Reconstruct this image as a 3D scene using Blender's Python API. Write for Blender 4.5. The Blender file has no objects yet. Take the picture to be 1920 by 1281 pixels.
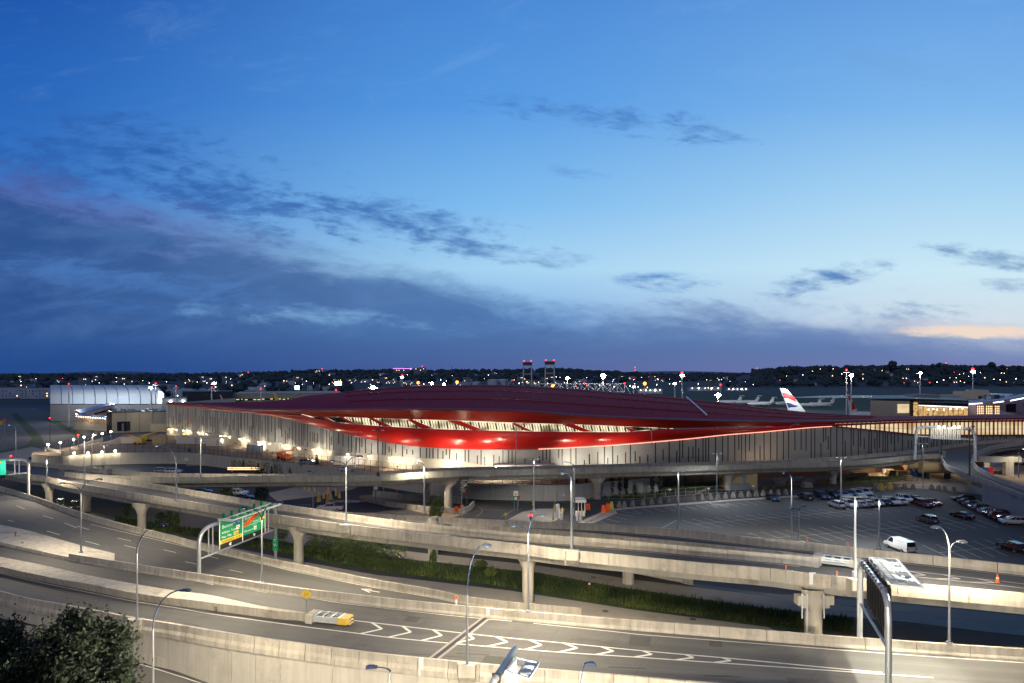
import bpy, math, random
from mathutils import Vector, Matrix
rnd = random.Random(7)
sc = bpy.context.scene
COL = sc.collection
F = 1280.0; HC = 31.0; HY = 698.0; CX = 960.0
def P(px, py, z=0.0):
    d = F*(HC-z)/(py-HY); return Vector(((px-CX)*d/F, d, z))
def PD(px, py, d):
    return Vector(((px-CX)*d/F, d, HC-(py-HY)*d/F))
def PX(px, d, z=0.0):
    return Vector(((px-CX)*d/F, d, z))
# ---------------------------------------------------------------- node expressions
class X:
    nt = None
    def __init__(s, v): s.v = v
    @staticmethod
    def m(op, *a, clamp=False):
        n = X.nt.nodes.new('ShaderNodeMath'); n.operation = op; n.use_clamp = clamp
        for i, q in enumerate(a):
            q = q.v if isinstance(q, X) else q
            if isinstance(q, (int, float)): n.inputs[i].default_value = q
            else: X.nt.links.new(q, n.inputs[i])
        return X(n.outputs[0])
    def __add__(s, o): return X.m('ADD', s, o)
    __radd__ = __add__
    def __sub__(s, o): return X.m('SUBTRACT', s, o)
    def __rsub__(s, o): return X.m('SUBTRACT', o, s)
    def __mul__(s, o): return X.m('MULTIPLY', s, o)
    __rmul__ = __mul__
    def __truediv__(s, o): return X.m('DIVIDE', s, o)
def ss(x, a, b):
    n = X.nt.nodes.new('ShaderNodeMapRange'); n.interpolation_type = 'SMOOTHSTEP'
    X.nt.links.new(x.v, n.inputs[0])
    for i, q in ((1, a), (2, b), (3, 0.0), (4, 1.0)): n.inputs[i].default_value = q
    if a > b:
        n.inputs[1].default_value = b; n.inputs[2].default_value = a
        n.inputs[3].default_value = 1.0; n.inputs[4].default_value = 0.0
    return X(n.outputs[0])
def ramp(x, pts):
    n = X.nt.nodes.new('ShaderNodeValToRGB'); r = n.color_ramp
    X.nt.links.new(x.v, n.inputs[0])
    while len(r.elements) < len(pts): r.elements.new(0.5)
    for e, (p, c) in zip(r.elements, pts):
        e.position = p; e.color = (*c, 1) if not isinstance(c, (int, float)) else (c, c, c, 1)
    return n.outputs[0]
def lin(*c):
    o = []
    for q in c:
        q /= 255.0
        o.append(q/12.92 if q <= 0.04045 else ((q+0.055)/1.055)**2.4)
    return tuple(o)
def mixc(f, a, b):
    n = X.nt.nodes.new('ShaderNodeMix'); n.data_type = 'RGBA'
    for i, q in ((0, f), (6, a), (7, b)):
        q = q.v if isinstance(q, X) else q
        if isinstance(q, tuple): n.inputs[i].default_value = (*q, 1)
        elif isinstance(q, (int, float)): n.inputs[i].default_value = q
        else: X.nt.links.new(q, n.inputs[i])
    return n.outputs[2]
def noise(vec, scale, detail=4, rough=0.55, dist=0.0):
    n = X.nt.nodes.new('ShaderNodeTexNoise')
    n.inputs['Scale'].default_value = scale; n.inputs['Detail'].default_value = detail
    n.inputs['Roughness'].default_value = rough; n.inputs['Distortion'].default_value = dist
    X.nt.links.new(vec, n.inputs['Vector']); return X(n.outputs['Fac'])
def comb(x, y, z=0.0):
    n = X.nt.nodes.new('ShaderNodeCombineXYZ')
    for i, q in enumerate((x, y, z)):
        if isinstance(q, X): X.nt.links.new(q.v, n.inputs[i])
        else: n.inputs[i].default_value = q
    return n.outputs[0]
def mapping(vec, scale, rot=(0, 0, 0)):
    n = X.nt.nodes.new('ShaderNodeMapping'); X.nt.links.new(vec, n.inputs[0])
    n.inputs['Scale'].default_value = scale; n.inputs['Rotation'].default_value = rot
    return n.outputs[0]
M = {}
def mat(name, col, rough=0.8, metal=0.0, var=0.18, scale=0.4, emit=None, es=0.0, streak=0.0, bump=0.0, fine=0.0, spec=None, coat=0.0, stain=None):
    m = bpy.data.materials.new(name); m.use_nodes = True; nt = m.node_tree; X.nt = nt
    b = nt.nodes['Principled BSDF']
    b.inputs['Roughness'].default_value = rough; b.inputs['Metallic'].default_value = metal
    if spec is not None: b.inputs['Specular IOR Level'].default_value = spec
    if coat: b.inputs['Coat Weight'].default_value = coat; b.inputs['Coat Roughness'].default_value = 0.12
    b.inputs['Base Color'].default_value = (*col, 1)
    if var > 0:
        g = nt.nodes.new('ShaderNodeNewGeometry').outputs['Position']
        f = (noise(g, scale, 5, 0.6)-0.5)*(2.2*var)+1.0
        if streak: f = f*((noise(mapping(g, (1.0, 1.0, 0.06)), 1.6, 4, 0.6)-0.5)*(2.4*streak)+1.0)
        if fine: f = f*((noise(g, 6.0, 3, 0.7)-0.5)*(2.0*fine)+1.0)
        c = nt.nodes.new('ShaderNodeVectorMath'); c.operation = 'SCALE'; c.inputs[0].default_value = col
        nt.links.new(f.v, c.inputs['Scale']); out = c.outputs[0]
        if stain: out = mixc(ss(noise(g, stain[1], 5, 0.7), 0.52, 0.7)*stain[2], out, stain[0])
        nt.links.new(out, b.inputs['Base Color'])
        if bump:
            bn = nt.nodes.new('ShaderNodeBump'); bn.inputs['Strength'].default_value = bump; bn.inputs['Distance'].default_value = 0.03
            nt.links.new(noise(g, 9.0, 3, 0.6).v, bn.inputs['Height']); nt.links.new(bn.outputs[0], b.inputs['Normal'])
    if emit:
        b.inputs['Emission Color'].default_value = (*emit, 1); b.inputs['Emission Strength'].default_value = es
    M[name] = m; return m
# ---------------------------------------------------------------- objects
def tag(o, label=None, cat=None, group=None, kind=None):
    if label: o['label'] = label
    if cat: o['category'] = cat
    if group: o['group'] = group
    if kind: o['kind'] = kind
    return o
def empty(name, loc=(0, 0, 0), label=None, cat=None, group=None, rz=0.0):
    o = bpy.data.objects.new(name, None); COL.objects.link(o); o.empty_display_size = 0.5
    o.location = loc; o.rotation_euler = (0, 0, rz); return tag(o, label, cat, group)
class MB:
    def __init__(s): s.v = []; s.f = []; s.m = []; s.uv = None
    def quad(s, a, b, c, d, mi=0):
        n = len(s.v); s.v += [tuple(a), tuple(b), tuple(c), tuple(d)]; s.f.append((n, n+1, n+2, n+3)); s.m.append(mi)
    def tri(s, a, b, c, mi=0):
        n = len(s.v); s.v += [tuple(a), tuple(b), tuple(c)]; s.f.append((n, n+1, n+2)); s.m.append(mi)
    def poly(s, pts, mi=0):
        n = len(s.v); s.v += [tuple(p) for p in pts]; s.f.append(tuple(range(n, n+len(pts)))); s.m.append(mi)
    def box(s, c, size, rz=0.0, mi=0, ry=0.0):
        x, y, z = [q/2 for q in size]; n = len(s.v)
        R = Matrix.Rotation(rz, 3, 'Z') @ Matrix.Rotation(ry, 3, 'Y'); c = Vector(c)
        for dz in (-z, z):
            for dx, dy in ((-x, -y), (x, -y), (x, y), (-x, y)): s.v.append(tuple(c+R @ Vector((dx, dy, dz))))
        for f in ((0, 3, 2, 1), (4, 5, 6, 7), (0, 1, 5, 4), (1, 2, 6, 5), (2, 3, 7, 6), (3, 0, 4, 7)):
            s.f.append(tuple(n+i for i in f)); s.m.append(mi)
    def bar(s, a, b, w, h=None, mi=0):
        a = Vector(a); b = Vector(b); h = h or w; d = (b-a)
        if d.length < 1e-6: return
        d.normalize(); up = Vector((0, 0, 1)) if abs(d.z) < 0.95 else Vector((0, 1, 0))
        r = d.cross(up).normalized()*(w/2); u = r.normalized().cross(d).normalized()*(h/2); n = len(s.v)
        for p in (a, b):
            for q in (-r-u, r-u, r+u, -r+u): s.v.append(tuple(p+q))
        for f in ((0, 1, 2, 3), (7, 6, 5, 4), (0, 4, 5, 1), (1, 5, 6, 2), (2, 6, 7, 3), (3, 7, 4, 0)):
            s.f.append(tuple(n+i for i in f)); s.m.append(mi)
    def tube(s, pts, rad, k=8, mi=0, cap=True):
        pts = [Vector(p) for p in pts]; n0 = len(s.v)
        if not isinstance(rad, (list, tuple)): rad = [rad]*len(pts)
        ref = None
        for i, p in enumerate(pts):
            d = (pts[min(i+1, len(pts)-1)]-pts[max(i-1, 0)]).normalized()
            if ref is None:
                ref = d.cross(Vector((0, 1, 0)) if abs(d.y) < 0.9 else Vector((1, 0, 0))).normalized()
            ref = (ref-d*ref.dot(d)).normalized(); o = d.cross(ref)
            for j in range(k):
                t = 2*math.pi*j/k; s.v.append(tuple(p+(ref*math.cos(t)+o*math.sin(t))*rad[i]))
        for i in range(len(pts)-1):
            for j in range(k):
                a = n0+i*k+j; b = n0+i*k+(j+1) % k
                s.f.append((a, b, b+k, a+k)); s.m.append(mi)
        if cap:
            s.f.append(tuple(n0+j for j in range(k-1, -1, -1))); s.m.append(mi)
            e = n0+(len(pts)-1)*k; s.f.append(tuple(e+j for j in range(k))); s.m.append(mi)
    def lathe(s, c, prof, k=12, mi=0):
        c = Vector(c); s_ = len(s.v)
        for r, z in prof:
            for j in range(k):
                t = 2*math.pi*j/k; s.v.append((c.x+r*math.cos(t), c.y+r*math.sin(t), c.z+z))
        for i in range(len(prof)-1):
            for j in range(k):
                a = s_+i*k+j; b = s_+i*k+(j+1) % k
                s.f.append((a, b, b+k, a+k)); s.m.append(mi)
        s.f.append(tuple(s_+(len(prof)-1)*k+j for j in range(k))); s.m.append(mi)
    def ball(s, c, r, mi=0, sq=1.0, jit=0.0, nu=8, nv=5):
        c = Vector(c); n = len(s.v)
        for i in range(nv+1):
            ph = math.pi*i/nv
            for j in range(nu):
                t = 2*math.pi*j/nu; q = r*(1+rnd.uniform(-jit, jit))
                s.v.append((c.x+q*math.sin(ph)*math.cos(t), c.y+q*math.sin(ph)*math.sin(t), c.z+q*sq*math.cos(ph)))
        for i in range(nv):
            for j in range(nu):
                a = n+i*nu+j; b = n+i*nu+(j+1) % nu; s.f.append((a, a+nu, b+nu, b)); s.m.append(mi)
    def prism(s, pts, ext, mi=0):
        ext = Vector(ext); n = len(s.v); k = len(pts)
        s.v += [tuple(Vector(p)) for p in pts]+[tuple(Vector(p)+ext) for p in pts]
        s.f.append(tuple(n+i for i in range(k-1, -1, -1))); s.m.append(mi)
        s.f.append(tuple(n+k+i for i in range(k))); s.m.append(mi)
        for i in range(k):
            j = (i+1) % k; s.f.append((n+i, n+j, n+k+j, n+k+i)); s.m.append(mi)
    def leaves(s, c, rad, n, size, shell=0.45, low=-1.0):
        c = Vector(c)
        for _ in range(n):
            while True:
                d = Vector((rnd.uniform(-1, 1), rnd.uniform(-1, 1), rnd.uniform(low, 1))); l = d.length
                if shell < l <= 1: break
            p = c+Vector((d.x*rad[0], d.y*rad[1], d.z*rad[2])); s.leaf(p, size*rnd.uniform(0.6, 1.3))
    def leaf(s, p, q, mi=0):
        a = Vector((rnd.gauss(0, 1), rnd.gauss(0, 1), rnd.gauss(0, 1))).normalized()
        b = a.cross(Vector((rnd.gauss(0, 1), rnd.gauss(0, 1), rnd.gauss(0, 1)))).normalized()
        n = len(s.v); s.v += [tuple(p-a*q), tuple(p+b*q*0.5), tuple(p+a*q), tuple(p-b*q*0.5)]
        s.f.append((n, n+1, n+2, n+3)); s.m.append(mi)
    def mesh(s, name):
        me = bpy.data.meshes.new(name); me.from_pydata([tuple(q) for q in s.v], [], s.f)
        return me
    def build(s, name, mats, parent=None, smooth=False, world=None):
        me = s.mesh(name)
        if not isinstance(mats, (list, tuple)): mats = [mats]
        for m in mats: me.materials.append(M[m] if isinstance(m, str) else m)
        if len(mats) > 1: me.polygons.foreach_set('material_index', s.m)
        if smooth: me.polygons.foreach_set('use_smooth', [True]*len(me.polygons))
        me.update(); o = bpy.data.objects.new(name, me); COL.objects.link(o)
        if parent is not None:
            o.parent = parent
            if world:
                o.matrix_parent_inverse = parent_inv(parent)
        return o
def parent_inv(p):
    return (Matrix.Translation(p.location) @ p.rotation_euler.to_matrix().to_4x4()).inverted()
def rebase(mb, p):
    Mi = parent_inv(p); mb.v = [tuple(Mi @ Vector(q)) for q in mb.v]; return mb
def kids(o): return [c for c in COL.objects if c.parent == o]
def copy_tree(o, ch, parent=None):
    c = o.copy(); COL.objects.link(c); c.parent = parent
    for q in ch.get(o.name, []): copy_tree(q, ch, c)
    return c
def chmap(root_objs):
    d = {}
    for o in COL.objects:
        if o.parent: d.setdefault(o.parent.name, []).append(o)
    return d
def text(body, size, name, m, parent=None, mtx=None, ext=0.004, bold=False):
    cu = bpy.data.curves.new(name, 'FONT'); cu.body = body; cu.size = size; cu.extrude = ext; cu.align_x = 'LEFT'
    if bold: cu.offset = size*0.018
    t = bpy.data.objects.new(name, cu); COL.objects.link(t)
    dg = bpy.context.evaluated_depsgraph_get(); me = bpy.data.meshes.new_from_object(t.evaluated_get(dg))
    bpy.data.objects.remove(t); me.materials.clear(); me.materials.append(M[m])
    if mtx is not None: me.transform(mtx)
    o = bpy.data.objects.new(name, me); COL.objects.link(o); o.parent = parent; return o
# ---------------------------------------------------------------- lines
def lut(t, x):
    if x <= t[0][0]: a, b = t[0], t[1]
    elif x >= t[-1][0]: a, b = t[-2], t[-1]
    else:
        for a, b in zip(t, t[1:]):
            if x <= b[0]: break
    f = (x-a[0])/(b[0]-a[0]); return a[1]+(b[1]-a[1])*f
def smooth_lut(t, x):
    if x <= t[0][0] or x >= t[-1][0] or len(t) < 3: return lut(t, x)
    for i in range(len(t)-1):
        if x <= t[i+1][0]: break
    x0, y0 = t[i]; x1, y1 = t[i+1]; h = x1-x0; f = (x-x0)/h
    def sl(j):
        if j == 0: return (t[1][1]-t[0][1])/(t[1][0]-t[0][0])
        if j == len(t)-1: return (t[-1][1]-t[-2][1])/(t[-1][0]-t[-2][0])
        return (t[j+1][1]-t[j-1][1])/(t[j+1][0]-t[j-1][0])
    a, b = sl(i)*h, sl(i+1)*h
    return (2*f**3-3*f*f+1)*y0+(f**3-2*f*f+f)*a+(-2*f**3+3*f*f)*y1+(f**3-f*f)*b
class L:
    """an edge in the place: image trace (px, py) plus its height"""
    def __init__(s, yt, zt, dz=0.0, push=0.0): s.yt = yt; s.zt = zt; s.dz = dz; s.push = push
    def z(s, px): return (s.zt(px) if callable(s.zt) else smooth_lut(s.zt, px))
    def __call__(s, px):
        p = P(px, smooth_lut(s.yt, px), s.z(px)); p.z += s.dz; p.y += s.push; return p
def span(a, b, st=12):
    n = max(1, int(round((b-a)/st))); return [a+(b-a)*i/n for i in range(n+1)]
def loft(name, rows, m, parent=None, smooth=False, uv=False):
    mb = MB(); n = len(rows[0])
    for r in rows: mb.v += [tuple(p) for p in r]
    for i in range(len(rows)-1):
        for j in range(n-1):
            a = i*n+j; mb.f.append((a, a+1, a+n+1, a+n)); mb.m.append(0)
    o = mb.build(name, m, parent, smooth)
    if uv:
        me = o.data; lay = me.uv_layers.new(name='UVMap'); us = [0.0]
        for j in range(1, n): us.append(us[-1]+(Vector(rows[0][j])-Vector(rows[0][j-1])).length)
        vs = [0.0]
        for i in range(1, len(rows)): vs.append(vs[-1]+(Vector(rows[i][n//2])-Vector(rows[i-1][n//2])).length)
        for lp in me.loops:
            i, j = divmod(lp.vertex_index, n); lay.data[lp.index].uv = (us[j], vs[i])
    return o
def resample(pts, step):
    out = [pts[0].copy()]; acc = 0.0
    for a, b in zip(pts, pts[1:]):
        d = (b-a).length
        while acc+d >= step:
            t = (step-acc)/d; a = a.lerp(b, t); out.append(a.copy()); d = (b-a).length; acc = 0.0
        acc += d
    if acc > .25: out.append(pts[-1].copy())
    return out
F_SHAPE = [(-.3, -.05), (-.3, .08), (-.19, .33), (-.12, 1.07), (.12, 1.07), (.19, .33), (.3, .08), (.3, -.05)]
PAR_NEAR = [(-.12, -.35), (-.16, .2), (-.14, 1.07), (.12, 1.07), (.19, .33), (.28, .08), (.28, -.35)]   # outer face at the negative side
PAR_FAR = [(-o, z) for o, z in reversed(PAR_NEAR)]
def sweep(mb, pts, prof, seg=4.6, gap=0.06, step=1.55):
    pts = resample(pts, step)
    if len(pts) < 2: return
    nrm = []
    for i in range(len(pts)):
        d = pts[min(i+1, len(pts)-1)]-pts[max(i-1, 0)]; nrm.append(Vector((-d.y, d.x, 0)).normalized())
    k = len(prof); per = max(1, int(round(seg/step))) if seg else len(pts)
    for s0 in range(0, len(pts)-1, per):
        e = min(s0+per, len(pts)-1); ring = []
        for i in range(s0, e+1):
            p = pts[i].copy(); t = (pts[min(i+1, len(pts)-1)]-pts[max(i-1, 0)]).normalized()
            if i == s0 and seg: p = p+t*gap/2
            if i == e and seg: p = p-t*gap/2
            ring.append([p+nrm[i]*o+Vector((0, 0, z)) for o, z in prof])
        n = len(mb.v)
        for r in ring: mb.v += [tuple(q) for q in r]
        for i in range(len(ring)-1):
            for j in range(k):
                a = n+i*k+j; b = n+i*k+(j+1) % k; mb.f.append((a, a+k, b+k, b)); mb.m.append(0)
        mb.f.append(tuple(n+j for j in range(k))); mb.m.append(0)
        e0 = n+(len(ring)-1)*k; mb.f.append(tuple(e0+j for j in range(k-1, -1, -1))); mb.m.append(0)
def ribbon(mb, pts, w, lift=0.0, mi=0):
    pts = [Vector(p) for p in pts]; nn = []
    for i in range(len(pts)):
        d = pts[min(i+1, len(pts)-1)]-pts[max(i-1, 0)]; nn.append(Vector((-d.y, d.x, 0)).normalized()*(w/2))
    u = Vector((0, 0, lift))
    for i in range(len(pts)-1):
        mb.quad(pts[i]-nn[i]+u, pts[i+1]-nn[i+1]+u, pts[i+1]+nn[i+1]+u, pts[i]+nn[i]+u, mi)
def barrier(name, line, a, b, prof, label, cat='barrier', m='concrete', base=-1.07, seg=4.6, parent=None, group=None):
    mb = MB(); pts = [line(x)+Vector((0, 0, base)) for x in span(a, b, 10)]
    sweep(mb, pts, prof, seg); o = mb.build(name, m, parent)
    return tag(o, label, cat, group) if parent is None else o
# ---------------------------------------------------------------- camera
cam = bpy.data.cameras.new('camera'); co = bpy.data.objects.new('camera', cam); COL.objects.link(co)
co.location = (0, 0, HC); co.rotation_euler = (math.pi/2, 0, 0)
cam.sensor_width = 36; cam.lens = 24; cam.shift_y = 57.5/1920; cam.clip_end = 30000; cam.clip_start = 0.5
sc.camera = co
sc.view_settings.view_transform = 'Standard'; sc.view_settings.look = 'None'
sc.cycles.use_denoising = True
sc.cycles.max_bounces = 5; sc.cycles.diffuse_bounces = 2; sc.cycles.glossy_bounces = 2; sc.cycles.transmission_bounces = 2
sc.cycles.sample_clamp_indirect = 3.0; sc.cycles.sample_clamp_direct = 0.0
sc.cycles.caustics_reflective = False; sc.cycles.caustics_refractive = False
# ---------------------------------------------------------------- sky
W = bpy.data.worlds.new('World'); sc.world = W; W.use_nodes = True; nt = W.node_tree; X.nt = nt
tc = nt.nodes.new('ShaderNodeTexCoord').outputs['Generated']
sp = nt.nodes.new('ShaderNodeSeparateXYZ'); nt.links.new(tc, sp.inputs[0])
dx, dy, dz = X(sp.outputs[0]), X(sp.outputs[1]), X(sp.outputs[2])
yy = X.m('MAXIMUM', dy, 0.12)
# tangent-plane sky coordinates about the northward view of the bay: a = sideways, e = upwards (in 1/1280ths of unit distance)
a_ = dx/yy*1280.0+960.0
e_ = 698.0-dz/yy*1280.0
Y = X.m('DIVIDE', e_, 700.0, clamp=True)
left = ramp(Y, [(0, lin(32, 90, 176)), (.28, lin(42, 106, 192)), (.5, lin(58, 118, 198)), (.72, lin(64, 122, 194)), (.9, lin(48, 98, 170)), (1, lin(38, 78, 146))])
mid = ramp(Y, [(0, lin(74, 138, 216)), (.28, lin(88, 156, 230)), (.55, lin(128, 190, 242)), (.72, lin(168, 214, 246)), (.86, lin(120, 172, 228)), (1, lin(66, 112, 184))])
rgt = ramp(Y, [(0, lin(106, 164, 230)), (.28, lin(128, 186, 240)), (.5, lin(168, 214, 246)), (.72, lin(206, 236, 250)), (.86, lin(212, 226, 236)), (1, lin(130, 138, 184))])
base = mixc(ss(a_, -50, 1000), left, mid)
base = mixc(ss(a_, 800, 1900), base, rgt)
rot = comb(a_*0.0042+e_*0.0009, e_*0.017-a_*0.0028, 0.3)
rot2 = comb(a_*0.0042-e_*0.002, e_*0.014+a_*0.002, 5.3)
n1 = noise(rot, 1.0, 7, 0.62, 0.5); n2 = noise(comb(a_*0.0025, e_*0.0055-a_*0.001, 2.0), 1.0, 6, 0.55, 0.2)
n3 = noise(rot2, 1.3, 7, 0.66, 0.5); n4 = noise(comb(a_*0.02, e_*0.055, 9.0), 1.0, 6, 0.62, 0.3)
sky = base
nq = n1*.62+n4*.38
# the high thin veil
sky = mixc(ss(n3, 0.5, 0.85)*ss(e_, 420, 60)*0.16, sky, lin(170, 205, 245))
def blob(cx, cy, ra, rb, ang):
    c, s = math.cos(math.radians(ang)), math.sin(math.radians(ang))
    u = ((a_-cx)*c+(e_-cy)*s)*(1.0/ra); v = ((e_-cy)*c-(a_-cx)*s)*(1.0/rb)
    return 1.0-(u*u+v*v)
def cloud(sky, b, nz, amt, colr, k=3.0, lo=-0.1, hi=1.25):
    nz = nq if nz is n1 else nz
    return mixc(ss(b*.8+(nz-0.53)*k*2.1, lo, hi)*ss(b, -1.3, 0.5)*amt, sky, colr)
sky = cloud(sky, blob(250, 330, 460, 105, 9), n1, .85, lin(44, 96, 172))
sky = cloud(sky, blob(60, 200, 240, 70, 10), n1, .35, lin(50, 100, 176))
sky = cloud(sky, blob(730, 415, 340, 56, 8), n1, .9, lin(66, 114, 184))
sky = cloud(sky, blob(1110, 225, 260, 46, 6), n1, .9, lin(70, 122, 194))
sky = cloud(sky, blob(1320, 248, 150, 30, 6), n1, .85, lin(84, 134, 200))
sky = cloud(sky, blob(1070, 318, 100, 16, 8), n1, .5, lin(90, 140, 206))
sky = cloud(sky, blob(1680, 130, 150, 34, 12), n1, .3, lin(112, 160, 214))
sky = cloud(sky, blob(940, 180, 130, 26, 4), n1, .4, lin(76, 128, 200))
# the long bank that falls from the left to the horizon on the right
bt = [(-.0, 0), ]
edge = a_*0.215+338.0+ss(a_, 300, 1000)*22.0-ss(a_, 1000, 1900)*150.0
bank = e_-edge+(n2-0.5)*190.0+(n1-0.5)*150.0+(n4-0.5)*60.0
bcol = mixc(ss(a_, 0, 900), lin(46, 82, 142), lin(74, 112, 168)); bcol = mixc(ss(a_, 900, 1900), bcol, lin(120, 146, 196))
bcol = mixc(ss(bank, 60, 0)*ss(a_, 720, 250)*0.6, bcol, lin(112, 108, 170))
bcol = mixc(ss(n3, .35, .75)*.28, bcol, lin(104, 146, 204))
sky = mixc(ss(bank, -50, 60)*.93, sky, bcol)
# brighter openings under the bank
sky = cloud(sky, blob(230, 520, 360, 34, 9), n3, .35, lin(82, 136, 208), 2.6)
sky = cloud(sky, blob(620, 600, 340, 26, 4), n1, .95, lin(124, 170, 216), 2.4)
sky = cloud(sky, blob(250, 575, 300, 20, 2), n1, .35, lin(78, 128, 196), 2.6)
sky = cloud(sky, blob(1500, 590, 260, 16, 3), n3, .4, lin(170, 200, 232), 3.0)
sky = mixc(ss(e_, 606, 660)*ss(a_, 2100, 1500)*.75, sky, mixc(ss(a_, 0, 1500), lin(40, 80, 146), lin(90, 118, 170)))
sky = mixc(ss(e_, 640, 698)*.55, sky, mixc(ss(a_, 200, 1900), lin(34, 72, 140), lin(122, 122, 172)))
sky = cloud(sky, blob(1560, 575, 330, 26, 3), n1, .55, lin(112, 146, 192), 3.0)
sky = cloud(sky, blob(930, 470, 220, 24, 5), n1, .5, lin(96, 140, 196), 3.0)
sky = cloud(sky, blob(1545, 522, 140, 32, -14), n1, 1.0, lin(96, 140, 198), 2.4)
sky = cloud(sky, blob(1265, 532, 120, 22, 2), n1, .95, lin(88, 140, 205), 2.6)
sky = cloud(sky, blob(1850, 480, 150, 26, 6), n1, .9, lin(108, 148, 196), 2.6)
sky = cloud(sky, blob(1900, 535, 100, 15, 2), n1, .7, lin(116, 152, 200), 2.6)
sky = cloud(sky, blob(1840, 618, 260, 26, 1), n2, .45, lin(214, 210, 214), 1.6, -.3, 1.0)
sky = cloud(sky, blob(1850, 622, 190, 16, 1), n1, .95, lin(246, 222, 206), 1.6, -.1, .6)
sky = cloud(sky, blob(1790, 606, 160, 9, 2), n1, .6, lin(208, 206, 216), 2.6)
sky = cloud(sky, blob(1930, 690, 130, 8, 0), n1, .7, lin(226, 150, 150), 1.6)
# away from the afterglow the dome is a dim blue, darker overhead and to the south
back = mixc(ss(dz, -0.05, 0.5), lin(78, 96, 128), lin(48, 72, 116))
front = ss(dy, 0.12, 0.5)*ss(dz, 0.75, 0.5)
sky = mixc(front, back, sky)
sky = mixc(ss(dz, -0.004, -0.02), sky, lin(18, 26, 40))
bg = nt.nodes['Background']; nt.links.new(sky, bg.inputs[0]); bg.inputs[1].default_value = 0.97
sun = bpy.data.lights.new('sun', 'SUN'); so = bpy.data.objects.new('sun', sun); COL.objects.link(so)
sun.energy = 0.42; sun.angle = math.radians(25); sun.color = (1.0, .86, .68)
so.rotation_euler = (math.radians(52), 0, math.radians(-22))
# ---------------------------------------------------------------- materials
mat('concrete', (.45, .42, .36), .9, var=.16, scale=.5, streak=.46, fine=.12, stain=((.22, .20, .16), .3, .6))
mat('concrete_old', (.36, .35, .31), .9, var=.16, scale=.4, streak=.3, fine=.08, stain=((.16, .14, .11), .3, .6))
mat('concrete_panel', (.47, .45, .40), .85, var=.10, scale=.6, streak=.22, fine=.05, stain=((.3, .28, .23), .35, .4))
mat('asphalt', (.10, .10, .097), .85, var=.2, scale=.12, fine=.18, stain=((.055, .053, .05), .08, .6))
mat('asphalt_dark', (.035, .037, .042), .85, var=.2, scale=.08, fine=.12)
mat('asphalt_lot', (.062, .062, .06), .85, var=.22, scale=.05, fine=.10, stain=((.09, .095, .095), .03, .5))
mat('asphalt_blue', (.022, .024, .038), .6, var=.2, scale=.1)
mat('paint_white', (.62, .6, .55), .7, var=.22, scale=1.2)
mat('paint_lot', (.5, .52, .5), .7, var=.3, scale=.8)
mat('paint_yellow', (.6, .38, .05), .7, var=.2, scale=1)
mat('soil', (.11, .075, .05), .95, var=.3, scale=.3, fine=.2)
mat('dirt', (.26, .19, .13), .95, var=.25, scale=.15, fine=.15, stain=((.14, .10, .07), .12, .6))
mat('sidewalk', (.30, .275, .235), .9, var=.14, scale=.4, fine=.06, stain=((.16, .14, .12), .2, .6))
mat('grass', (.035, .06, .014), .95, var=.5, scale=.35, fine=.4)
mat('airfield', (.022, .045, .024), .95, var=.3, scale=.02)
mat('apron', (.045, .055, .075), .8, var=.15, scale=.02)
mat('far_land', (.03, .045, .06), .95, var=.35, scale=.012)
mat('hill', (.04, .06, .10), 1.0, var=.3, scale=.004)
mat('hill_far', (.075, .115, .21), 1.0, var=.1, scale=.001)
mat('water', (.05, .08, .12), .12, var=.1, scale=.02)
mat('galv', (.42, .45, .48), .45, .7, var=.08, scale=1)
mat('galv_light', (.62, .66, .68), .5, .3, var=.06, scale=1)
mat('blue_metal', (.05, .08, .15), .4, .6, var=0)
mat('black', (.012, .012, .014), .5, var=0)
mat('dark_metal', (.05, .055, .06), .5, .3, var=.1)
mat('rubber', (.015, .015, .016), .8, var=0)
mat('glass_dark', (.012, .016, .022), .08, var=0, spec=.8)
mat('white_paint', (.75, .76, .76), .35, var=.04)
mat('yellow_plastic', (.66, .47, .07), .5, var=.06)
mat('orange_plastic', (.85, .16, .02), .5, var=.06, emit=(1, .2, .03), es=.0)
mat('red', (.5, .02, .02), .5, var=0)
mat('green_sign', (.0, .30, .13), .45, var=.03)
mat('green_sign_b', (.0, .22, .10), .45, var=.03)
mat('sign_white', (.85, .85, .82), .5, var=0)
mat('sign_yellow', (.85, .58, .05), .5, var=0)
mat('sign_orange', (.95, .13, .01), .5, var=0)
mat('sign_blue', (.03, .10, .45), .5, var=0)
mat('leaf_dark', (.045, .07, .022), .8, var=.5, scale=.8)
mat('leaf_mid', (.075, .115, .028), .8, var=.5, scale=.6)
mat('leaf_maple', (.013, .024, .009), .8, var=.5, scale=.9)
mat('leaf_light', (.13, .17, .04), .8, var=.4, scale=.6)
mat('leaf_conifer', (.014, .03, .02), .8, var=.3, scale=1)
mat('leaf_far', (.04, .07, .09), .95, var=.5, scale=.02)  # blue haze of distance put into the leaf colour
mat('bark', (.07, .055, .04), .9, var=.2)
mat('lamp_glow', (1, 1, 1), emit=(1, .86, .62), es=30, var=0)
mat('lamp_glow_white', (1, 1, 1), emit=(.9, .97, 1), es=40, var=0)
mat('lamp_soft', (1, 1, 1), emit=(1, .93, .75), es=6, var=0)
mat('lamp_red', (1, .1, .1), emit=(1, .008, .015), es=14, var=0)
mat('lamp_orange', (1, .4, .1), emit=(1, .20, .02), es=9, var=0)
mat('win_warm', (.8, .6, .3), emit=(1, .62, .26), es=3.0, var=0)
mat('win_white', (.8, .8, .8), emit=(.85, .95, 1), es=4.0, var=0)
mat('fence_metal', (.05, .05, .05), .6, .4, var=0)

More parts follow.
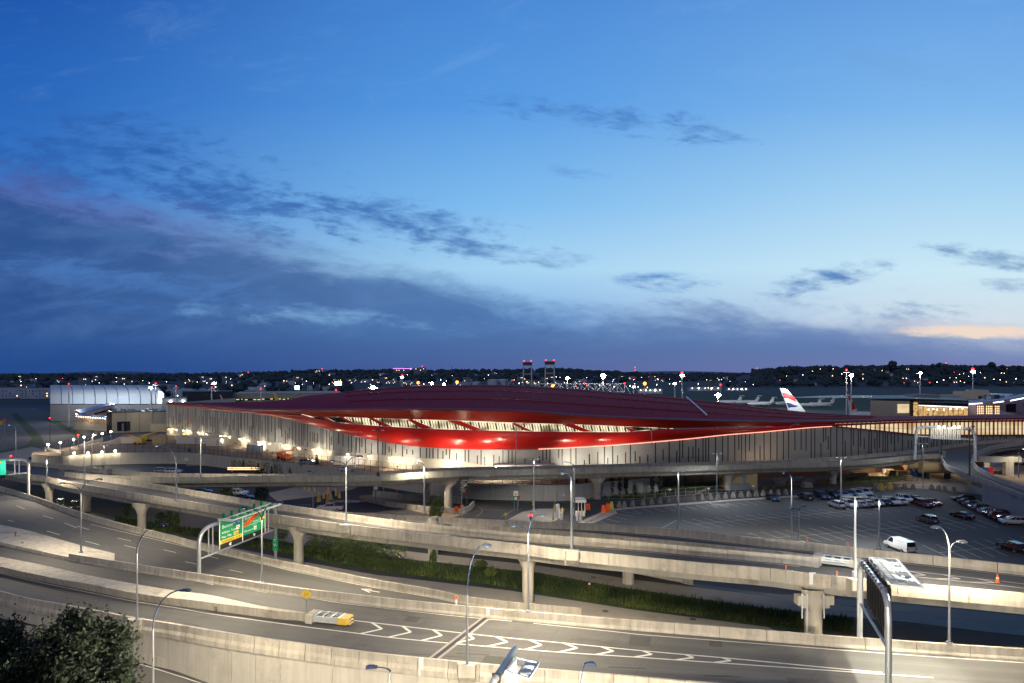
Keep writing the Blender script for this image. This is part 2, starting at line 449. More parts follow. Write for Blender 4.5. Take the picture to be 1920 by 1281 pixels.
def lanes(name):
    m = M[name]; nt = m.node_tree; X.nt = nt; b = nt.nodes['Principled BSDF']; src = b.inputs['Base Color'].links[0].from_socket
    uv = nt.nodes.new('ShaderNodeUVMap').outputs[0]
    f = (noise(mapping(uv, (.012, .75, 1)), 1.0, 3, .6)-.5)*.75+1.0
    f = f*((noise(mapping(uv, (.05, 3.2, 1)), 1.0, 2, .6)-.5)*.35+1.0)
    c = nt.nodes.new('ShaderNodeVectorMath'); c.operation = 'SCALE'; nt.links.new(src, c.inputs[0]); nt.links.new(f.v, c.inputs['Scale']); nt.links.new(c.outputs[0], b.inputs['Base Color'])
mat('asphalt_lane', (.10, .10, .097), .85, var=.18, scale=.12, fine=.18, stain=((.055, .053, .05), .08, .6)); lanes('asphalt_lane')
# ================================================================ the highway in front (two roads that join), its island and barriers
A, B_ = -260, 2180
def zR1(px): return 2.0+1.5*px/1920
def zR2(px): return zR1(px)+max(0.0, 1-px/590)*1.0 if px > 0 else zR1(px)+1.0
par_top = [(0,1108),(55,1122),(113,1132),(189,1146),(251,1158),(330,1170),(394,1181),(478,1194),(569,1206.5),(693,1223),(788,1233),(840,1238),(934,1247),(1027,1255),(1147,1264.5),(1335,1281),(1920,1326)]
nearpar = L(par_top, lambda p: zR1(p)+1.07)
gore_near = L([(0,1075),(69,1091),(189,1115.5),(258,1129),(330,1140),(394,1151),(488,1164),(582,1177),(660,1186.5),(726,1195),(840,1206),(1020,1221),(1200,1233),(1440,1249.5),(1665,1265),(1752,1271)], zR1)
isl_toe = L([(0,1073),(101,1094),(182,1110),(241,1122),(300,1131),(446,1151),(526,1161),(588,1167)], zR1)
isl_near = L([(0,1063),(101,1084),(182,1098),(241,1110),(300,1119),(371,1127),(446,1136),(526,1146),(590,1151.5)], lambda p: zR1(p)+1.0)
isl_far = L([(0,1044),(86,1061),(172,1080),(258,1096),(330,1108),(394,1116),(488,1136),(563,1147),(590,1150)], lambda p: zR1(p)+1.06)
med_top = L([(0,1010),(60,1023),(120,1036),(206,1050),(300,1064.5),(405,1080),(503,1094.5),(573,1104),(646,1112),(724,1121),(833,1132),(960,1144),(1112,1156.5),(1250,1167),(1440,1182),(1565,1192),(1680,1200),(1820,1210),(1920,1216)], lambda p: zR2(p)+1.07)
r3_near = [(0,985),(52,996),(120,1015),(151,1024),(206,1037)]
z3 = [(-260,3.6),(0,3.0),(200,2.2),(300,1.5),(560,.25),(800,.12),(2200,.12)]
b3_top = L([(0,912),(57,928),(120,950),(163,964),(223,980),(278,993.5),(330,1005.5),(360,1014),(445,1033),(496,1045),(577,1061),(705,1087),(805,1103.5),(870,1117),(960,1128.5),(1035,1135),(1090,1140)], lambda p: smooth_lut(z3, p)+1.07)
xs = span(A, B_, 14)
def flat(line, dz=-1.07, push=0): return [line(x)+Vector((0, push, dz)) for x in xs]
rowA = flat(nearpar, -1.06)
rowD = flat(med_top, -1.07)
# roadway surface: from the near parapet to the median barrier
mid1 = [isl_near(x)+Vector((0, .6, -.99)) if x < 588 else rowA[i].lerp(rowD[i], .5) for i, x in enumerate(xs)]
mid2 = [isl_far(x)+Vector((0, -.3, -1.04+zR2(x)-zR1(x)-.03)) if x < 588 else mid1[i].copy() for i, x in enumerate(xs)]
for i, x in enumerate(xs):
    mid1[i].z = zR1(x); mid2[i].z = zR2(x); rowA[i].z = zR1(x); rowD[i].z = zR2(x)
o = loft('road', [rowA, mid1, mid2, rowD], 'asphalt_lane', uv=True); tag(o, kind='structure')
# island
ix = span(A, 590, 12)
t0 = [isl_toe(x)+Vector((0, 0, -.4)) for x in ix]; t1 = [isl_near(x) for x in ix]
t2 = [isl_far(x)+Vector((0, 0, .02)) for x in ix]; t3 = [p+Vector((0, .1, -1.5)) for p in t2]
isl = empty('concrete_island', (0, 0, 0), 'long sloped concrete island between the two nearest lanes, ending at the crash cushion', 'traffic island')
mbi = MB(); n = len(ix)
for k in range(0, n-1, 4):
    e = min(k+4, n-1)
    for j in range(k, e):
        g0 = .04 if j == k else 0; a0 = t0[j].lerp(t0[j+1], g0*.3); a1 = t1[j].lerp(t1[j+1], g0*.3)
        mbi.quad(a0, t0[j+1], t1[j+1], a1)
        mbi.quad(t1[j], t1[j+1], t2[j+1], t2[j]); mbi.quad(t2[j], t2[j+1], t3[j+1], t3[j])
mbi.poly([t0[-1], t3[-1], t2[-1], t1[-1]])
mbi.build('curb_wall', 'concrete', isl)
# near parapet and the panelled retaining wall under it
root = empty('retaining_wall', (0, 0, 0), 'panelled concrete retaining wall with parapet along the nearest road', 'retaining wall')
barrier('parapet', nearpar, A, B_, [(-.30, -.5), (-.30, .0), (-.16, .35), (-.14, 1.07), (.14, 1.07), (.19, .33), (.3, .08), (.3, -.5)], '', seg=3.1, parent=root)
wl = [nearpar(x) for x in span(A, B_, 10)]
mb = MB(); sweep(mb, [p+Vector((0, .08, -1.07)) for p in wl], [(-.1, -11), (-.1, -.42), (.2, -.42), (.2, -11)], seg=3.1, gap=.05); mb.build('wall_panel', 'concrete_panel', root)
mb = MB(); sweep(mb, [p+Vector((0, .0, -1.07)) for p in wl], [(-.26, -.60), (-.26, -.5), (.1, -.5), (.1, -.60)], seg=0); mb.build('drip_ledge', 'concrete_old', root)
# median barrier with the gore slab
barrier('median_barrier', med_top, 130, B_, F_SHAPE, 'pale concrete median barrier running the whole length of the near highway', seg=4.6)
gx = span(A, 215, 12)
r3n = L(r3_near, z3)
g = [[med_top(x)+Vector((0, -.25, -1.0)) for x in gx], [med_top(x)+Vector((0, -.05, -.55)) for x in gx], [r3n(x)+Vector((0, 0, .12)) for x in gx], [r3n(x)+Vector((0, .05, -.3)) for x in gx]]
tag(loft('gore_slab', g, 'concrete'), 'wide sloped concrete gore between the highway and the road that peels away left', 'traffic island')
mb = MB(); sweep(mb, [med_top(x)+Vector((0, .28, -1.07)) for x in span(205, B_, 12)], [(0, -6), (0, .0), (.1, 0), (.1, -6)], seg=0)
tag(mb.build('highway_embankment', 'concrete_old'), kind='structure')
# road that peels away (left) and its far barrier
x3 = span(A, 1180, 12)
near3 = [(r3n(x) if x < 206 else Vector((*(med_top(x)+Vector((0, .3, 0))).xy, smooth_lut(z3, x)))) for x in x3]
far3 = [b3_top(x)+Vector((0, 0, -1.07)) for x in x3]
tag(loft('road', [near3, far3], 'asphalt_lane', uv=True), kind='structure')
barrier('concrete_barrier', b3_top, A, 1090, F_SHAPE, 'concrete barrier on the far side of the left-hand road, beside the shelf and grass', seg=4.6)
mb = MB(); sweep(mb, [b3_top(x)+Vector((0, .3, -1.1)) for x in span(A, 560, 12)], [(0, -4), (0, 0), (.1, 0), (.1, -4)], seg=0)
tag(mb.build('road_embankment', 'concrete_old'), kind='structure')
# ---------------------------------------------------------------- ground
gx = span(-400, 2300, 30)
g0 = [Vector((*(nearpar(x)+Vector((0, 1.5, 0))).xy, -.02)) for x in gx]
far = [Vector((p.x/p.y*14000, 14000, -.02)) for p in g0]
mids = [Vector((p.x/p.y*600, 600, -.02)) for p in g0]
tag(loft('ground', [g0, mids, far], 'far_land'), kind='structure')
lowg = MB(); lowg.quad((-160, -60, -4.2), (160, -60, -4.2), (160, 90, -4.2), (-160, 90, -4.2)); tag(lowg.build('lower_ground', 'asphalt'), kind='structure')
# lower frontage road at the bottom left
lw = [(200,1196),(300,1221),(395,1246),(510,1281)]; lz = [(100,.1),(200,-.1),(300,-.4),(395,-1.0),(510,-1.8)]
lx = span(-200, 700, 15)
w0 = L(lw, lz); w1 = L([(200,1207),(300,1232),(420,1255.5),(500,1275)], lambda p: smooth_lut(lz, p)-.25)
w2 = L([(200,1226),(300,1251),(420,1278),(500,1300)], lambda p: smooth_lut(lz, p)-1.3)
w3 = [w2(x)+Vector((-6, -16, 0)) for x in lx]
tag(loft('lower_ledge', [[w0(x)+Vector((0, .4, 0)) for x in lx], [w1(x)+Vector((0, .12, 0)) for x in lx], [w1(x)+Vector((0, .12, -.3)) for x in lx]], 'concrete'), kind='structure')
lb = L(w1.yt, w1.zt)
barrier('low_barrier', lb, -200, 700, [(-.25, -.2), (-.18, .6), (-.12, 1.07), (.12, 1.07), (.12, -.2)], 'low concrete barrier along the bottom left frontage road', seg=4.6)
tag(loft('lower_road', [[w2(x)+Vector((0, .2, .02)) for x in lx], w3], 'asphalt'), kind='structure')
mb = MB(); ribbon(mb, [L([(200,1227),(300,1257),(375,1281)], lambda p: smooth_lut(lz, p)-1.3)(x) for x in span(200, 500, 15)], .15, .03); tag(mb.build('lane_marking', 'paint_white'), kind='structure')
# ---------------------------------------------------------------- flat ground areas
AZ = [0]
def area(name, pts, m, z, kind='structure'):
    AZ[0] += 1; z = z+AZ[0]*.0023
    mb = MB(); mb.poly([P(x, y, z) for x, y in pts]); o = mb.build(name, m); tag(o, kind=kind)
    if o.data.polygons[0].normal.z < 0: o.data.flip_normals()
    return o
area('road_network', [(-700,1100),(-500,870),(-300,790),(60,772),(330,810),(620,870),(1240,925),(2400,855),(2600,1240),(1700,1250),(1000,1250),(-100,1160)], 'asphalt_dark', .0)
area('shelf', [(120,990),(300,1003),(430,1026),(560,1052),(705,1078),(960,1108),(1185,1143),(1440,1176),(1700,1200),(2200,1230),(2200,1290),(960,1290),(430,1110)], 'sidewalk', .012)
area('service_road', [(980,1052),(1185,1080),(1440,1112),(1690,1133),(2300,1190),(2300,1225),(1920,1180),(1790,1163),(1690,1148.5),(1565,1133.5),(1440,1118),(1190,1087),(980,1062)], 'asphalt_blue', .020)
area('footpath', [(500,990),(730,1030),(1010,1061),(1190,1087),(1440,1118),(1565,1134),(1690,1149),(1920,1180),(2300,1226),(2300,1243),(1920,1192),(1440,1141),(1160,1101),(1010,1074),(730,1045),(480,1008)], 'sidewalk', .030)
area('slope', [(1500,1149),(1700,1166),(2300,1240),(2300,1330),(1500,1260)], 'soil', .045)
area('grass_strip', [(215,965),(330,985),(480,1008),(730,1046),(1010,1074),(1160,1101),(1440,1141),(1560,1156),(1620,1165),(1500,1200),(1440,1176),(1310,1157),(1185,1142),(1085,1127),(960,1105),(705,1072),(560,1046),(430,1018),(290,993),(215,975)], 'grass', .038)
# parking lot
area('parking_lot', [(1060,1000),(1100,979),(1160,955.5),(1250,948.5),(1343,941),(1506,930.5),(1600,920),(1700,913),(1790,922),(1842,931),(1850,948),(1960,985),(2300,1020),(2500,1180),(1400,1070),(1060,1012)], 'asphalt_lot', .012)
cur = [(1040,1000),(1100,977),(1135,962),(1155,956),(1249,948.5),(1343,941),(1440,934.5),(1506,930),(1600,919),(1700,912),(1760,913)]
mb = MB(); sweep(mb, [P(x, smooth_lut(cur, x), .0) for x in span(1040, 1760, 8)], [(-.8, -.1), (-.8, .13), (.8, .13), (.8, -.1)], seg=0)
tag(mb.build('lot_kerb', 'sidewalk'), kind='structure')
# tan paving, dirt and planting right and behind
area('plaza_paving', [(1240,918),(1250,905),(1420,885),(1850,868),(2100,880),(2300,960),(2100,960),(1850,930),(1700,908),(1560,905),(1420,914),(1290,925)], 'dirt', .02)
area('planting_bed', [(1245,926),(1246,903),(1340,893),(1400,905),(1345,921)], 'grass', .036)
area('planting_bed', [(1560,906),(1590,896),(1640,893),(1700,898),(1660,908)], 'grass', .036)
area('island_paving', [(1690,909),(1790,905),(1845,914),(1850,928),(1760,918),(1700,915)], 'sidewalk', .034)
area('booth_island', [(950,975),(980,960),(1010,954),(1060,954),(1045,975),(1000,990)], 'sidewalk', .02)
area('booth_island', [(1075,985),(1130,964),(1152,957),(1158,962),(1120,978),(1090,992)], 'sidewalk', .022)
area('verge', [(350,868),(420,866),(480,872),(560,884),(700,899),(880,912),(1000,929),(1245,930),(1245,925),(1100,928),(980,925),(900,921),(850,914),(560,878),(480,864),(350,862)], 'grass', .03)
area('verge_kerb', [(350,871),(420,869),(480,875),(560,887),(700,902),(880,915),(880,918),(700,905),(560,890),(480,878),(420,872),(350,874)], 'sidewalk', .04)
area('road_island', [(672,932),(720,924),(800,935),(830,948),(880,962),(840,972),(760,955),(690,942)], 'dirt', .02)
area('toll_apron', [(500,925),(560,912),(640,906),(690,905),(660,918),(600,930),(520,940)], 'sidewalk', .018)
# left road network
area('verge', [(20,776),(32,775),(48,790),(78,818),(84,836),(60,845),(0,852),(0,846),(50,834),(60,822),(40,800)], 'grass', .02)
area('verge', [(86,786),(100,785),(150,812),(160,822),(150,822),(110,800)], 'grass', .024)
area('median', [(0,850),(60,838),(90,845),(80,860),(0,866)], 'sidewalk', .02)
area('left_road', [(-400,880),(-400,790),(0,766),(60,764),(120,780),(200,815),(150,840),(100,850),(0,885)], 'asphalt', .010)
# airfield far behind
def zone(name, pts, m, z=.03):
    mb = MB(); mb.poly([Vector((x, y, z)) for x, y in pts]); o = mb.build(name, m); tag(o, kind='structure')
    if o.data.polygons[0].normal.z < 0: o.data.flip_normals()
zone('apron', [(-500,255),(900,255),(900,640),(-500,640)], 'apron', .02)
zone('airfield', [(-100,560),(1400,520),(1400,900),(100,1000)], 'airfield', .06)
zone('channel', [(330,830),(1500,740),(1500,960),(800,950),(420,905)], 'water', .12)
# ---------------------------------------------------------------- markings
mk = MB()
def mark(line, a, b, w, lift=.012, st=14): ribbon(mk, [line(x) for x in span(a, b, st)], w, lift)
mark(gore_near, A, 1750, .2)
gore_far = L([(640,1161),(700,1168),(860,1186.5),(960,1197),(1057,1206),(1210,1221),(1360,1234),(1440,1241.5),(1560,1253),(1660,1262)], zR1)
mark(gore_far, 655, 1655, .2)
chev = [(697,716,676),(755,770,728),(812,828,790),(877,888,852),(930,951,913),(993,1015,985),(1057,1082,1048),(1128,1150,1118),(1205,1222,1190),(1285,1300,1268),(1355,1370,1340)]
for t, ap, b in chev:
    q = gore_far(ap).lerp(gore_near(ap), .42)
    ribbon(mk, [gore_far(t), q], .32, .016); ribbon(mk, [q, gore_near(b)], .32, .016)
for pts in ([(477,1108),(575,1121),(640,1131),(760,1145),(860,1156),(960,1165)], [(1000,1169),(1155,1185),(1200,1190),(1440,1208.5),(1615,1222),(1740,1231),(1920,1243)], [(0,1012),(110,1046),(190,1061),(330,1081),(400,1097)]):
    l = L(pts, zR2); mark(l, pts[0][0], pts[-1][0], .15)
for a, b in (((80,967),(100,973)),((121,981),(144,990)),((145,987),(167,993.5)),((88,996),(112,1003)),((160,1015),(186,1022)),((220,1009),(246,1015)),((233,1023),(258,1029)),((306,1031),(330,1036.5)),((15,976),(26,978.5)),((347,1053.5),(370,1058.5)),((31,949),(47,955)),((385,1042),(410,1048)),((430,1069),(455,1074))):
    za, zb = smooth_lut(z3, a[0]), smooth_lut(z3, b[0]); ribbon(mk, [P(*a, za), P(*b, zb)], .16, .03)
ribbon(mk, [P(x, smooth_lut([(300,1014),(360,1028),(467,1052),(552,1072),(690,1100),(805,1120),(900,1138)], x), smooth_lut(z3, x)) for x in span(170, 900, 14)], .14, .03)
# turn arrow on the left-hand road
zz = smooth_lut(z3, 690)
mk2 = [P(x, y, zz+.03) for x, y in ((683,1105.5),(712,1110.5))]; ribbon(mk, mk2, .28); ribbon(mk, [P(x, y, zz+.034) for x, y in ((678,1104),(694,1111))], .3); ribbon(mk, [P(x, y, zz+.034) for x, y in ((678,1104.5),(697,1105))], .3)
tag(mk.build('lane_marking', 'paint_white'), kind='structure')
# expansion joint across the highway
def cross(line_a, xa, line_b, xb, w, m, lift, nm):
    mb = MB(); a = line_a(xa); b = line_b(xb); ribbon(mb, [a.lerp(b, i/8) for i in range(9)], w, lift); tag(mb.build(nm, m), kind='structure')
ja = L([(780,1236),(820,1241)], zR1); jb = L([(880,1157),(920,1160)], zR1)
cross(ja, 808, jb, 911, 1.15, 'sidewalk', .02, 'expansion_joint'); cross(ja, 808, jb, 911, .5, 'asphalt_blue', .03, 'expansion_joint')
# ================================================================ elevated ramps
zD = [(-260,5.6),(57,6.2),(163,6.6),(266,7.4),(400,7.8),(560,8.0),(990,8.5),(1525,9.2),(1920,9.6),(2200,9.8)]
Dn = L([(0,880),(57,890),(77,891.5),(120,901),(172,910.5),(223,919),(275,927.7),(330,936),(412,949),(519,965),(650,983),(762,996),(895,1011),(960,1017.5),(1060,1030),(1180,1041.5),(1317,1055),(1440,1065),(1520,1075),(1600,1083.5),(1705,1093.5),(1815,1102.5),(1920,1112)], zD)
Df = L([(122,885),(220,897.5),(330,914),(480,938.5),(580,952.5),(650,963),(777,980),(960,998),(1100,1008),(1205,1016),(1313,1026),(1510,1043),(1536,1047)], zD)
zG = [(560,1.5),(600,2.0),(650,2.6),(805,4.4),(960,5.8),(1100,6.8),(1286,7.9),(1510,9.1),(1742,9.4),(1920,9.6),(2200,9.8)]
Gf = L([(600,953),(650,960),(805,968.5),(960,976),(1100,981),(1192,986.5),(1286,994),(1440,1010),(1510,1016),(1615,1028.5),(1742,1041),(1920,1060)], zG)
Gn = L([(600,961),(700,970),(777,977),(960,989),(1100,999),(1207,1009),(1335,1020.6),(1442,1031),(1536,1042)], zG)
zE = [(-260,5.6),(57,6.2),(122,6.4),(330,7.5),(480,8.3),(840,8.7),(960,8.3),(1120,8.0),(1365,7.2),(1562,6.7),(1735,7.0),(1920,8),(2200,8.6)]
En = L([(122,885),(189,890),(254,893),(330,894.5),(480,892.5),(700,890.5),(770,887),(840,882.5),(960,880),(1087,878),(1200,875),(1331,872.5),(1440,869),(1560,866),(1654,859.5),(1723,852.5),(1762,851)], zE)
Ef = L([(0,862),(57,866.6),(120,872),(172,877),(254,884),(330,887.5),(480,888.5),(600,887.5),(695,885),(840,877),(960,875),(1087,872),(1200,869),(1331,866.5),(1440,863.5),(1560,858),(1635,851),(1714,844),(1766,836.5),(1830,828),(1920,821.6)], lambda p: smooth_lut(zE, p)-(.7 if 200 < p else .3))
zF = [(1762,7.0),(1842,6.5),(1920,5.9),(2200,4.0)]
Fn = L([(1763,851),(1766,863),(1785,875),(1822,890),(1860,903),(1920,927.5),(2000,962)], zF)
Ff = L([(1821.5,858),(1823,864),(1829,872),(1849,884),(1879,897.5),(1920,910),(2000,932)], zF)
En2 = L([(1824,853),(1830,848),(1841,843),(1869,834),(1920,827)], [(1824,7),(1920,8),(2200,8.6)])
def deck(parent, near, farl, a, b, m='asphalt', depth=1.0, st=14, inset=1.3):
    s = span(a, b, st); n1 = [near(x)+Vector((0, 0, -1.09)) for x in s]; f1 = [farl(x)+Vector((0, 0, -1.09)) for x in s]
    loft('road_surface', [n1, f1], 'asphalt_lane', parent, uv=True)
    def off(r1, r2, d): return [p+(q-p).normalized()*min(d, (q-p).length*.4) for p, q in zip(r1, r2)]
    dn = lambda r, d: [p+Vector((0, 0, -d)) for p in r]
    ni = off(n1, f1, inset); fi = off(f1, n1, inset); ni2 = off(n1, f1, inset+.8); fi2 = off(f1, n1, inset+.8)
    loft('girder', [dn(n1, .02), dn(n1, .3), dn(ni, .5), dn(ni, depth+.35), dn(ni2, depth+.6), dn(fi2, depth+.6), dn(fi, depth+.35), dn(fi, .5), dn(f1, .3), dn(f1, .02)], 'concrete_old', parent)
def pier(parent, px, py, ztop, w=1.55, cap=3.6, z0=0.0, capd=1.5, d=None, d1=1.5):
    b = P(px, py, z0) if d is None else PX(px, d, z0); h = ztop-z0; mb = MB(); k = 14; hb = h-2.3
    prof = [(w/2, w/2, -.5), (w/2, w/2, hb), (w/2*1.15, w/2*1.02, hb+.35), (w/2*1.5, w/2*1.05, hb+1.0), (cap/2, capd/2, hb+1.75), (cap/2, capd/2, h)]
    for a_, b2, z in prof:
        for j in range(k):
            t = 2*math.pi*j/k; mb.v.append((b.x+a_*math.cos(t), b.y+b2*math.sin(t), b.z+z))
    for i in range(len(prof)-1):
        for j in range(k):
            p_, q_ = i*k+j, i*k+(j+1) % k; mb.f.append((p_, q_, q_+k, p_+k)); mb.m.append(0)
    mb.build('pier', 'concrete', parent)
RD = empty('elevated_ramp', (0, 0, 0), 'long concrete elevated ramp with funnel-topped piers crossing the picture in front of the parking lot', 'elevated road')
deck(RD, Dn, lambda x: Ef(x) if x < 122 else Df(x), A, 122); deck(RD, Dn, Df, 122, 1536)
deck(RD, Dn, Gf, 1536, B_)
barrier('parapet', Dn, A, B_, PAR_NEAR, '', seg=6.1, parent=RD); barrier('parapet', Df, 122, 1536, PAR_FAR, '', seg=6.1, parent=RD)
barrier('parapet', Gf, 1536, B_, PAR_FAR, '', seg=6.1, parent=RD)
for px, py, zt in ((92,942,4.6),(163,959,4.9),(266,998,5.6),(560,1058,6.2)): pier(RD, px, py, zt)
pier(RD, 990, 1128, 6.7); pier(RD, 1525, 1190, 7.2, w=1.85, cap=2.6, d=75)
pier(RD, 1178, 1094, 6.4, w=1.7, cap=1.8); pier(RD, 812, 1040, 6.4, w=1.7, cap=1.8)
for px in (1503, 1549):      # corbels on the big round pier
    mb = MB(); c = PX(px, 74.6, 6.2); mb.box(c, (1.3, 1.0, 1.0)); mb.box(c+Vector((.2 if px < 1525 else -.2, 0, -.6)), (.8, .9, .5)); mb.build('corbel', 'concrete', RD)
for px in (1504, 1545, 1513):
    mb = MB(); c = PX(px, 73.8, 7.0); mb.tube([c, c+Vector((0, 0, -2.6 if px != 1513 else -6.5))], .09, 6); mb.build('drain_pipe', 'galv_light', RD)
RG = empty('merging_ramp', (0, 0, 0), 'narrow concrete ramp rising beside the parking lot to join the elevated ramp', 'elevated road')
deck(RG, Gn, Gf, 600, 1536, inset=.6)
barrier('parapet', Gf, 600, 1536, PAR_FAR, '', seg=6.1, parent=RG); barrier('parapet', Gn, 600, 1536, PAR_NEAR, '', seg=6.1, parent=RG)
mb = MB(); sweep(mb, [Gf(x)+Vector((0, 0, -1.3)) for x in span(600, 1300, 12)], [(0, -9), (0, 0), (.2, 0), (.2, -9)], seg=6.1); mb.build('side_wall', 'concrete_old', RG)
RE = empty('viaduct', (0, 0, 0), 'concrete viaduct curving in front of the red-roofed terminal', 'elevated road')
deck(RE, En, Ef, 122, 1762); barrier('parapet', En, 124, 1762, PAR_NEAR, '', seg=6.1, m='concrete_old', parent=RE)
barrier('parapet', Ef, A, B_, PAR_FAR, '', seg=6.1, parent=RE, m='concrete')
for px, d, zt in ((840,157,6.1),(1120,167,5.5),(1365,179.5,4.8),(1562,190,4.2),(1735,203,4.6),(800,163,6.1)): pier(RE, px, 0, zt, w=1.8, cap=4.2, d=d)
deck(RE, lambda x: Fn(x), lambda x: Ff(x), 1822, 2000)
def nose(x): return Fn(1763) if x < 1764 else Fn(x)
s1 = span(1762, 1824, 6)
loft('road_surface', [[(En(x) if x <= 1763 else Fn(min(x, 1822)))+Vector((0, 0, -1.12)) for x in s1], [Ef(x)+Vector((0, 0, -1.10)) for x in s1]], 'asphalt', RE)
deck(RE, En2, Ef, 1824, B_)
barrier('parapet', En2, 1824, B_, PAR_NEAR, '', seg=6.1, parent=RE)
barrier('parapet', Fn, 1764, 2000, PAR_NEAR, '', seg=6.1, parent=RE); barrier('parapet', Ff, 1822, 2000, PAR_FAR, '', seg=6.1, parent=RE)
mb = MB(); sweep(mb, [Fn(x)+Vector((0, .2, -1.3)) for x in span(1842, 2000, 8)], [(0, -8), (0, 0), (.25, 0), (.25, -8)], seg=3.0); mb.build('side_wall', 'concrete_panel', RE)
mb = MB(); c = PX(1890, 205, 0); mb.box(c+Vector((-3, 0, 4.9)), (13, 1.6, 1.6)); mb.box(c+Vector((0, 0, 2)), (2.4, 1.5, 4.3)); mb.build('pier', 'concrete_old', RE)
mb = MB(); c = P(1767, 862, 5.0); mb.tube([c, c+Vector((0, 0, 2.6))], [.75, .9], 10); mb.build('nose_block', 'concrete', RE)
# lines on the ramps
mk = MB()
def edge_line(near, farl, a, b, fr, w=.13):
    ribbon(mk, [near(x).lerp(farl(x), fr)+Vector((0, 0, -1.07)) for x in span(a, b, 14)], w, .0)
edge_line(Dn, Df, 160, 1500, .10); edge_line(Dn, Df, 240, 1500, .88); edge_line(Gn, Gf, 760, 1530, .86); edge_line(Gn, Gf, 760, 1530, .16)
edge_line(En, Ef, 330, 1700, .15); edge_line(En, Ef, 330, 1700, .85); edge_line(Dn, Gf, 1560, B_, .93); edge_line(Dn, Gf, 1560, B_, .06)
g1 = L([(1600,1060),(1700,1070),(1865,1088.5),(1920,1095)], lambda p: smooth_lut(zD, p)-1.05); g2 = L([(1600,1068),(1712,1081),(1860,1096),(1920,1103)], lambda p: smooth_lut(zD, p)-1.05)
for l in (g1, g2): ribbon(mk, [l(x) for x in span(1600, 1990, 14)], .16)
for t, ap, b in ((1640,1668,1626),(1703,1735,1690),(1768,1800,1755),(1832,1865,1818)):
    q = g1(ap).lerp(g2(ap), .5); ribbon(mk, [g1(t), q], .22, .004); ribbon(mk, [q, g2(b)], .22, .004)
tag(mk.build('lane_marking', 'paint_white'), kind='structure')
for xa, xb, nm in ((1487,1500,0),):
    pass
# joint plates on ramp
for ln, x0 in ((Dn, 1522),):
    mb = MB(); c = ln(x0); mb.box(c+Vector((0, -.17, -.5)), (.7, .06, 1.3)); mb.build('joint_plate', 'galv_light', RD)
for x0, ln in ((790, nearpar),):
    mb = MB(); c = ln(x0); mb.box(c+Vector((0, -.2, -.75)), (.45, .2, 1.7)); mb.build('joint_plate', 'galv_light', root)
mb = MB(); c = med_top(915); mb.box(c+Vector((0, -.2, -.45)), (.45, .12, .95)); tag(mb.build('joint_plate', 'galv_light'), 'galvanised joint plate on the median barrier at the expansion joint', 'metal plate')
# ================================================================ terminal with the red roof
mat('wall_metal', (.36, .36, .34), .55, .1, var=.05, scale=.5, streak=.08)
mat('wall_base', (.52, .47, .38), .85, var=.08, scale=.5, streak=.1)
mat('slot_dark', (.02, .022, .024), .4, var=0)
mat('red_roof', (.25, .018, .045), .6, .0, spec=.02, var=.06, scale=.05)
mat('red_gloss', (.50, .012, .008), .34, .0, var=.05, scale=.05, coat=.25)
mat('red_shaded', (.26, .015, .010), .3, .0, var=.05, scale=.05, spec=.35)  # soffit shade painted in: darker copy of the glossy red
mat('red_frame', (.20, .02, .02), .4, var=0)
mat('roof_edge', (.16, .04, .07), .6, .0, var=.05)
mat('window_frame', (.03, .03, .03), .5, var=0)
mat('rail_lit', (.8, .3, .2), emit=(1, .42, .30), es=2.2, var=0)
def glow_wall(name, c1, c2, es, sx, sz):
    m = bpy.data.materials.new(name); m.use_nodes = True; nt = m.node_tree; X.nt = nt; b = nt.nodes['Principled BSDF']
    g = nt.nodes.new('ShaderNodeNewGeometry').outputs['Position']
    a = noise(mapping(g, (sx, sx*.3, sz)), 1.0, 1, .5); c = noise(mapping(g, (sx*2.2, sx*.3, sz*.3)), 1.0, 0, .5)
    f = ss(a, .30, .56); col = mixc(f, c1, c2); col = mixc(ss(c, .60, .66)*.35, col, tuple(q*.2 for q in c1))
    b.inputs['Base Color'].default_value = (.1, .1, .1, 1)
    nt.links.new(col, b.inputs['Emission Color']); b.inputs['Emission Strength'].default_value = es; M[name] = m
glow_wall('hall_interior', (.16, .12, .06), (1.0, .86, .56), 1.15, .16, .4)
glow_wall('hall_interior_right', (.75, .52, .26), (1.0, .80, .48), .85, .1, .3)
glow_wall('lounge_interior', (.45, .22, .06), (1.0, .62, .22), .75, .7, 1.1)
Zt = [(250,318),(312,300),(480,243),(605,214),(745,195),(855,188),(960,186),(1100,190),(1280,199),(1440,210),(1600,222),(1720,231),(1920,247),(2150,266)]
wt = [(312,758.5),(369,765.5),(420,771),(472,775),(506,780),(558,791),(592,799),(630,809.5),(705,826),(780,837.5),(855,842),(960,843.5),(1010,842.5),(1085,839),(1165,834),(1285,824),(1360,816),(1435,810),(1515,802.5),(1575,799),(1620,797),(1715,793.5),(1920,791),(2150,790)]
lip = [(312,756),(403,762),(472,768),(629,769.5),(705,768),(800,769),(955,771.5),(1085,780),(1210,786),(1440,792),(1565,791),(1715,787),(1920,784.5),(2150,783)]
rdg = [(312,755.5),(369,755),(480,753.5),(541,749),(580,741.5),(629,737),(655,733),(730,726.5),(805,723),(900,722),(960,722.5),(1085,730),(1210,740),(1335,752.5),(1440,765),(1540,775),(1630,779.5),(1715,780),(1920,777.5),(2150,775)]
def Zw(px): return smooth_lut(Zt, px)
T0, T1 = 312, 2150
tx = span(T0, T1, 8)
TE = empty('terminal', PX(960, 215, 3.5), 'huge airport terminal with a swooping dark red roof and a glowing red eye-shaped front', 'terminal building')
def tl(name, rows, m, **k): 
    inv = -TE.location; return loft(name, [[p+inv for p in r] for r in rows], m, TE, **k)
